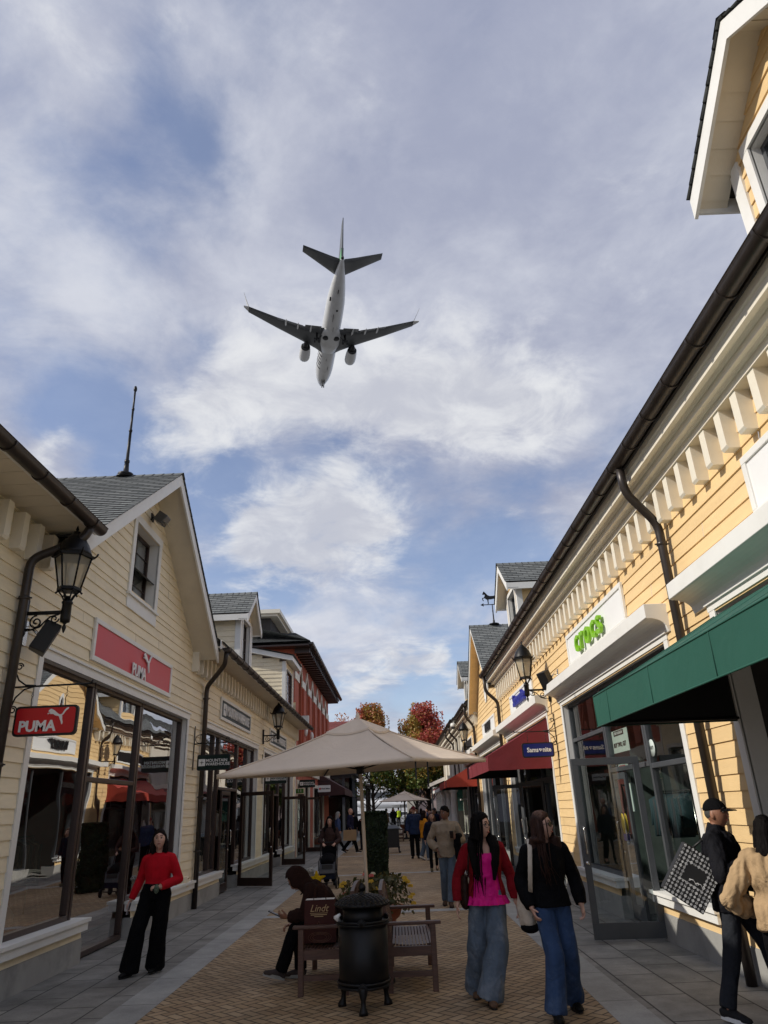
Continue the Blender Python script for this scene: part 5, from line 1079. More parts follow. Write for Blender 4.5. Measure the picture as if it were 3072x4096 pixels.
for xx in(2.75,3.75):
    mb=MB(); mb.ball((xx,80.2,2.9),(.22,.03,.30),12,8); mb.build('poster_face',M['skinp'],t); mb=MB(); mb.ball((xx,80.22,3.0),(.30,.02,.38),12,8); mb.ball((xx-.2,80.22,2.6),(.14,.02,.4),10,6); mb.build('poster_hair',M['dark'],t)
# lamp post
t=thing('lamp_post','dark street lamp post behind the small distant parasol','street lamp',(.6,62,0)); mb=MB(); mb.lathe([(.16,0),(.17,.1),(.10,.2),(.08,.9),(.055,1.0),(.05,3.0),(.07,3.05),(.07,3.15),(.05,3.2)],(.6,62,0),14); mb.loft([(.6,62,2.85),(.15,62,2.85),(-.05,62,2.88)],.02,6); mb.build('post',M['iron'],t)
mb=MB(); mb.lathe([(.12,3.2),(.15,3.25),(.13,3.27)],(.6,62,0),6,sm=False); mb.lathe([(.27,3.78),(.29,3.82),(.22,3.95),(.12,4.08),(.05,4.14),(.02,4.25)],(.6,62,0),14)
for k in range(6): a=k*math.pi/3; mb.loft([(.6+.13*math.cos(a),62+.13*math.sin(a),3.25),(.6+.24*math.cos(a),62+.24*math.sin(a),3.8)],.015,5)
mb.build('lantern_head',M['iron'],t); mb=MB(); mb.lathe([(.115,3.27),(.22,3.78)],(.6,62,0),6,sm=False); mb.build('pane',M['lampglass'],t)
# airport beyond
sheet('apron',-400,500,190,1600,-.006,pm('pale_concrete_apron',(.24,.24,.235),.9,.1,.01))
M['carw']=pm('white_car_paint',(.6,.6,.6),.25,.03,2,coat=.5); M['card']=pm('dark_car_paint',(.03,.033,.04),.25,.1,2,coat=.5); M['cars']=pm('silver_car_paint',(.32,.33,.34),.3,.05,2,metal=.5); M['cwin']=pm('car_window',(.01,.012,.015),.1,.1,2); M['tyre']=pm('tyre_rubber',(.012,.012,.012),.9,.1,3)
def make_car(mat,label):
    t=thing('parked_car',label,'car',(0,0,0),'cars parked beyond the end of the street'); mb=MB()
    sec=[(-2.15,.55,.80),(-2.1,.35,.86),(-1.5,.32,.98),(-.9,.32,1.0),(.7,.32,.98),(1.5,.32,.90),(2.1,.36,.74),(2.18,.5,.66)]
    vs=[];
    for x,a,b in sec: vs+=[(x,-.88,a),(x,.88,a),(x,.84,b),(x,-.84,b)]
    n=len(sec); mb.raw(vs,[(4*i+k,4*i+(k+1)%4,4*i+4+(k+1)%4,4*i+4+k) for i in range(n-1) for k in range(4)]+[(3,2,1,0),tuple(4*n-4+k for k in range(4))]); bevel(mb.build('body',mat,t,False),.06,3)
    mb=MB(); P=[(-1.7,-.78,.97),(1.0,-.78,.97),(1.0,.78,.97),(-1.7,.78,.97),(-1.1,-.62,1.42),(.25,-.62,1.42),(.25,.62,1.42),(-1.1,.62,1.42)]; mb.hexa(P); mb.build('cabin_glass',M['cwin'],t,False)
    mb=MB(); mb.hexa([(-1.15,-.64,1.40),(.3,-.64,1.40),(.3,.64,1.40),(-1.15,.64,1.40),(-1.0,-.58,1.47),(.15,-.58,1.47),(.15,.58,1.47),(-1.0,.58,1.47)]); mb.build('roof',mat,t,False)
    for x in(-1.35,1.35):
        for y in(-1,1): mb=MB(); mb.lathe([(.2,-.1),(.32,-.09),(.32,.09),(.2,.1)],(x,y*.80,.32),14,M=Matrix.Rotation(R(90),4,'X')); mb.build('wheel',M['tyre'],t,False)
    return t
cars=[]
for (x,y,mt,lb,rz) in [(-1.9,92,'cars','silver car parked nearest behind the hedge top',.1),(-.3,96,'carw','white car parked at the street end behind the person in black',0),(1.3,110,'carw','white car farther back under the small parasol',0),(-3.0,108,'card','dark car parked behind the left maple trunk',0),(-5.3,118,'carw','white car parked farthest left beyond the shelter',0),(-1.2,125,'cars','silver car in the back row beyond the white car',0),(2.9,128,'card','dark car in the back row at the right',0),(.7,140,'carw','white car alone in the last row',0)]:
    c=make_car(M[mt],lb); c.location=(x,y,0); c.rotation_euler=(0,0,rz)
for i,(x,y,w_,d_,h_,lb) in enumerate([(-70,620,60,40,19,'long white airport hangar on the horizon at the left'),(-18,700,34,30,27,'tall white airport block on the horizon behind the maple trunk'),(25,720,46,30,22,'pale grey airport terminal on the horizon above the white plane'),(80,680,60,30,15,'low pale airport building on the horizon at the right'),(2,560,30,20,9,'low white airport shed on the horizon')]):
    t=thing('airport_building',lb,'building',(x,y,0),'airport buildings on the horizon'); mb=MB(); mb.box(x-w_/2,x+w_/2,y,y+d_,0,h_); mb.box(x-w_*.3,x+w_*.1,y+3,y+d_-3,h_,h_*1.18); mb.build('hall',M['terrawhite'],t); mb=MB(); mb.box(x-w_/2+1,x+w_/2-1,y-.2,y,h_*.45,h_*.62); mb.build('window_band',M['greyframe'],t)
# parked dark tailed plane
M['brownpaint']=pm('dark_brown_paint',(.035,.022,.018),.4,.1,1)
t=thing('parked_airplane','parked white airliner with a dark brown tail fin on the far apron','airplane',(0,420,0)); mb=MB(); mb.loft([(-30,420,6.5),(-26,420,6.0),(-20,420,5),(-10,420,4.6),(20,420,4.6),(26,420,4.4),(29,420,4.0)],[.3,1.0,1.8,2.2,2.2,1.6,.3],16); mb.hexa([(-4,404,4),(4,404,4),(6,419,3.6),(-2,419,3.6),(-4,404,4.3),(4,404,4.3),(6,419,4.3),(-2,419,4.3)]); mb.build('fuselage',M['carw'],t)
mb=MB(); mb.prism([(-31,14.5),(-27,14.5),(-17,6.4),(-27,6.2)],lambda a,b,d:V((a,420+d,b)),-.4,.4); mb.build('tail_fin',M['brownpaint'],t)
for y in(-1,1): mb=MB(); mb.lathe([(.4,0),(.5,.2),(.4,.4)],(2,420+y*3,.5),10); mb.loft([(2,420+y*3,.5),(2,420+y*2.5,3.5)],.2,6); mb.build('landing_gear',M['tyre'],t)
mb=MB(); mb.loft([(25,420,.3),(25,420,3.5)],.2,6); mb.build('nose_gear',M['tyre'],t)
# ------------------------------------------------------------------ airliner overhead
M['plwhite']=pm('aircraft_white_paint',(.62,.62,.60),.3,.05,.25,dirt=((.30,.28,.25),.35,.5),coat=.3,stretch=(1,.2,1)); M['plgrey']=pm('aircraft_grey_wing',(.11,.115,.115),.4,.08,.3,dirt=((.06,.06,.06),.5,.4)); M['plgreen']=pm('aircraft_green_paint',(.10,.34,.12),.4,.05,.5); M['pldark']=pm('engine_dark_metal',(.03,.03,.03),.4,.2,1,metal=.5)
PT=thing('airliner','white twin engine airliner with wheels down flying overhead','airplane',(-9.77,119.8,92.55)); PT.rotation_euler=Matrix.Rotation(.2,3,'Z').to_4x4().to_euler()
PT.rotation_euler=(Matrix.Rotation(.2,4,'Z')@Matrix.Rotation(R(-.9),4,'X')).to_euler()
mb=MB(); st=[(17.8,-.6,.05,.05),(17.3,-.55,.5,.48),(16.3,-.42,.98,.95),(14.8,-.22,1.45,1.48),(13,-.05,1.75,1.85),(11,0,1.88,2.0),(0,0,1.88,2.0),(-6,.02,1.88,2.0),(-10,.22,1.78,1.80),(-13.5,.55,1.45,1.42),(-16.5,.85,1.02,1.0),(-19,1.08,.58,.62),(-20.4,1.2,.28,.32),(-20.6,1.2,.2,.2)]
mb.loft([(0,y,z) for y,z,_,_ in st],[(a,b) for _,_,a,b in st],28,xd=(1,0,0))
mb.loft([(0,4.6,-1.1),(0,3.6,-1.3),(0,1,-1.55),(0,-2,-1.55),(0,-3.6,-1.3),(0,-4.6,-1.1)],[(.6,.5),(1.5,.75),(1.95,.85),(1.95,.85),(1.5,.7),(.6,.5)],20,xd=(1,0,0))
mb.build('fuselage',M['plwhite'],PT,False)
mb=MB(); mb.lathe([(.29,0),(.24,-.35),(.12,-.6)],(0,0,0),12,M=Matrix.Translation((0,-20.45,1.2))@Matrix.Rotation(R(-90),4,'X')); mb.build('tail_cone',M['pldark'],PT,False)
def wing(s,stn,name,mat,th=.11,n=9):
    mb=MB(); vs=[]; up=[(0,0),(.05,.35),(.2,.62),(.4,.6),(.7,.3),(1,0)]; lo=[(.7,-.12),(.4,-.36),(.2,-.4),(.05,-.25)]; sec=up+lo; m=len(sec)
    for x,yl,c,z,tk in stn:
        for a,b in sec: vs.append((s*x,yl-a*c,z+b*tk*c))
    fs=[]
    for i in range(len(stn)-1):
        for k in range(m): f=(i*m+k,i*m+(k+1)%m,(i+1)*m+(k+1)%m,(i+1)*m+k); fs.append(f if s>0 else tuple(reversed(f)))
    fs+= [tuple(range(m)),tuple((len(stn)-1)*m+k for k in range(m))]; mb.raw(vs,fs,0,True); return mb.build(name,M[mat],PT,False)
for s in(-1,1):
    w_=wing(s,[(1.2,4.6,8.2,-1.25,.13),(2.6,3.4,7.0,-1.15,.13),(5.6,1.6,4.8,-.85,.12),(11,-1.2,3.2,-.2,.11),(16.6,-4.0,1.75,.75,.10)],'wing','plgrey')
    mb=MB()   # lowered flaps, trailing edge
    for (x0,y0,c0,z0),(x1,y1,c1,z1) in (((2.2,-3.3,1.5,-1.25),(5.4,-3.1,1.3,-.98)),((5.8,-3.1,1.15,-.95),(10.9,-4.25,.85,-.35))):
        for dz,dy in((0,0),): 
            P=[(s*x0,y0+.2,z0),(s*x1,y1+.2,z1),(s*x1,y1-c1,z1-.45),(s*x0,y0-c0,z0-.6)]; mb.raw(P+[(a,b,c-.06) for a,b,c in P],[(0,1,2,3),(7,6,5,4),(0,4,5,1),(1,5,6,2),(2,6,7,3),(3,7,4,0)])
    mb.build('flap',M['plgrey'],PT,False)
    for x,y in((4.2,-3.4),(6.8,-3.6),(9.2,-4.1)): mb=MB(); z=-1.15+(x-3)*.1; mb.loft([(s*x,y+1.6,z-.1),(s*x,y+.8,z-.35),(s*x,y-.2,z-.55),(s*x,y-1.3,z-.75)],[.06,.2,.2,.05],8); mb.build('flap_fairing',M['plwhite'],PT,False)
    mb=MB(); e=[(16.6,-4.0,.75),(16.6,-5.75,.75),(17.1,-6.0,1.0),(17.3,-5.2,1.1)]; 
    mb.raw([(s*16.5,-4.0,.8),(s*16.5,-5.75,.78),(s*17.55,-7.0,3.0),(s*17.45,-6.35,3.0),(s*16.62,-4.0,.8),(s*16.62,-5.75,.78),(s*17.6,-7.0,3.0),(s*17.5,-6.35,3.0)],[(0,1,2,3),(7,6,5,4),(0,4,5,1),(1,5,6,2),(2,6,7,3),(3,7,4,0)])
    mb.raw([(s*16.5,-4.1,.72),(s*16.5,-5.7,.72),(s*17.5,-6.35,.30),(s*17.45,-5.9,.30),(s*16.5,-4.1,.80),(s*16.5,-5.7,.80),(s*17.5,-6.35,.38),(s*17.45,-5.9,.38)],[(0,1,2,3),(7,6,5,4),(0,4,5,1),(1,5,6,2),(2,6,7,3),(3,7,4,0)]); mb.build('winglet',M['plwhite'],PT,False)
    wing(s,[(.4,-15.6,4.6,1.35,.09),(2.2,-16.9,3.7,1.5,.09),(7.2,-20.2,1.65,2.1,.09)],'tailplane','plgrey')
    mb=MB(); Mx=Matrix.Translation((s*4.85,0,-2.05))@Matrix.Rotation(R(-90),4,'X'); mb.lathe([(.85,5.9),(1.0,5.8),(1.14,5.3),(1.17,4.4),(1.12,3.2),(1.0,2.2),(.94,1.9)],(0,0,0),22,M=Mx,cap=False)
    e=mb.build('engine',M['plwhite'],PT,False)
    mb=MB(); mb.lathe([(.9,5.5),(.01,5.4)],(0,0,0),18,M=Mx); mb.build('engine_fan',M['pldark'],e,False); mb=MB(); mb.lathe([(1.0,2.6),(.95,1.85),(.72,1.7)],(0,0,0),22,M=Mx); mb.lathe([(.62,2.2),(.56,1.2),(.42,.7),(.15,.1)],(0,0,0),16,M=Mx)
    for k in range(16):
        a=2*math.pi*k/16; p=lambda r,y,b:Mx@V((r*math.cos(a+b),r*math.sin(a+b),y)); mb.face([p(.95,2.0,-.18),p(.95,2.0,.18),p(.91,1.62,0)])
    mb.build('engine_core',M['pldark'],e,False)
    mb=MB(); mb.hexa([(s*4.85-.12,1.2,-1.3),(s*4.85+.12,1.2,-1.3),(s*4.85+.15,4.6,-1.3),(s*4.85-.15,4.6,-1.3),(s*4.85-.12,.0,-.85),(s*4.85+.12,.0,-.85),(s*4.85+.15,2.6,-.85),(s*4.85-.15,2.6,-.85)]); mb.build('pylon',M['plgrey'],PT,False)
    mb=MB(); mb.loft([(s*2.75,-1.7,-1.2),(s*2.86,-1.7,-3.0)],.12,8); mb.bar((s*1.8,-1.7,-1.6),(s*2.8,-1.7,-2.6),.12,.12)
    for dx in(-.43,.43): mb.lathe([(.25,-.17),(.53,-.16),(.56,0),(.53,.16),(.25,.17)],(s*2.86+dx,-1.7,-3.0),16,M=Matrix.Rotation(R(90),4,'Y'))
    mb.box(s*2.9,s*3.05,-2.1,-1.3,-2.5,-1.2); mb.build('main_gear',M['pldark'],PT,False)
    mb=MB(); mb.ball((s*1.05,-1.7,-2.22),(.68,.72,.22),14,8); mb.build('wheel_well',M['black'],PT,False)
mb=MB(); mb.loft([(0,14.2,-1.7),(0,14.4,-3.0)],.08,8)
for dx in(-.2,.2): mb.lathe([(.12,-.09),(.32,-.08),(.34,0),(.32,.08),(.12,.09)],(dx,14.4,-3.0),14,M=Matrix.Rotation(R(90),4,'Y'))
for s in(-1,1): mb.hexa([(s*.34,13.6,-2.5),(s*.38,13.6,-2.5),(s*.38,15.4,-2.3),(s*.34,15.4,-2.3),(s*.34,13.6,-1.6),(s*.38,13.6,-1.6),(s*.38,15.4,-1.5),(s*.34,15.4,-1.5)])
mb.build('nose_gear',M['pldark'],PT,False)
mb=MB(); fin=[(-14.2,1.9),(-16.4,3.0),(-20.9,8.9),(-22.6,8.9),(-20.6,1.6)]; vs=[(sx*w2,y,z) for sx in(-1,1) for (y,z),w2 in zip(fin,(.12,.28,.10,.06,.14))]; n=5; mb.raw(vs,[tuple(range(n)),tuple(range(2*n-1,n-1,-1))]+[(i,i+n,(i+1)%n+n,(i+1)%n) for i in range(n)]); mb.build('tail_fin',M['plgrey'],PT,False)
mb=MB(); mb.hexa([(-.2,-20.3,1.7),(.2,-20.3,1.7),(.2,-17.6,2.0),(-.2,-17.6,2.0),(-.22,-20.8,3.4),(.22,-20.8,3.4),(.22,-17.4,3.4),(-.22,-17.4,3.4)]); mb.build('green_fin_base',M['plgreen'],PT,False)
mb=MB()
for k,(y,l) in enumerate(((9.6,1.1),(8.4,.8),(7.5,.8),(6.4,1.1),(5.2,.7))):
    for q in range(6): 
        a0=R(186+q*8);a1=R(186+q*8+8) if q<(5 if k%2 else 6) else a0
        P=[(1.895*math.cos(a0),y+q*.08,2.01*math.sin(a0)),(1.895*math.cos(a0),y-.38+q*.08,2.01*math.sin(a0)),(1.895*math.cos(a1),y-.30+q*.08,2.01*math.sin(a1)),(1.895*math.cos(a1),y+.08+q*.08,2.01*math.sin(a1))]; mb.face(P)
mb.build('lettering',M['pldark'],PT,False)
mb=MB(); 
for x,y,w_,l in((.15,-4,.05,1.8),(-.25,-7.5,.05,2.0),(.3,-9.5,.35,.4),(0,-14,.12,.9),(.5,9,.05,1.2),(-.1,6,.05,.7),(-1.3,-12.2,.3,.8)): 
    z=-2.04 if y>-7 else -2.04+(abs(y)-7)*.14; mb.box(x-w_/2,x+w_/2,y-l/2,y+l/2,z,z+.3)
mb.build('belly_panels',M['pldark'],PT,False)
# ------------------------------------------------------------------ things in the shop windows and on the walls
def poster(loc,w_,h_,label,lines,mat='swhite',face=(YR)):
    t=thing('window_poster',label,'poster',loc); x=V(face); mb=MB(); f=Fr(V((loc[0],loc[1],0)),x,x.cross(V(Z3))); f.box(mb,-w_/2,w_/2,loc[2]-h_/2,loc[2]+h_/2,-.004,0); mb.build('sheet',M[mat],t)
    for s,sz,dx,dz,mt,b in lines: textobj(s,sz,M[mt],V(loc)+x*dx+V((0,0,dz))+x.cross(V(Z3))*.004,face,Z3,t,depth=.001,bold=b)
    return t
M['paleposter']=pm('pale_mint_poster',(.55,.62,.58),.6,.03,2)
t=poster((3.81,12.58,2.70),.98,.36,'pale upper window poster reading END OF SEASON BUY TWO, GET',[('END OF SEASON',.06,0,.13,'swhite',.02),('BUY TWO, GET',.10,0,-.06,'bletter',.03)],'paleposter'); mb=MB(); f=Fr((3.81,12.58,0),YR,(-1,0,0)); f.box(mb,-.28,.28,2.79,2.87,0,.002); mb.build('label_strip',M['bletter'],t)
poster((3.84,12.95,1.97),1.05,.74,'large white window poster with red letters FREE behind the glass door',[('FREE',.36,0,.2,'rletter',.03),('CLEARANCE FOOTWEAR',.06,0,-.03,'bletter',0),('crocs',.10,0,-.22,'bletter',.02)],'paleposter')
t=thing('unit_number_disc','pale round unit number disc 1019 on the shop window','number disc',(3.74,10.9,2.46)); mb=MB(); mb.lathe([(.12,-.002),(.12,.002)],(3.745,10.87,2.46),24,M=Matrix.Rotation(R(90),4,'Y')); mb.build('disc',M['paleposter'],t); textobj('1019',.075,M['bletter'],(3.74,10.87,2.46),YR,Z3,t,depth=.001)
M['ysign']=pm('yellow_sticker',(.7,.5,.02),.5,.05,2)
t=thing('door_sticker','yellow oval sticker above a small blue one on the glass shop door','sticker',(3.74,13.2,1.3)); mb=MB(); mb.lathe([(.09,-.002),(.09,.002)],(0,0,0),20,M=Matrix.Translation((3.735,12.85,1.42))@Matrix.Rotation(R(90),4,'Y')@Matrix.Scale(1.7,4,(1,0,0))); mb.build('yellow_oval',M['ysign'],t); mb=MB(); mb.box(3.733,3.737,12.78,12.92,1.16,1.26); mb.build('blue_label',M['lblue'],t)
def garment(name,cols): return [pm(name+str(i),c,.85,.15,3,.2,60) for i,c in enumerate(cols)]
G=garment('garment_cloth',[(.12,.09,.05),(.04,.045,.05),(.25,.22,.18),(.10,.02,.02),(.5,.5,.48),(.02,.05,.06),(.45,.08,.2),(.2,.4,.1)])
def rack(loc,L,label,cols,horiz='y',h=1.55,gl=.75):
    t=thing('clothes_rack',label,'clothes rack',loc); x0,y0,z0=loc; mb=MB(); d=V((0,1,0)); a=V((x0,y0-L/2,z0+h));b=V((x0,y0+L/2,z0+h)); mb.loft([a,b],.014,8)
    for p in(a,b): mb.loft([p,V((p.x,p.y,z0))],.014,8); mb.box(p.x-.25,p.x+.25,p.y-.02,p.y+.02,z0,z0+.03)
    mb.build('rail',M['chrome'],t); n=int(L/.11)
    for i in range(n):
        y=y0-L/2+.08+i*.11; mb=MB(); k=rnd.uniform(.8,1.1); mb.loft([(x0,y,z0+h-.03),(x0,y,z0+h-.07),(x0,y,z0+h-.14),(x0,y+.01,z0+h-.35),(x0,y,z0+h-gl*k)],[(.01,.01),(.06,.02),(.2,.03),(.19,.035),(.22,.045)],10,xd=(1,0,0)); mb.build('garment',cols[i%len(cols)],t)
rack((-5.35,9.75,.35),1.1,'rail of olive and dark jackets just inside the left shop window',[G[0],G[0],G[1],G[2],G[1]],h=1.85); rack((-6.2,12.2,.05),1.8,'rail of dark clothes deeper inside the left shop',[G[1],G[3],G[2]]); rack((4.75,10.2,.3),1.4,'rail of colourful clothes inside the right shop window',[G[4],G[7],G[6],G[4]],h=1.9,gl=.5); rack((4.7,10.0,.1),1.2,'low rail of pink and pale clothes inside the right shop window',[G[6],G[4],G[3],G[5]],h=1.05,gl=.55); rack((5.2,14.4,.3),1.8,'rail of teal and dark clothes behind the open glass door',[G[5],G[1],G[5]],h=1.6)
t=thing('display_sneaker','oversized white sneaker standing on the floor of the left shop window','shoe display',(-4.85,9.45,.72)); mb=MB(); mb.loft([(-4.8,9.0,.80),(-4.8,9.06,.86),(-4.8,9.25,.93),(-4.8,9.45,.88),(-4.8,9.62,.80),(-4.8,9.74,.75),(-4.8,9.78,.72)],[(.05,.10),(.09,.14),(.10,.17),(.095,.12),(.10,.085),(.085,.06),(.02,.02)],14,xd=(1,0,0)); mb.build('upper',M['swhite'],t); mb=MB(); mb.loft([(-4.8,8.96,.70),(-4.8,9.1,.70),(-4.8,9.45,.70),(-4.8,9.70,.70),(-4.8,9.82,.71)],[(.06,.03),(.10,.045),(.10,.04),(.11,.04),(.04,.03)],14,xd=(1,0,0)); mb.build('sole',M['swhite'],t)
t=thing('display_plinth','dark red display platform inside the left shop window','display',(-5,10,0)); mb=MB(); mb.box(-5.6,-4.66,8.97,10.9,.3,.655); mb.build('platform',M['redfloor'],t)
for x,y,z,rz,lb in((XL,15.98+.35,.46,0,'grey electrical box low on the cream wall beside the downpipe'),(XR-.09,16.35,.62,0,'small weathered electrical box low on the yellow wall')):
    t=thing('outlet_box',lb,'electrical box',(x,y,z)); mb=MB(); mb.box(x+.0,x+.09,y-.07,y+.07,z,z+.2); bevel(mb.build('cover',M['creamflat'],t),.01); mb=MB(); mb.box(x-.004,x+.1,y-.05,y+.05,z+.16,z+.175); mb.build('hinge',M['chrome'],t)

rack((-5.3,18.1,.3),1.0,'rail of dark jackets inside the first warehouse style window',[G[1],G[5],G[1],G[4]],h=1.7); rack((-5.4,23.0,.3),1.6,'rail of pale and dark tops inside the window after the open door',[G[4],G[1],G[0],G[2]],h=1.7); rack((-5.4,31.0,.3),1.8,'rail of clothes inside the farthest cream shop window',[G[2],G[1],G[5]],h=1.7)
def suitcase(loc,h,m,label):
    t=thing('suitcase',label,'suitcase',loc,'suitcases in the shop window'); x,y,z=loc; w=h*.64
    mb=MB(); mb.box(x-.14,x+.14,y-w/2,y+w/2,z+.05,z+h); bevel(mb.build('shell',m,t),.05,3)
    mb=MB(); 
    mb.loft([(x,y-w*.2,z+h),(x,y-w*.2,z+h+.25),(x,y+w*.2,z+h+.25),(x,y+w*.2,z+h)],.010,6); mb.build('handle',M['black'],t)
    for dy in(-w*.4,w*.4): mb=MB(); mb.ball((x,y+dy,z+.03),.03,8,6); mb.build('wheel',M['black'],t)
for y,h,c,lb in((21.9,.62,'red','small red suitcase in the far window under the maroon awning'),(22.4,.72,'blue','blue suitcase beside the small red one'),(22.95,.78,'swhite','large white suitcase in the far window under the maroon awning'),(18.0,.75,'slate','slate grey suitcase in the doorway window under the maroon awning')): suitcase((XR+.55,y,.35 if y>20 else .06),h,M[c],lb)
# ------------------------------------------------------------------ people
def skin(name,c): return pm(name,c,.5,.06,14,.08,90,dirt=((c[0]*.85,c[1]*.62,c[2]*.6),9,.35))
SK={'fair':skin('fair_skin',(.58,.34,.25)),'mid':skin('warm_skin',(.40,.21,.14)),'tan':skin('tanned_skin',(.30,.14,.085)),'brown':skin('brown_skin',(.20,.095,.06))}
HM={'black':pm('black_hair',(.005,.004,.004),.7,.5,40,.5,80,stretch=(1,1,.12),spec=.08),'brown':pm('brown_hair',(.030,.013,.009),.66,.5,40,.5,80,stretch=(1,1,.12),spec=.2),'dkbrown':pm('dark_brown_hair',(.012,.007,.006),.7,.5,40,.5,80,stretch=(1,1,.12),spec=.1),'grey':pm('grey_hair',(.3,.29,.27),.6,.2,30),'dkgrey':pm('dark_grey_hair',(.06,.058,.055),.7,.2,30,spec=.2),'auburn':pm('auburn_hair',(.07,.022,.012),.45,.4,40,.4,80,stretch=(1,1,.12))}
CL={}
def cl(n,c,rough=.85,**k):
    if n not in CL: CL[n]=pm(n,c,rough,k.pop('var',.14),k.pop('sc',5),k.pop('bump',.25),k.pop('bsc',140),spec=k.pop('spec',.15),big=k.pop('big',(7,.03)),**k)
    return CL[n]
M['eye_w']=pm('eye_white',(.6,.58,.55),.3,.03,4); M['eye_d']=pm('dark_iris',(.01,.008,.006),.2,.05,4); M['lip']=pm('lip',(.30,.07,.06),.45,.05,9); M['lensd']=pm('sunglass_lens',(.004,.004,.005),.3,.05,2,spec=.3)
def hand(mb,w,d,p,side,s=1.,curl=.35,spread=.0):
    w=V(w);d=V(d).normalized();p=V(p);p=(p-d*p.dot(d)).normalized();a=d.cross(p)*side   # a = thumb side
    mb.loft([w-d*.03,w,w+d*.025*s,w+d*.06*s,w+d*.092*s],[(.021*s,.025*s),(.019*s,.025*s),(.017*s,.034*s),(.0155*s,.041*s),(.012*s,.039*s)],10,xd=p)
    for k,(o,L) in enumerate(((.030,.068),(.010,.078),(-.011,.072),(-.030,.056))):
        q=w+d*.088*s+a*(o*s); dd=d+a*(spread*(1.5-k)*.3); pts=[q-d*.015*s,q]; ang=0
        for j,f in enumerate((.45,.32,.23)):
            ang+=curl*(1+.25*k*.3)*(1 if j else .7); pts.append(pts[-1]+(dd*math.cos(ang)+p*math.sin(ang))*(L*s*f))
        mb.loft(pts,[.0095*s,.0095*s,.009*s,.0085*s,.0065*s],8)
    q=w+d*.022*s+a*(.024*s); t1=(a*.75+d*.75+p*.35).normalized(); t2=(a*.25+d*.9+p*.45).normalized(); mb.loft([q-t1*.01,q+t1*.03*s,q+t1*.05*s+t2*.012*s,q+t1*.05*s+t2*.038*s],[.013*s,.0115*s,.0105*s,.0075*s],8)
def headf(d,q):
    x,y,z=d; 
    q=V((x*.0735,y*.094,z*.117))
    if z<0:
        k=(-z)**1.3; q.x*=1-.30*k
        if y<0: q.y*=1-.42*k
        else: q.y*=1-.05*k
    if y>0: q.y-=.010*(y**3)*(1-abs(z))*.6
    g=lambda cx,cz,sx,sz:math.exp(-((x-cx)/sx)**2-((z-cz)/sz)**2) if y>0 else 0
    q.y+=.020*g(0,-.20,.13,.13)+.012*g(0,0,.09,.18)                       # nose
    q.y-=.009*(g(.38,.06,.17,.10)+g(-.38,.06,.17,.10))                     # eye sockets
    q.y+=.005*g(0,.22,.6,.09)+.007*g(0,-.52,.22,.08)+.007*g(0,-.88,.26,.14)+.004*(g(.45,-.22,.2,.2)+g(-.45,-.22,.2,.2))
    return q
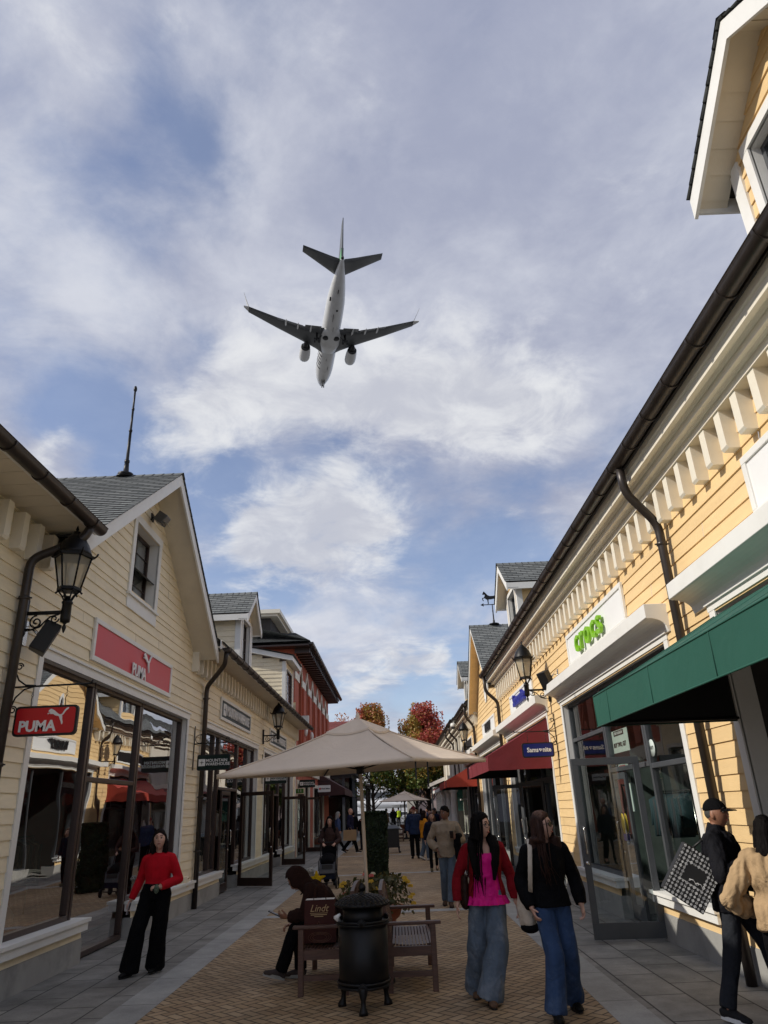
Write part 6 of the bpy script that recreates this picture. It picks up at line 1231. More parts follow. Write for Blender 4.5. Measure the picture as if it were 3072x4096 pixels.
def person(label,loc,rz,H=1.7,J={},skinm='mid',hair=('short','black'),top=None,over=None,legs=None,shoes=None,head=(0,0,0),vox=.009,fem=False,handspec={},face=True,specs=None,hat=None,group=None,bulk=1.,hood=None):
    t=thing('person',label,'person',loc,group,rz); s=H/1.72; S=lambda *a:V(a)*s
    j=dict(pelvis=S(0,0,.95),waist=S(0,0,1.09),chest=S(0,.0,1.27),neck=S(0,-.015,1.44),head=S(0,.02,1.598))
    for k,sg in(('R',1),('L',-1)):
        j.update({'sh'+k:S(sg*(.172 if fem else .195),-.015,1.372),'el'+k:S(sg*.245,-.03,1.12),'wr'+k:S(sg*.25,.05,.885),'hip'+k:S(sg*.088,0,.92),'kn'+k:S(sg*.098,.02,.50),'an'+k:S(sg*.105,-.02,.085),'fd'+k:V((sg*.18,1,0)),'hd'+k:None,'pn'+k:V((-sg,.15,0))})
    for k,v in J.items(): j[k]=V(v)
    xs=(j['shR']-j['shL']).normalized(); xp=(j['hipR']-j['hipL']).normalized()
    bt=[(.160,.112),(.128,.096),(.150,.112),(.150,.088),(.062,.060)] if fem else [(.158,.112),(.142,.105),(.168,.118),(.165,.092),(.068,.064)]
    def torso(mb,e,zlow=None,ez=1.,topcut=True,n=18,bust=0):
        b=[(a*s*bulk+e,c*s*bulk+e) for a,c in bt]; up=(j['neck']-j['chest']); pts=[j['pelvis'],j['waist'],j['chest'],j['neck']-up*.28,j['neck']-up*.02]; 
        if zlow: pts=[V(zlow[0])]+pts; b=[zlow[1]]+b
        mb.loft(pts,b,n,xd=[xp]*(len(pts)-3)+[xs]*3)
        if fem and bust>=0:
            f=xs.cross((j['neck']-j['pelvis']).normalized())*-1
            for sg in(-1,1): mb.ball(j['chest']+xs*(sg*.062*s)+f*(.050*s+e*.5)+V((0,0,-.012)),(.082*s,.066*s,.078*s),14,10)
    def arm(mb,k,e,upto=1.,r=(.050,.047,.041,.040,.033),cuff=0,puff=0):
        a,b,c=j['sh'+k],j['el'+k],j['wr'+k]; e=e+.010*(bulk-1)*5; w=b+(c-b)*upto; mid=(a+b)/2; pts=[a+(j['neck']-a)*.35,a,mid,b,(b+w)/2,w]; rr=[r[0]*s*1.02+e,r[0]*s+e,r[1]*s+e,r[2]*s+e,r[3]*s+e*1.05+puff,r[4]*s+e*.8+puff*.4]
        # rounded elbow
        mb.loft([j['neck']-V((0,0,.035*s)),a+(j['neck']-a)*.4-V((0,0,.008)),a],[rr[1]*.75,rr[1]*.92,rr[1]],12); mb.loft([a,mid,b],[rr[1],rr[2],rr[3]],12); mb.loft([b,(b+w)/2,w],[rr[3],rr[4],rr[5]],12); mb.ball(b,rr[3]*1.0,12,8); mb.ball(a,rr[1]*1.0,12,8)
    HMx=Matrix.Translation(j['head'])@Matrix.Rotation(R(-head[0]),4,'Z')@Matrix.Rotation(R(head[1]),4,'X')@Matrix.Rotation(R(head[2]),4,'Y')@Matrix.Scale(s*(1.06 if fem else 1.07),4)
    # ---- body: one continuous skin surface
    mb=MB(); torso(mb,-.012,bust=-1); mb.loft([j['neck']-(j['head']-j['neck'])*.35,j['neck'],HMx@V((0,-.022,-.06))],[.060*s,.052*s,.05*s],14)
    mb.ball((0,0,0),1,28,22,f=headf,M=HMx)
    for sg in(-1,1): mb.ball((0,0,0),1,10,8,f=lambda d,q:V((sg*.072+d.x*.011,-.008+d.y*.019,-.012+d.z*.032)),M=HMx)
    for k,sg in(('R',1),('L',-1)):
        arm(mb,k,-.006); d=j['hd'+k] or (j['wr'+k]-j['el'+k]); hs=handspec.get(k,{}); hand(mb,j['wr'+k],d,j['pn'+k],sg,s*(.93 if fem else 1),**hs)
        mb.loft([j['hip'+k],(j['hip'+k]+j['kn'+k])/2,j['kn'+k]],[.080*s,.066*s,.052*s],12); mb.loft([j['kn'+k],(j['kn'+k]*.6+j['an'+k]*.4),j['an'+k]],[.052*s,.050*s,.034*s],12); f=V(j['fd'+k]).normalized(); mb.loft([j['an'+k],j['an'+k]+f*.06+V((0,0,-.03*s)),j['an'+k]+f*.13+V((0,0,-.045*s))],[.034*s,.03*s,.022*s],10)
    o=mb.build('body',SK[skinm],t,False); realize(o,vox*.72,2,.4)
    # ---- clothes
    def wr(amp,fx=9,fz=7): return lambda c:amp*(noise.noise((c.x*fx,c.y*fx,c.z*fz+loc[0]*3))+.6*noise.noise((c.x*fx*2.3,c.y*fx*2.3,c.z*fz*1.5+5))+.9*abs(noise.noise((c.x*17,c.y*17,c.z*3.2+loc[1])))-.3)
    if legs:
        mb=MB(); e=legs.get('e',.008); th,kn,hm=legs['w']; b=bt[0]; wz=legs.get('waist',.35); pts=[j['pelvis']*(1-wz)+j['waist']*wz+V((0,0,.0)),j['pelvis'],j['pelvis']-(j['waist']-j['pelvis'])*.55]
        mb.loft(pts,[(bt[1][0]*s*bulk+e+.006,bt[1][1]*s*bulk+e+.006),(b[0]*s*bulk+e,b[1]*s*bulk+e),(b[0]*s*.93*bulk+e,b[1]*s*.9*bulk+e)],18,xd=xp)
        for k in 'RL':
            h,kk,a=j['hip'+k],j['kn'+k],j['an'+k]; low=a+(a-kk).normalized()*legs.get('drop',.0); m=(kk+low)/2
            mb.loft([h+V((0,0,.03)),h*.5+kk*.5,kk],[th*s*1.05,(th*.55+kn*.45)*s,kn*s],16); mb.loft([kk,m,low],[kn*s,(kn*.5+hm*.5)*s*.98,hm*s],16); mb.ball(kk,kn*s*.995,12,8)
        o=mb.build('trousers',legs['m'],t,False); realize(o,vox,3,.5,disp=wr(legs.get('wr',.007),8,5))
    if top:
        mb=MB(); e=top.get('e',.012); hem=top.get('hem',.95); hz=j['pelvis']+(j['pelvis']-j['waist']).normalized()*((.95-hem)*s); torso(mb,e,(hz,(bt[0][0]*s*bulk+e+top.get('flare',0),bt[0][1]*s*bulk+e+top.get('flare',0))) if hem<.95 else None)
        if hem>=.95: pass
        if top.get('sleeve',1)>0:
            for k in 'RL': arm(mb,k,e*.8,top.get('sleeve',1)*.97,puff=top.get('puff',0))
        if top.get('collar'): mb.loft([j['neck']-(j['head']-j['neck'])*.25,j['neck']+(j['head']-j['neck'])*top['collar']],[.085*s,.072*s],16)
        o=mb.build(top.get('name','top'),top['m'],t,False); realize(o,vox,3,.5)
        me=o.data
        if top.get('low') or hem>.95: 
            import bmesh
            bm=bmesh.new(); bm.from_mesh(me); 
            def kill(v):
                c=v.co
                if top.get('low') and c.z>(j['neck'].z-top['low']*s) and abs(c.x-j['neck'].x)<(.085+.1*max(0,c.z-(j['neck'].z-.08*s)))*s and c.y>j['neck'].y-.02: return True
                if hem>.95 and c.z<hem*s and abs(c.x)<.2*s: return True
                return False
            bmesh.ops.delete(bm,geom=[v for v in bm.verts if kill(v)],context='VERTS'); bm.to_mesh(me); bm.free()
        ns=[v.normal.copy() for v in me.vertices]; f=wr(top.get('wr',.006)); 
        for v,n in zip(me.vertices,ns): v.co=v.co+n*f(v.co)
        if top.get('ruffle'):
            mb=MB(); n=60; z=j['pelvis'].z-(.95-hem)*s; R0=lambda a,q:V(((bt[0][0]*s+e+.012+q*.030+.012*q*math.sin(a*17))*math.cos(a),(bt[0][1]*s+e+.012+q*.030+.012*q*math.sin(a*17))*math.sin(a),0))
            for i in range(n):
                a0,a1=6.2832*i/n,6.2832*(i+1)/n; c=j['pelvis'].copy(); c.z=z
                for q0,q1 in((0,.5),(.5,1)): mb.face([c+R0(a0,q1)+V((0,0,.03-.085*q1)),c+R0(a1,q1)+V((0,0,.03-.085*q1)),c+R0(a1,q0)+V((0,0,.03-.085*q0)),c+R0(a0,q0)+V((0,0,.03-.085*q0))],0,None,True)
            mb.build('ruffle',top['m'],t,False)
    if over:   # open cardigan or jacket
        mb=MB(); e=over.get('e',.026); hem=over.get('hem',.86); hz=j['pelvis']+(j['pelvis']-j['waist']).normalized()*((.95-hem)*s); torso(mb,e,(hz,(bt[0][0]*s+e,bt[0][1]*s+e)))
        for k in 'RL': arm(mb,k,over.get('se',.016),over.get('up',.98),puff=over.get('puff',0))
        o=mb.build(over.get('name','cardigan'),over['m'],t,False); realize(o,vox,3,.5,disp=wr(.007))
        if over.get('gap'):
            import bmesh
            bm=bmesh.new(); bm.from_mesh(o.data); g0,g1=over['gap']
            z0=hz.z;z1=j['neck'].z
            def kl(v): 
                c=v.co; q=(c.z-z0)/(z1-z0); return (c.y>.02 and abs(c.x-over.get('gx',0))<(g0*(1-q)+g1*q)) or (q>.93 and abs(c.x)<.075*s) or c.z<z0+.012
            bmesh.ops.delete(bm,geom=[v for v in bm.verts if kl(v)],context='VERTS'); bm.to_mesh(o.data); bm.free(); m_=o.modifiers.new('t','SOLIDIFY'); m_.thickness=.008
    if shoes:
        for k,sg in(('R',1),('L',-1)):
            a=j['an'+k]; f=V(j['fd'+k]); pit=math.atan2(f.z,math.hypot(f.x,f.y)); yw=math.atan2(-f.x,f.y); Mf=Matrix.Translation(a)@Matrix.Rotation(yw,4,'Z')@Matrix.Rotation(pit,4,'X')@Matrix.Scale(s,4); gz=-.085+.012
            mb=MB(); hgt=shoes.get('h',.05); vs=[(0,-.065,-.045),(0,-.035,-.035),(0,.02,-.028),(0,.08,-.045),(0,.135,-.052),(0,.178,-.056),(0,.192,-.058)]; rr=[(.022,.03),(.036,.045),(.040,.050),(.043,.040),(.043,.032),(.030,.022),(.008,.008)]
            mb.loft(vs,rr,16,xd=(1,0,0)); 
            if shoes.get('boot'): mb.loft([(0,-.01,-.04),(0,-.01,.06),(0,-.01,shoes['boot'])],[.045,.047,.052],14)
            mb.v=[tuple(Mf@V((v[0],v[1],max(v[2],gz-.0)))) for v in mb.v]; so_=mb.build('shoe',shoes['m'],t,False)
            mb=MB(); n=18; out=[(-.042*math.cos(q)*(.9 if math.sin(q)<0 else 1.05), .062+.132*math.sin(q)) for q in [2*math.pi*i/n for i in range(n)]]; st=shoes.get('sole',.018)
            mb.prism(out,lambda a_,b_,d_:Mf@V((a_,b_,d_)),-.085,-.085+st); mb.build('sole',shoes.get('sm',M['black']),so_,False)
    # ---- hair, hat, face
    st,hc=hair[:2]; hm=HM[hc] if hc else None
    HB=lambda f,n=26,m=20:(lambda mb:(mb.ball((0,0,0),1,n,m,f=f,M=HMx),mb)[1])(MB())
    strand=lambda a:(lambda c:a*noise.noise((c.x*70,c.y*70,c.z*9))+a*.8*noise.noise((c.x*25,c.y*25,c.z*5)))
    if st in('short','long','bob','tail'):
        big=1.0 if st=='short' else 1.10
        def hf(d,q):
            x,y,z=d; q=V((x*.083*big,y*.104*big-.006,z*.125*big+.006)); hl=.52 if st=='short' else .70
            if y>.15 and z<hl-.35*abs(x): k=min(1,(y-.15)*3)*min(1,(hl-.35*abs(x)-z)*5); q=q*(1-.34*k)
            if st!='short' and z<-.30: q=q*(1-.30*min(1,(-z-.30)*2.5))
            if z<-.25: q.x*=1-.25*(-z-.25); q.y=q.y*(1-.3*(-z-.25)) if y>0 else q.y*(1-.38*(-z-.25))
            if st=='short' and z<-.1 and abs(x)>.5 and y>-.35: q=q*.82
            return q
        mb=HB(hf)
        if st!='short':
            L=hair[2] if len(hair)>2 else .33; P=lambda x,y,z:HMx@V((x,y,z)); bk=V((0,-.02,0))
            wv=lambda i,sg:V((sg*.010*math.sin(i*1.7),.0,0))
            mb.loft([P(0,-.055,.03),P(0,-.072,-.08),P(0,-.080,-.19)+bk,P(0,-.082,-.19-L*.5)+bk,P(0,-.075,-.19-L)+bk],[(.082,.050),(.098,.055),(.128,.055),(.138,.045),(.09,.020)],16,xd=HMx.to_3x3()@V((1,0,0)))
            if st=='long' :
                fr_=hair[3] if len(hair)>3 else 1
                fb=xs.cross((j['neck']-j['chest']).normalized())*-1; nk=j['neck']
                for sg in(-1,1):
                    B=lambda x,y,z: nk+xs*(sg*x*s)+fb*(y*s)+V((0,0,z*s))
                    mb.loft([P(sg*.058,.0,.07),P(sg*.088,-.002,-.02),P(sg*.096,.004,-.11),B(.105,.045,.02),B(.112,.105*fr_,-.06)+wv(1,sg),B(.108,.135*fr_,-.06-L*.4)+wv(2,sg),B(.092,.14*fr_,-.05-L*.8)+wv(3,sg)],[.028,.036,.046,(.056,.045),(.056,.036),(.046,.028),(.014,.01)],12)
            if st=='bob':
                for sg in(-1,1): mb.loft([P(sg*.058,-.01,.06),P(sg*.080,-.005,-.03),P(sg*.086,-.005,-.11),P(sg*.08,-.01,-.16)],[.022,.028,.034,.020],12)
        o=mb.build('hair',hm,t,False); realize(o,vox*.8,2,.5,disp=strand(.006))
        if st in('long',) and vox<.012:
            mb=MB(); L=hair[2] if len(hair)>2 else .33; rr_=random.Random(int(loc[1]*10))
            for i in range(70):
                a=rr_.uniform(1.9,7.5); x,y=math.cos(a),math.sin(a); 
                if y>.75: continue
                q=[V((x*.06,y*.08,.10)),V((x*.088,y*.10-.005,.0)),V((x*.098,y*.10-.01,-.10)),V((x*.118,y*.085-.015,-.2)),V((x*.12+rr_.gauss(0,.02),y*.08-.015,-.2-L*.5)),V((x*.11+rr_.gauss(0,.035),y*.08+rr_.gauss(0,.02),-.2-L*rr_.uniform(.75,1.08)))]
                mb.loft([HMx@p for p in q],[.004,.005,.006,.006,.005,.002],5)
            mb.build('loose_strands',hm,t,False)
    if st=='fringe_grey': pass
    if hat:
        def cf(d,q):
            x,y,z=d; q=V((x*.079*(1-.08*max(z,0)),y*.100-.004-.012*max(z,0)*max(y,0),max(z,-.05)*.092+.036)); return q
        mb=HB(cf); mb.raw([HMx@V((sx*.078*c,.070+.095*f,.034-.016*f-.02*abs(sx*c)**2)) for f in(0,.5,1) for sx,c in((-1,1),(-.5,1),(0,1),(.5,1),(1,1)) for c in((1-.35*f,))],[(i*5+k,i*5+k+1,i*5+k+6,i*5+k+5) for i in range(2) for k in range(4)])
        o=mb.build('cap',hat,t,False); m_=o.modifiers.new('t','SOLIDIFY'); m_.thickness=.006
        mb=HB(lambda d,q:V((d.x*.075,d.y*.095-.006,d.z*.07+.005)) if d.y<.05 else V((d.x*.06,d.y*.06-.01,d.z*.06)),18,12); mb.build('hair_below_cap',HM[hc or 'black'],t,False)
    if hood:
        def hof(d,q):
            x,y,z=d; q=V((x*.105,y*.125-.014,z*.145+.004))
            if y>.45: q=V((x*.095,.075+(y-.45)*.02,z*.13))
            return q
        mb=HB(hof); mb.loft([HMx@V((0,-.03,-.06)),j['neck']-V((0,.0,.03))],[.10,.115],14); o=mb.build('hood',hood,t,False); realize(o,vox,2,.5,disp=lambda c:.006*noise.noise((c.x*14,c.y*14,c.z*14)))
        import bmesh
        bm=bmesh.new(); bm.from_mesh(o.data); Hi=HMx.inverted(); bmesh.ops.delete(bm,geom=[v for v in bm.verts if (lambda c:c.y>.055 and abs(c.x)<.075 and -.13<c.z<.105)(Hi@v.co)],context='VERTS'); bm.to_mesh(o.data); bm.free(); m_=o.modifiers.new('t','SOLIDIFY'); m_.thickness=.012
    if face:
        for sg in(-1,1):
            mb=MB(); mb.ball(HMx@V((sg*.029,.071,.008)),(.0125*s,.0125*s,.0085*s),10,8); mb.build('eye',M['eye_w'],t,False)
            mb=MB(); mb.ball(HMx@V((sg*.029,.082,.008)),(.0065*s,.0045*s,.0065*s),8,6); mb.loft([HMx@V((sg*.014,.082,.012)),HMx@V((sg*.030,.085,.018)),HMx@V((sg*.044,.077,.011))],.0024,5); mb.build('iris_and_lash',M['eye_d'],t,False)
            mb=MB(); mb.loft([HMx@V((sg*.012,.093,.032)),HMx@V((sg*.030,.090,.040)),HMx@V((sg*.048,.078,.034))],[.003,.0042,.002],6); mb.build('eyebrow',hm or HM['dkbrown'],t,False)
        mb=MB(); mb.loft([HMx@V((x,.0865-abs(x)**1.5*1.0,-.060)) for x in(-.024,-.012,0,.012,.024)],[(.002,.002),(.0055,.006),(.006,.0065),(.0055,.006),(.002,.002)],8); mb.build('lips',M['lip'],t,False)
        mb=MB(); [mb.ball(HMx@V((sg*.0075,.099,-.034)),.0035*s,6,5) for sg in(-1,1)]; mb.build('nostrils',M['lip'],t,False)
    if specs:
        mb=MB(); g=MB()
        for sg in(-1,1):
            c=V((sg*.032,.099,.004)); pts=[HMx@(c+V((.026*math.cos(a)*(1 if abs(math.cos(a))<.8 else 1),-.010*abs(math.cos(a))*(1 if math.cos(a)*sg>0 else 0),.022*math.sin(a)))) for a in [2*math.pi*i/16 for i in range(17)]]; mb.loft(pts,.0026,6); g.face(pts[:16])
            mb.loft([HMx@V((sg*.057,.092,.010)),HMx@V((sg*.075,.04,.012)),HMx@V((sg*.078,-.01,.008))],.0026,6)
        mb.loft([HMx@V((-.008,.104,.008)),HMx@V((.008,.104,.008))],.0026,6); so_=mb.build('spectacles',specs[0],t,False); specs[1] and g.build('lens',specs[1],so_,False)
    return t,HMx
jean=lambda n,c,v:pm(n,c,.85,.2,3.5,.25,160,stretch=(1,1,.5),dirt=(v,3.2,.8),spec=.15,big=(5,.025))
DEN1=jean('light_denim',(.10,.13,.17),(.25,.28,.32)); DEN2=jean('blue_denim',(.035,.065,.14),(.10,.145,.24)); DEN3=jean('washed_denim',(.09,.12,.16),(.17,.20,.24)); DEN4=jean('charcoal_denim',(.018,.02,.025),(.035,.038,.045))
BLK=cl('black_cloth',(.005,.005,.006),spec=.08); NAVY=cl('navy_cloth',(.012,.018,.045)); 
SH={'black':dict(m=cl('black_leather',(.008,.008,.008),.5)),'tan':dict(m=cl('tan_suede',(.12,.07,.045),.8))}
PI=math.pi
# 1 woman in the red sweater
s_=1.64/1.72
person('woman in a red sweater and black flared trousers walking by the left shop window',(-3.17,10.3,0),PI-.05,1.64,dict(hipR=(.09,.0,.875),hipL=(-.085,0,.875),knR=(.16,.13,.49),anR=(.235,.10,.085),knL=(-.06,-.02,.47),anL=(.0,-.14,.085),fdR=(.25,1,0),fdL=(-.05,1,0),elR=(.255,-.08,1.06),wrR=(.335,-.02,.83),elL=(-.275,-.04,1.05),wrL=(-.11,.19,.985),hdL=(.85,.35,.05),pnL=(.2,-.3,-1),head=(.0,.03,1.525),shR=(.165,-.01,1.288),shL=(-.168,-.01,1.300)),'fair',('bob','dkbrown',.12),top=dict(m=cl('red_knit',(.50,.008,.018),.85,bump=.4,bsc=220,big=(5,.012)),e=.012,hem=.99,wr=.003),legs=dict(m=BLK,w=(.112,.104,.132),e=.016,waist=.85,drop=.03),shoes=dict(m=SH['black']['m']),head=(-14,12,4),fem=True,handspec={'L':dict(curl=.75),'R':dict(curl=.5)},vox=.0085,bulk=1.17)
# 2 woman in pink
person('woman in a bright pink frilled top, open red cardigan and wide pale jeans',(.89,8.33,0),PI,1.70,dict(anR=(.15,-.20,.085),knR=(.125,.0,.50),anL=(.06,.19,.085),knL=(-.05,.20,.50),fdR=(.15,1,0),fdL=(-.05,1,.0),elR=(.285,-.05,1.09),wrR=(.31,.03,.85),elL=(-.275,-.03,1.09),wrL=(-.30,.05,.84)),'fair',('long','black',.40),top=dict(m=cl('pink_satin',(.62,.008,.20),.5,bump=.15),e=.030,hem=.91,sleeve=0,wr=.007,low=.10,ruffle=1,flare=.012,name='camisole'),over=dict(m=cl('red_cardigan_knit',(.20,.006,.012),.9,bump=.4,bsc=200),gap=(.150,.105),hem=.88,se=.018,e=.046,gx=.0,puff=.006),legs=dict(m=DEN1,w=(.102,.112,.136),e=.006,waist=-.1,drop=.03,wr=.014),shoes=SH['tan'],head=(-48,2,0),fem=True,handspec={'L':dict(curl=.4),'R':dict(curl=.4)},specs=(M['black'],None),vox=.0085)
# 3 woman in black
person('woman in a black sweatshirt, blue jeans and dark sunglasses looking to the right',(1.43,7.7,0),PI,1.69,dict(anR=(.10,.20,.085),knR=(.05,.20,.50),anL=(-.14,-.19,.085),knL=(-.11,.03,.49),fdR=(-.02,1,0),fdL=(-.15,1,0),elL=(-.27,-.07,1.10),wrL=(-.285,.03,.875),hdL=(-.05,.25,-.95),elR=(.26,-.06,1.10),wrR=(.20,.10,.87)),'fair',('long','brown',.28,.4),top=dict(m=BLK,e=.032,hem=.89,wr=.009,puff=.010,flare=.014),legs=dict(m=DEN2,w=(.098,.092,.104),e=.006,waist=-.1,drop=.02,wr=.013),shoes=dict(m=SH['black']['m']),head=(-56,8,0),fem=True,handspec={'L':dict(curl=.6),'R':dict(curl=.5)},specs=(M['black'],M['lensd']),vox=.0085)
# 4 man with the cap
person('man in a black jacket and black cap with a patterned shopping bag on his arm',(3.02,7.38,0),R(-122),1.75,dict(hipR=(.09,0,.94),hipL=(-.09,0,.94),knR=(.14,-.05,.52),anR=(.24,-.16,.10),fdR=(.25,1,-.1),knL=(-.08,.22,.53),anL=(-.06,.26,.12),fdL=(0,1,0),elR=(.33,.02,1.13),wrR=(.16,.26,1.17),hdR=(-.75,.35,.3),pnR=(-.4,-1,0),elL=(-.24,.02,1.12),wrL=(-.14,.24,1.0),hdL=(.6,.5,.1),pnL=(.3,-1,0)),'tan',('none','dkgrey'),top=dict(m=cl('black_jacket',(.007,.007,.010),.8),e=.046,hem=.80,collar=.42,wr=.014,puff=.016),legs=dict(m=DEN4,w=(.092,.076,.066),e=.012,wr=.008),shoes=dict(m=cl('dark_trainer',(.02,.02,.022),.7),sm=M['swhite'],sole=.032),head=(12,4,0),hat=BLK,handspec={'R':dict(curl=.9),'L':dict(curl=.7)},vox=.0085,bulk=1.05)
# 5 person in the tan jacket
TANC=cl('tan_cotton',(.40,.275,.155),.85,bump=.3,big=(4,.05))
person('person in a hooded tan jacket with short black hair at the right edge',(3.13,6.72,0),R(-28),1.60,dict(elL=(-.36,-.04,.96),wrL=(-.20,.26,.86),elR=(.3,0,.97),wrR=(.2,.26,.9),head=(.02,.05,1.475),neck=(0,.0,1.33),anL=(-.10,.10,.085),knL=(-.10,.12,.47),anR=(.10,-.10,.085)),'mid',('bob','black',.0),top=dict(m=TANC,e=.045,hem=.80,collar=.35,wr=.022,puff=.024),legs=dict(m=BLK,w=(.10,.085,.08),e=.012),shoes=SH['black'],head=(-10,0,0),fem=True,face=False,vox=.009)
# 6 seated hooded person
HOOD=cl('dark_brown_fleece',(.030,.014,.012),.95,bump=.4)
person('person in a dark brown hooded top hunched on the left bench looking at a phone',(-.80,9.62,0),R(90),1.74,dict(pelvis=(0,-.02,.53),waist=(0,.05,.68),chest=(0,.17,.83),neck=(0,.32,.97),head=(0,.455,1.04),shR=(.19,.27,.945),shL=(-.19,.27,.945),elL=(-.24,.33,.69),wrL=(-.18,.53,.665),hdL=(.1,.9,.12),pnL=(.6,-.1,.6),elR=(.25,.36,.66),wrR=(.10,.52,.565),hdR=(-.5,.7,-.2),pnR=(-.3,0,-1),hipR=(.09,.0,.51),hipL=(-.09,.0,.51),knR=(.14,.44,.53),knL=(-.13,.46,.53),anR=(.12,.42,.09),anL=(-.10,.62,.12),fdL=(-.35,.9,.28),fdR=(.1,1,0)),'tan',('none','dkbrown'),top=dict(m=HOOD,e=.034,hem=.93,wr=.012,puff=.01),legs=dict(m=BLK,w=(.095,.08,.072),e=.012,waist=.2),shoes=dict(m=cl('grey_suede',(.06,.048,.045),.85),sm=cl('grey_rubber',(.32,.32,.30),.7),sole=.034),head=(0,-48,0),hood=HOOD,handspec={'L':dict(curl=.7),'R':dict(curl=.6)},vox=.0085)
# 7 man in beige fleece
person('man in a beige half-zip fleece and jeans holding a cup, looking left',(.96,15.7,0),PI,1.80,dict(anR=(.085,-.16,.09),knR=(.09,.03,.52),anL=(0.0,.20,.09),knL=(-.05,.17,.53),fdL=(-.05,1,0),elR=(.33,-.08,1.17),wrR=(.20,.06,1.0),hdR=(-.3,.4,-.8),elL=(-.33,-.02,1.16),wrL=(-.16,.25,1.20),hdL=(.5,.2,.7),pnL=(.3,-.8,.2)),'brown',('short','black'),top=dict(m=cl('beige_fleece',(.30,.235,.17),.95,bump=.6,bsc=120),e=.036,hem=.82,collar=.30,wr=.012,puff=.014),legs=dict(m=DEN3,w=(.090,.074,.066),e=.012),shoes=dict(m=cl('brown_boot',(.075,.045,.032),.7),boot=.10),head=(42,-3,0),handspec={'L':dict(curl=.9),'R':dict(curl=.3)},vox=.011)
# 8 woman with stroller
person('woman with long black hair in a dark brown shirt pushing a stroller',(-1.86,21.05,0),PI,1.66,dict(elR=(.27,.06,1.08),wrR=(.15,.30,1.0),hdR=(-.2,.9,-.2),pnR=(0,0,-1),elL=(-.27,.06,1.08),wrL=(-.15,.30,1.0),hdL=(.2,.9,-.2),pnL=(0,0,-1)),'fair',('long','black',.28,.6),top=dict(m=cl('dark_brown_shirt',(.045,.025,.022),.8),e=.03,hem=.84,collar=.15,wr=.010),legs=dict(m=BLK,w=(.09,.08,.08)),shoes=SH['black'],head=(6,0,0),fem=True,handspec={'L':dict(curl=.9),'R':dict(curl=.9)},vox=.011)
walk=lambda a,s=1:dict(knR=(.09,.02+.16*a*s,.51),anR=(.09,.30*a*s-.02,.085+(.06 if a*s<0 else 0)),knL=(-.09,.02-.05*a*s,.50),anL=(-.09,-.30*a*s-.02,.085+(.06 if a*s>0 else 0)),fdL=(0,1,-.5 if a*s>0 else 0),fdR=(0,1,-.5 if a*s<0 else 0))
F=dict(face=False,vox=.017)
F2=dict(face=True,vox=.014)
# 9.. farther people
person('man in a navy rain jacket and maroon cap walking towards the camera',(.63,30.4,0),PI,1.86,dict(anR=(.10,-.06,.09),anL=(-.11,.06,.09)),'fair',('none','grey'),top=dict(m=cl('navy_rain_jacket',(.016,.028,.07),.6),e=.045,hem=.78,collar=.25,wr=.014,puff=.015),legs=dict(m=BLK,w=(.095,.08,.075),e=.012),shoes=SH['black'],head=(-20,0,0),hat=cl('maroon_cap',(.10,.012,.018)),**F2)
person('person in an orange jacket and jeans turned sideways beside the navy jacket man',(.98,29.0,0),R(-70),1.68,walk(.35),'mid',('bob','dkbrown',.0),top=dict(m=cl('orange_jacket',(.62,.24,.015),.7),e=.04,hem=.78,collar=.2,wr=.014,puff=.015),legs=dict(m=DEN3,w=(.09,.085,.09)),shoes=dict(m=M['swhite']),fem=True,**F)
person('woman with auburn hair in a dark jacket and leggings walking behind the fleece man',(1.06,24.1,0),PI,1.65,walk(.6),'fair',('bob','auburn',.05),top=dict(m=cl('blue_black_jacket',(.010,.012,.022)),e=.03,hem=.82,wr=.01),legs=dict(m=BLK,w=(.085,.065,.05)),shoes=dict(m=cl('olive_trainer',(.09,.085,.05))),fem=True,**F2)
person('bald man in a navy coat striding to the right with a brown paper bag',(-2.25,36.3,0),R(-88),1.90,dict(walk(1.1),elR=(.25,-.08,1.2),wrR=(.25,.06,.98)),'fair',('none','grey'),top=dict(m=cl('navy_coat',(.018,.018,.045)),e=.045,hem=.75,collar=.2,wr=.012),legs=dict(m=BLK,w=(.095,.078,.07)),shoes=dict(m=BLK,sm=M['swhite'],sole=.03),**F2)
person('woman in a blue sweater striding to the right beside the bald man',(-2.95,37.8,0),R(-75),1.76,walk(1.2,-1),'fair',('bob','grey',.0),top=dict(m=cl('blue_sweater',(.06,.09,.19)),e=.03,hem=.9,wr=.01),legs=dict(m=BLK,w=(.09,.07,.06)),shoes=SH['tan'],fem=True,**F)
person('person in a black coat eating an ice cream near the parasol pole',(-1.75,38.5,0),R(150),1.66,dict(wrL=(-.08,.22,1.30),elL=(-.26,.04,1.1)),'mid',('bob','black',.05),top=dict(m=BLK,e=.04,hem=.7),legs=dict(m=DEN4,w=(.09,.075,.07)),shoes=SH['black'],fem=True,**F)
person('person in black clothes standing in front of the white car at the street end',(-.42,74,0),R(-160),1.92,{},'mid',('long','black',.2),top=dict(m=BLK,e=.04,hem=.6),legs=dict(m=BLK,w=(.09,.075,.07)),shoes=SH['black'],fem=True,face=False,vox=.025)
person('person in a tan coat and dark cap just behind the hedge top',(-.92,62.5,0),R(-60),1.86,{},'mid',('none','black'),top=dict(m=TANC,e=.05,hem=.75),legs=dict(m=BLK,w=(.09,.075,.07)),shoes=SH['black'],hat=M['black'],face=False,vox=.025)
person('person in a yellow high visibility vest far off beside the black coated person',(.12,84,0),R(10),1.95,{},'mid',('short','black'),top=dict(m=BLK,e=.04,hem=.8),over=dict(m=cl('hi_vis_vest',(.45,.60,.03),.7),e=.05,hem=.85,up=.15,name='vest'),legs=dict(m=BLK,w=(.09,.075,.07)),shoes=SH['black'],face=False,vox=.025)
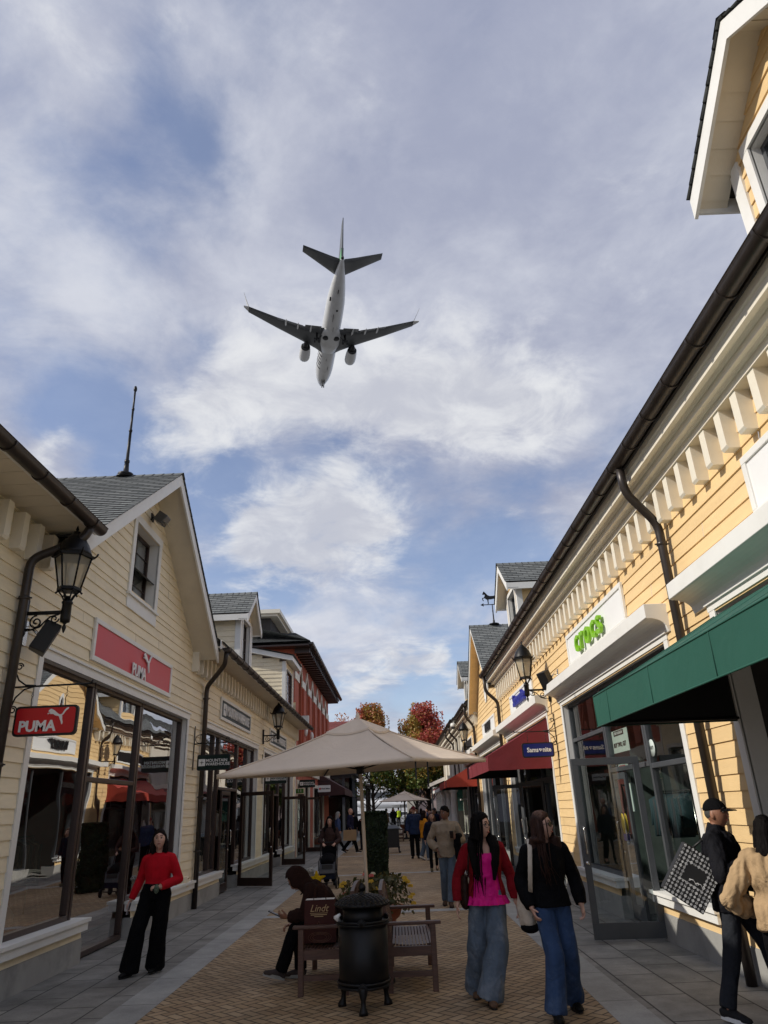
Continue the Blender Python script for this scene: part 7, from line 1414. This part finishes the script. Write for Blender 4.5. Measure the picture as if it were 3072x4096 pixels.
CW='shoppers crowding the far right of the street'
for x,y,h,rz,c,hr,lb in((1.42,33.5,1.72,160,BLK,('short','black'),'dark haired shopper in black directly behind the auburn haired woman'),(1.75,37,1.78,200,NAVY,('none','black'),'shopper in navy with a dark cap behind the fleece man'),(2.05,42,1.74,180,cl('rose_cloth',(.22,.06,.07)),('bob','black',.05),'shopper in a rose top farther along the right pavement'),(1.15,46,1.80,170,BLK,('short','black'),'tall shopper in black in the far crowd'),(1.6,52,1.76,10,cl('grey_cloth',(.12,.12,.13)),('bob','dkbrown',.05),'shopper in grey walking away in the far crowd'),(.95,55,1.78,190,BLK,('long','black',.15),'long haired shopper in black nearest the lamp post in the far crowd'),(2.2,57,1.76,150,NAVY,('short','dkbrown'),'shopper in navy in front of the right maple trunk'),(-2.6,45,1.76,20,BLK,('short','black'),'shopper in black walking away under the dark brown awning'),(-2.0,48,1.72,-20,DEN4,('bob','black',.05),'shopper in charcoal just beyond the dark brown awning')):
    person(lb,(x,y,0),R(rz),h,walk(.5),'mid',hr,top=dict(m=c,e=.035,hem=.8),legs=dict(m=BLK,w=(.09,.078,.072)),shoes=SH['black'],fem=hr[0]!='short' and hr[0]!='none',hat=M['black'] if hr[0]=='none' else None,face=False,vox=.022,group=CW)
# ------------------------------------------------------------------ what people hold or have beside them
t=thing('shopping_bag','dark chocolate brown paper bag with gold lettering standing on the left bench','shopping bag',(-.93,9.12,.45)); Bq=pm('chocolate_paper',(.055,.013,.010),.55,.05,2,spec=.2)
P=lambda x,y,z:V((-.92+x,9.12+y,.45+z)); mb=MB(); mb.hexa([P(-.18,-.09,0),P(.18,-.09,0),P(.18,.09,0),P(-.18,.09,0),P(-.17,-.075,.42),P(.17,-.075,.42),P(.17,.075,.42),P(-.17,.075,.42)]); mb.build('bag',Bq,t)
mb=MB(); mb.box(-1.08,-.76,9.05,9.19,.871,.874); mb.build('tissue',M['swhite'],t)
for y in(-.07,.07): mb=MB(); mb.loft([P(-.07,y,.41),P(-.06,y,.52),P(-.02,y,.57),P(.02,y,.57),P(.06,y,.52),P(.07,y,.41)],.004,6); mb.build('handle',cl('brown_cord',(.05,.02,.015)),t)
textobj('Lindt',.10,M['gold'],P(-.01,-.088,.335),XX,Z3,t,shear=.35,depth=.001,bold=.0); mb=MB(); mb.box(-1.03,-.83,9.026,9.034,.738,.742); mb.box(-1.02,-.84,9.027,9.034,.72,.728); mb.box(-.98,-.88,9.027,9.034,.704,.711); mb.build('print_lines',M['gold'],t)
mb=MB(); mb.loft([P(-.06,-.089,.14),P(-.01,-.087,.21),P(.03,-.089,.14)],.002,5); 
for q in(.6,.8,1.0): mb.loft([P(.0+.13*q*math.cos(a),-.092,.055+.05*q*math.sin(a)) for a in[2*math.pi*i/24 for i in range(25)]],.002,5)
mb.build('print_rings',cl('bronze_print',(.22,.11,.07),.35),t)
t=thing('mobile_phone','dark mobile phone in the hand of the hooded person','phone',(-1.5,9.45,.70)); mb=MB(); Mx=Matrix.Translation((-1.50,9.47,.705))@Matrix.Rotation(R(24),4,'Y'); mb.obox(Mx,.15,.075,.010); bevel(mb.build('case',M['black'],t),.003); mb=MB(); mb.obox(Mx@Matrix.Translation((0,0,.006)),.14,.068,.002); mb.build('screen',cl('phone_glass',(.25,.26,.28),.15),t)
t=thing('plush_starfish','yellow plush starfish hanging over the back of the hooded person','soft toy',(-1.0,9.66,1.02)); mb=MB()
for a in range(5): an=R(72*a+20); mb.loft([(-1.02,9.66,1.02),(-1.02+.05*math.cos(an),9.66+.03*math.sin(an*2)*.3,1.03+.045*math.sin(an)),(-1.02+.115*math.cos(an),9.66,1.03+.10*math.sin(an))],[.032,.026,.009],10)
o=mb.build('plush',cl('yellow_plush',(.62,.40,.015),.95,bump=.5),t); realize(o,.008,2)
t=thing('patterned_shopping_bag','large black and white patterned shopping bag on the arm of the capped man','shopping bag',(2.66,7.3,.9)); Mx=Matrix.Translation((2.69,7.34,1.10))@Matrix.Rotation(R(-12),4,'Z')@Matrix.Rotation(R(35),4,'Y')
mb=MB(); mb.obox(Mx,.38,.15,.46); bevel(mb.build('bag',M['black'],t),.008)
mb=MB(); fx=lambda a,b,d=-.078:Mx@V((a,d,b))
for i in range(11):
    for k in range(13):
        a=-.172+.0344*i;b=-.21+.035*k
        if abs(a)<.10 and abs(b-.02)<.075: continue
        r=.0155
        if (i+k)%2==0: mb.face([fx(a-r,b),fx(a,b-r*1.1),fx(a+r,b),fx(a,b+r*1.1)])
        elif k%2==0: mb.face([fx(a+.011*math.cos(q),b+.011*math.sin(q)) for q in[2*math.pi*u/8 for u in range(8)]])
        else: 
            for da,w_ in((-.007,.003),(.005,.003)): mb.face([fx(a+da-w_,b-.011),fx(a+da+w_,b-.011),fx(a+da+w_,b+.011),fx(a+da-w_,b+.011)])
            mb.face([fx(a-.007,b-.002),fx(a+.005,b-.002),fx(a+.005,b+.002),fx(a-.007,b+.002)])
for p0,p1,q0,q1 in((-.10,.10,-.066,-.061),(-.10,.10,.101,.106),(-.105,-.10,-.066,.106),(.10,.105,-.066,.106)): mb.face([fx(p0,q0,-.079),fx(p1,q0,-.079),fx(p1,q1,-.079),fx(p0,q1,-.079)])
mb.build('printed_pattern',cl('grey_white_print',(.42,.42,.42),.6),t)
mb=MB(); mb.loft([Mx@V((.02+.03*math.cos(k*1.1)+k*.010-.05,-.085,-.03+.014*math.sin(k*2.1))) for k in range(14)],.0025,5); mb.build('script_print',M['swhite'],t)
mb=MB(); mb.loft([Mx@V((-.10,0,.22)),Mx@V((-.06,0,.33)),Mx@V((.05,.02,.38)),Mx@V((.10,0,.33)),Mx@V((.11,0,.22))],.010,6); mb.build('handles',M['black'],t)
t=thing('tote_bag','cream canvas tote bag on the shoulder of the woman in black','bag',(1.25,7.75,.95)); mb=MB(); mb.loft([(1.235,7.80,1.06),(1.215,7.83,.98),(1.205,7.83,.84),(1.22,7.82,.72),(1.24,7.82,.66)],[(.05,.10),(.075,.14),(.085,.15),(.08,.14),(.02,.08)],14,xd=(1,0,0)); o=mb.build('bag',cl('cream_canvas',(.55,.48,.40),.9),t); realize(o,.012,2,disp=lambda c:.008*noise.noise(c*11)); mb=MB(); 
for dx in(0,): mb.loft([(1.235,7.62,1.0),(1.245,7.565,1.2),(1.27,7.60,1.38),(1.285,7.72,1.455),(1.27,7.80,1.36),(1.25,7.85,1.1)],[(.022,.004)]*6,8,xd=(1,0,0))
mb.build('strap',cl('cream_canvas',(.55,.48,.40),.9),t); mb=MB(); mb.ball((1.225,7.80,.69),(.09,.14,.05),12,8); mb.build('dark_base',BLK,t)
t=thing('handbag','dark brown leather handbag on the shoulder of the woman in pink','bag',(.66,8.35,1.0)); BR=cl('brown_leather',(.022,.010,.008),.5); mb=MB(); mb.loft([(.675,8.36,1.12),(.665,8.37,1.0),(.665,8.38,.86),(.67,8.38,.80)],[(.035,.10),(.05,.14),(.055,.15),(.03,.12)],14,xd=(1,0,0)); o=mb.build('bag',BR,t); realize(o,.012,2); mb=MB(); mb.loft([(.70,8.22,1.10),(.72,8.20,1.28),(.75,8.27,1.42),(.75,8.36,1.40),(.71,8.45,1.12)],.009,6); mb.build('strap',BR,t); mb=MB(); mb.lathe([(.022,-.003),(.026,0),(.022,.003)],(.70,8.21,1.13),14,M=Matrix.Rotation(R(90),4,'X'),cap=False); mb.build('ring',M['chrome'],t)
t=thing('paper_bag','brown paper bag with handles carried by the bald man','shopping bag',(-2.2,35.98,.75)); mb=MB(); mb.box(-2.55,-1.95,35.92,36.06,.53,.98); mb.build('bag',M['kraft'],t); mb=MB(); mb.loft([(-2.33,35.98,.97),(-2.30,35.98,1.07),(-2.20,35.98,1.07),(-2.17,35.98,.97)],.008,6); mb.build('handles',M['kraft'],t)
t=thing('pink_bag','dusty pink bag in the hands of the person in the tan jacket','bag',(3.2,7.2,.7)); mb=MB(); mb.loft([(3.14,7.02,.86),(3.14,7.0,.78),(3.15,7.0,.60),(3.15,7.0,.50)],[(.05,.05),(.075,.06),(.07,.06),(.05,.05)],12,xd=(1,0,0)); o=mb.build('bag',cl('dusty_pink_leather',(.30,.15,.14),.55),t); mb=MB(); mb.box(3.06,3.22,6.935,6.945,.70,.76); mb.build('flap',cl('dusty_pink_leather',(.30,.15,.14),.55),t)
t=thing('paper_cup','dark paper cup in the raised hand of the fleece man','cup',(1.06,15.4,1.25)); mb=MB(); mb.lathe([(.03,0),(.04,.11),(.043,.115),(.04,.12)],(1.055,15.40,1.21),14); mb.build('cup',cl('dark_cup',(.03,.02,.02),.5),t); mb=MB(); mb.lathe([(.043,.118),(.042,.132),(.03,.135)],(1.055,15.40,1.21),14); mb.build('lid',M['black'],t)
t=thing('draped_jacket','black jacket draped over the forearm of the fleece man','jacket',(1.15,15.5,1.0)); mb=MB(); mb.loft([(1.24,15.62,1.24),(1.17,15.48,1.24),(1.16,15.46,1.1),(1.17,15.47,.9),(1.19,15.48,.72)],[(.05,.05),(.07,.07),(.075,.05),(.07,.045),(.04,.03)],12,xd=(1,0,0)); o=mb.build('jacket',BLK,t); realize(o,.012,2,disp=lambda c:.012*noise.noise(c*12))
t=thing('held_glasses_case','small greenish pouch in the left hand of the woman in red','pouch',(-3.1,10.05,1.0)); mb=MB(); mb.ball((-3.10,10.06,.965),(.035,.03,.055),10,8); o=mb.build('pouch',cl('greenish_print',(.10,.13,.09),.6,var=.6,sc=40),t)
t=thing('mobile_phone','pale mobile phone in the lowered hand of the woman in red','phone',(-3.5,10.2,.75)); mb=MB(); mb.obox(Matrix.Translation((-3.515,10.30,.735))@Matrix.Rotation(R(12),4,'Y'),.012,.07,.14); bevel(mb.build('case',cl('phone_pale',(.4,.36,.38),.3),t),.003); mb=MB(); mb.obox(Matrix.Translation((-3.508,10.30,.735))@Matrix.Rotation(R(12),4,'Y'),.002,.06,.125); mb.build('screen',M['black'],t)
# stroller
t=thing('stroller','dark blue and grey pet stroller pushed by the woman in brown','stroller',(-1.86,20.4,0)); A=lambda x,y,z:V((-1.86+x,20.4+y,z)); NV=cl('navy_stroller_cloth',(.015,.02,.04),.8); GY=cl('grey_mesh',(.11,.115,.13),.8)
mb=MB()
for sx in(-.22,.22): mb.loft([A(sx,.42,1.0),A(sx,.30,.72),A(sx*1.05,.05,.38),A(sx*1.05,-.36,.12)],.013,8); mb.loft([A(sx,.05,.42),A(sx*1.05,.36,.10)],.013,8); mb.loft([A(sx,.30,.72),A(sx,-.22,.62),A(sx,-.25,.40)],.011,8)
mb.loft([A(-.22,.42,1.0),A(-.2,.44,1.03),A(.2,.44,1.03),A(.22,.42,1.0)],.016,8); mb.loft([A(-.23,-.34,.13),A(.23,-.34,.13)],.012,8); mb.build('frame',M['iron'],t)
mb=MB(); mb.loft([A(0,.22,.66),A(0,.10,.60),A(0,-.16,.56),A(0,-.22,.54)],[(.20,.16),(.21,.17),(.20,.14),(.17,.10)],14,xd=(1,0,0)); mb.build('canopy',BLK,t); mb=MB(); mb.hexa([A(-.2,-.25,.34),A(.2,-.25,.34),A(.2,.25,.34),A(-.2,.25,.34),A(-.2,-.22,.58),A(.2,-.22,.58),A(.2,.25,.66),A(-.2,.25,.66)]); mb.build('cabin',GY,t); mb=MB(); mb.hexa([A(-.19,-.2,.20),A(.19,-.2,.20),A(.19,.25,.20),A(-.19,.25,.20),A(-.19,-.22,.34),A(.19,-.22,.34),A(.19,.25,.34),A(-.19,.25,.34)]); mb.build('under_basket',NV,t)
mb=MB(); mb.face([A(-.14,-.252,.44),A(.14,-.252,.44),A(.14,-.243,.54),A(-.14,-.243,.54)]); mb.build('mesh_window',M['black'],t); mb=MB(); mb.hexa([A(-.19,.32,.74),A(.19,.32,.74),A(.19,.36,.74),A(-.19,.36,.74),A(-.19,.38,.96),A(.19,.38,.96),A(.19,.46,.96),A(-.19,.46,.96)]); mb.build('handle_pouch',BLK,t)
for sx in(-.24,.24):
    for y in(-.38,.36): mb=MB(); mb.lathe([(.03,-.02),(.095,-.02),(.10,0),(.095,.02),(.03,.02)],A(sx,y,.10),16,M=Matrix.Rotation(R(90),4,'Y')); mb.build('wheel',M['tyre'],t)
# white dog beside the stroller
t=thing('dog','small fluffy white dog standing beside the stroller','dog',(-2.32,20.6,0)); mb=MB(); D=lambda x,y,z:V((-2.32+x,20.6+y,z)); WF=cl('white_fur',(.50,.47,.42),.95,bump=.8,bsc=60)
mb.loft([D(0,.22,.25),D(0,.12,.26),D(0,-.04,.25),D(0,-.14,.27)],[(.06,.07),(.085,.09),(.09,.10),(.07,.08)],12,xd=(1,0,0)); mb.loft([D(0,-.12,.28),D(0,-.16,.36)],[.065,.06],10); mb.ball(D(0,-.19,.41),(.075,.075,.07),14,10); mb.ball(D(0,-.26,.385),(.035,.04,.03),10,8)
for sx in(-1,1): mb.loft([D(sx*.06,-.17,.46),D(sx*.085,-.17,.40),D(sx*.08,-.17,.34)],[.02,.03,.015],8); mb.loft([D(sx*.05,-.10,.22),D(sx*.05,-.11,.10),D(sx*.05,-.12,.015)],[.035,.025,.026],8); mb.loft([D(sx*.05,.18,.24),D(sx*.055,.14,.15),D(sx*.055,.20,.08),D(sx*.055,.17,.015)],[.045,.032,.022,.026],8)
mb.loft([D(0,.22,.30),D(0,.30,.38),D(0,.25,.46)],[.03,.035,.015],8); o=mb.build('body',WF,t); realize(o,.012,1,disp=lambda c:.016*noise.noise(c*28)); mb=MB(); mb.ball(D(0,-.30,.395),.012,8,6); mb.build('nose',M['black'],t)
for sx in(-1,1): mb=MB(); mb.ball(D(sx*.03,-.262,.43),.010,8,6); mb.build('eye',M['black'],t)
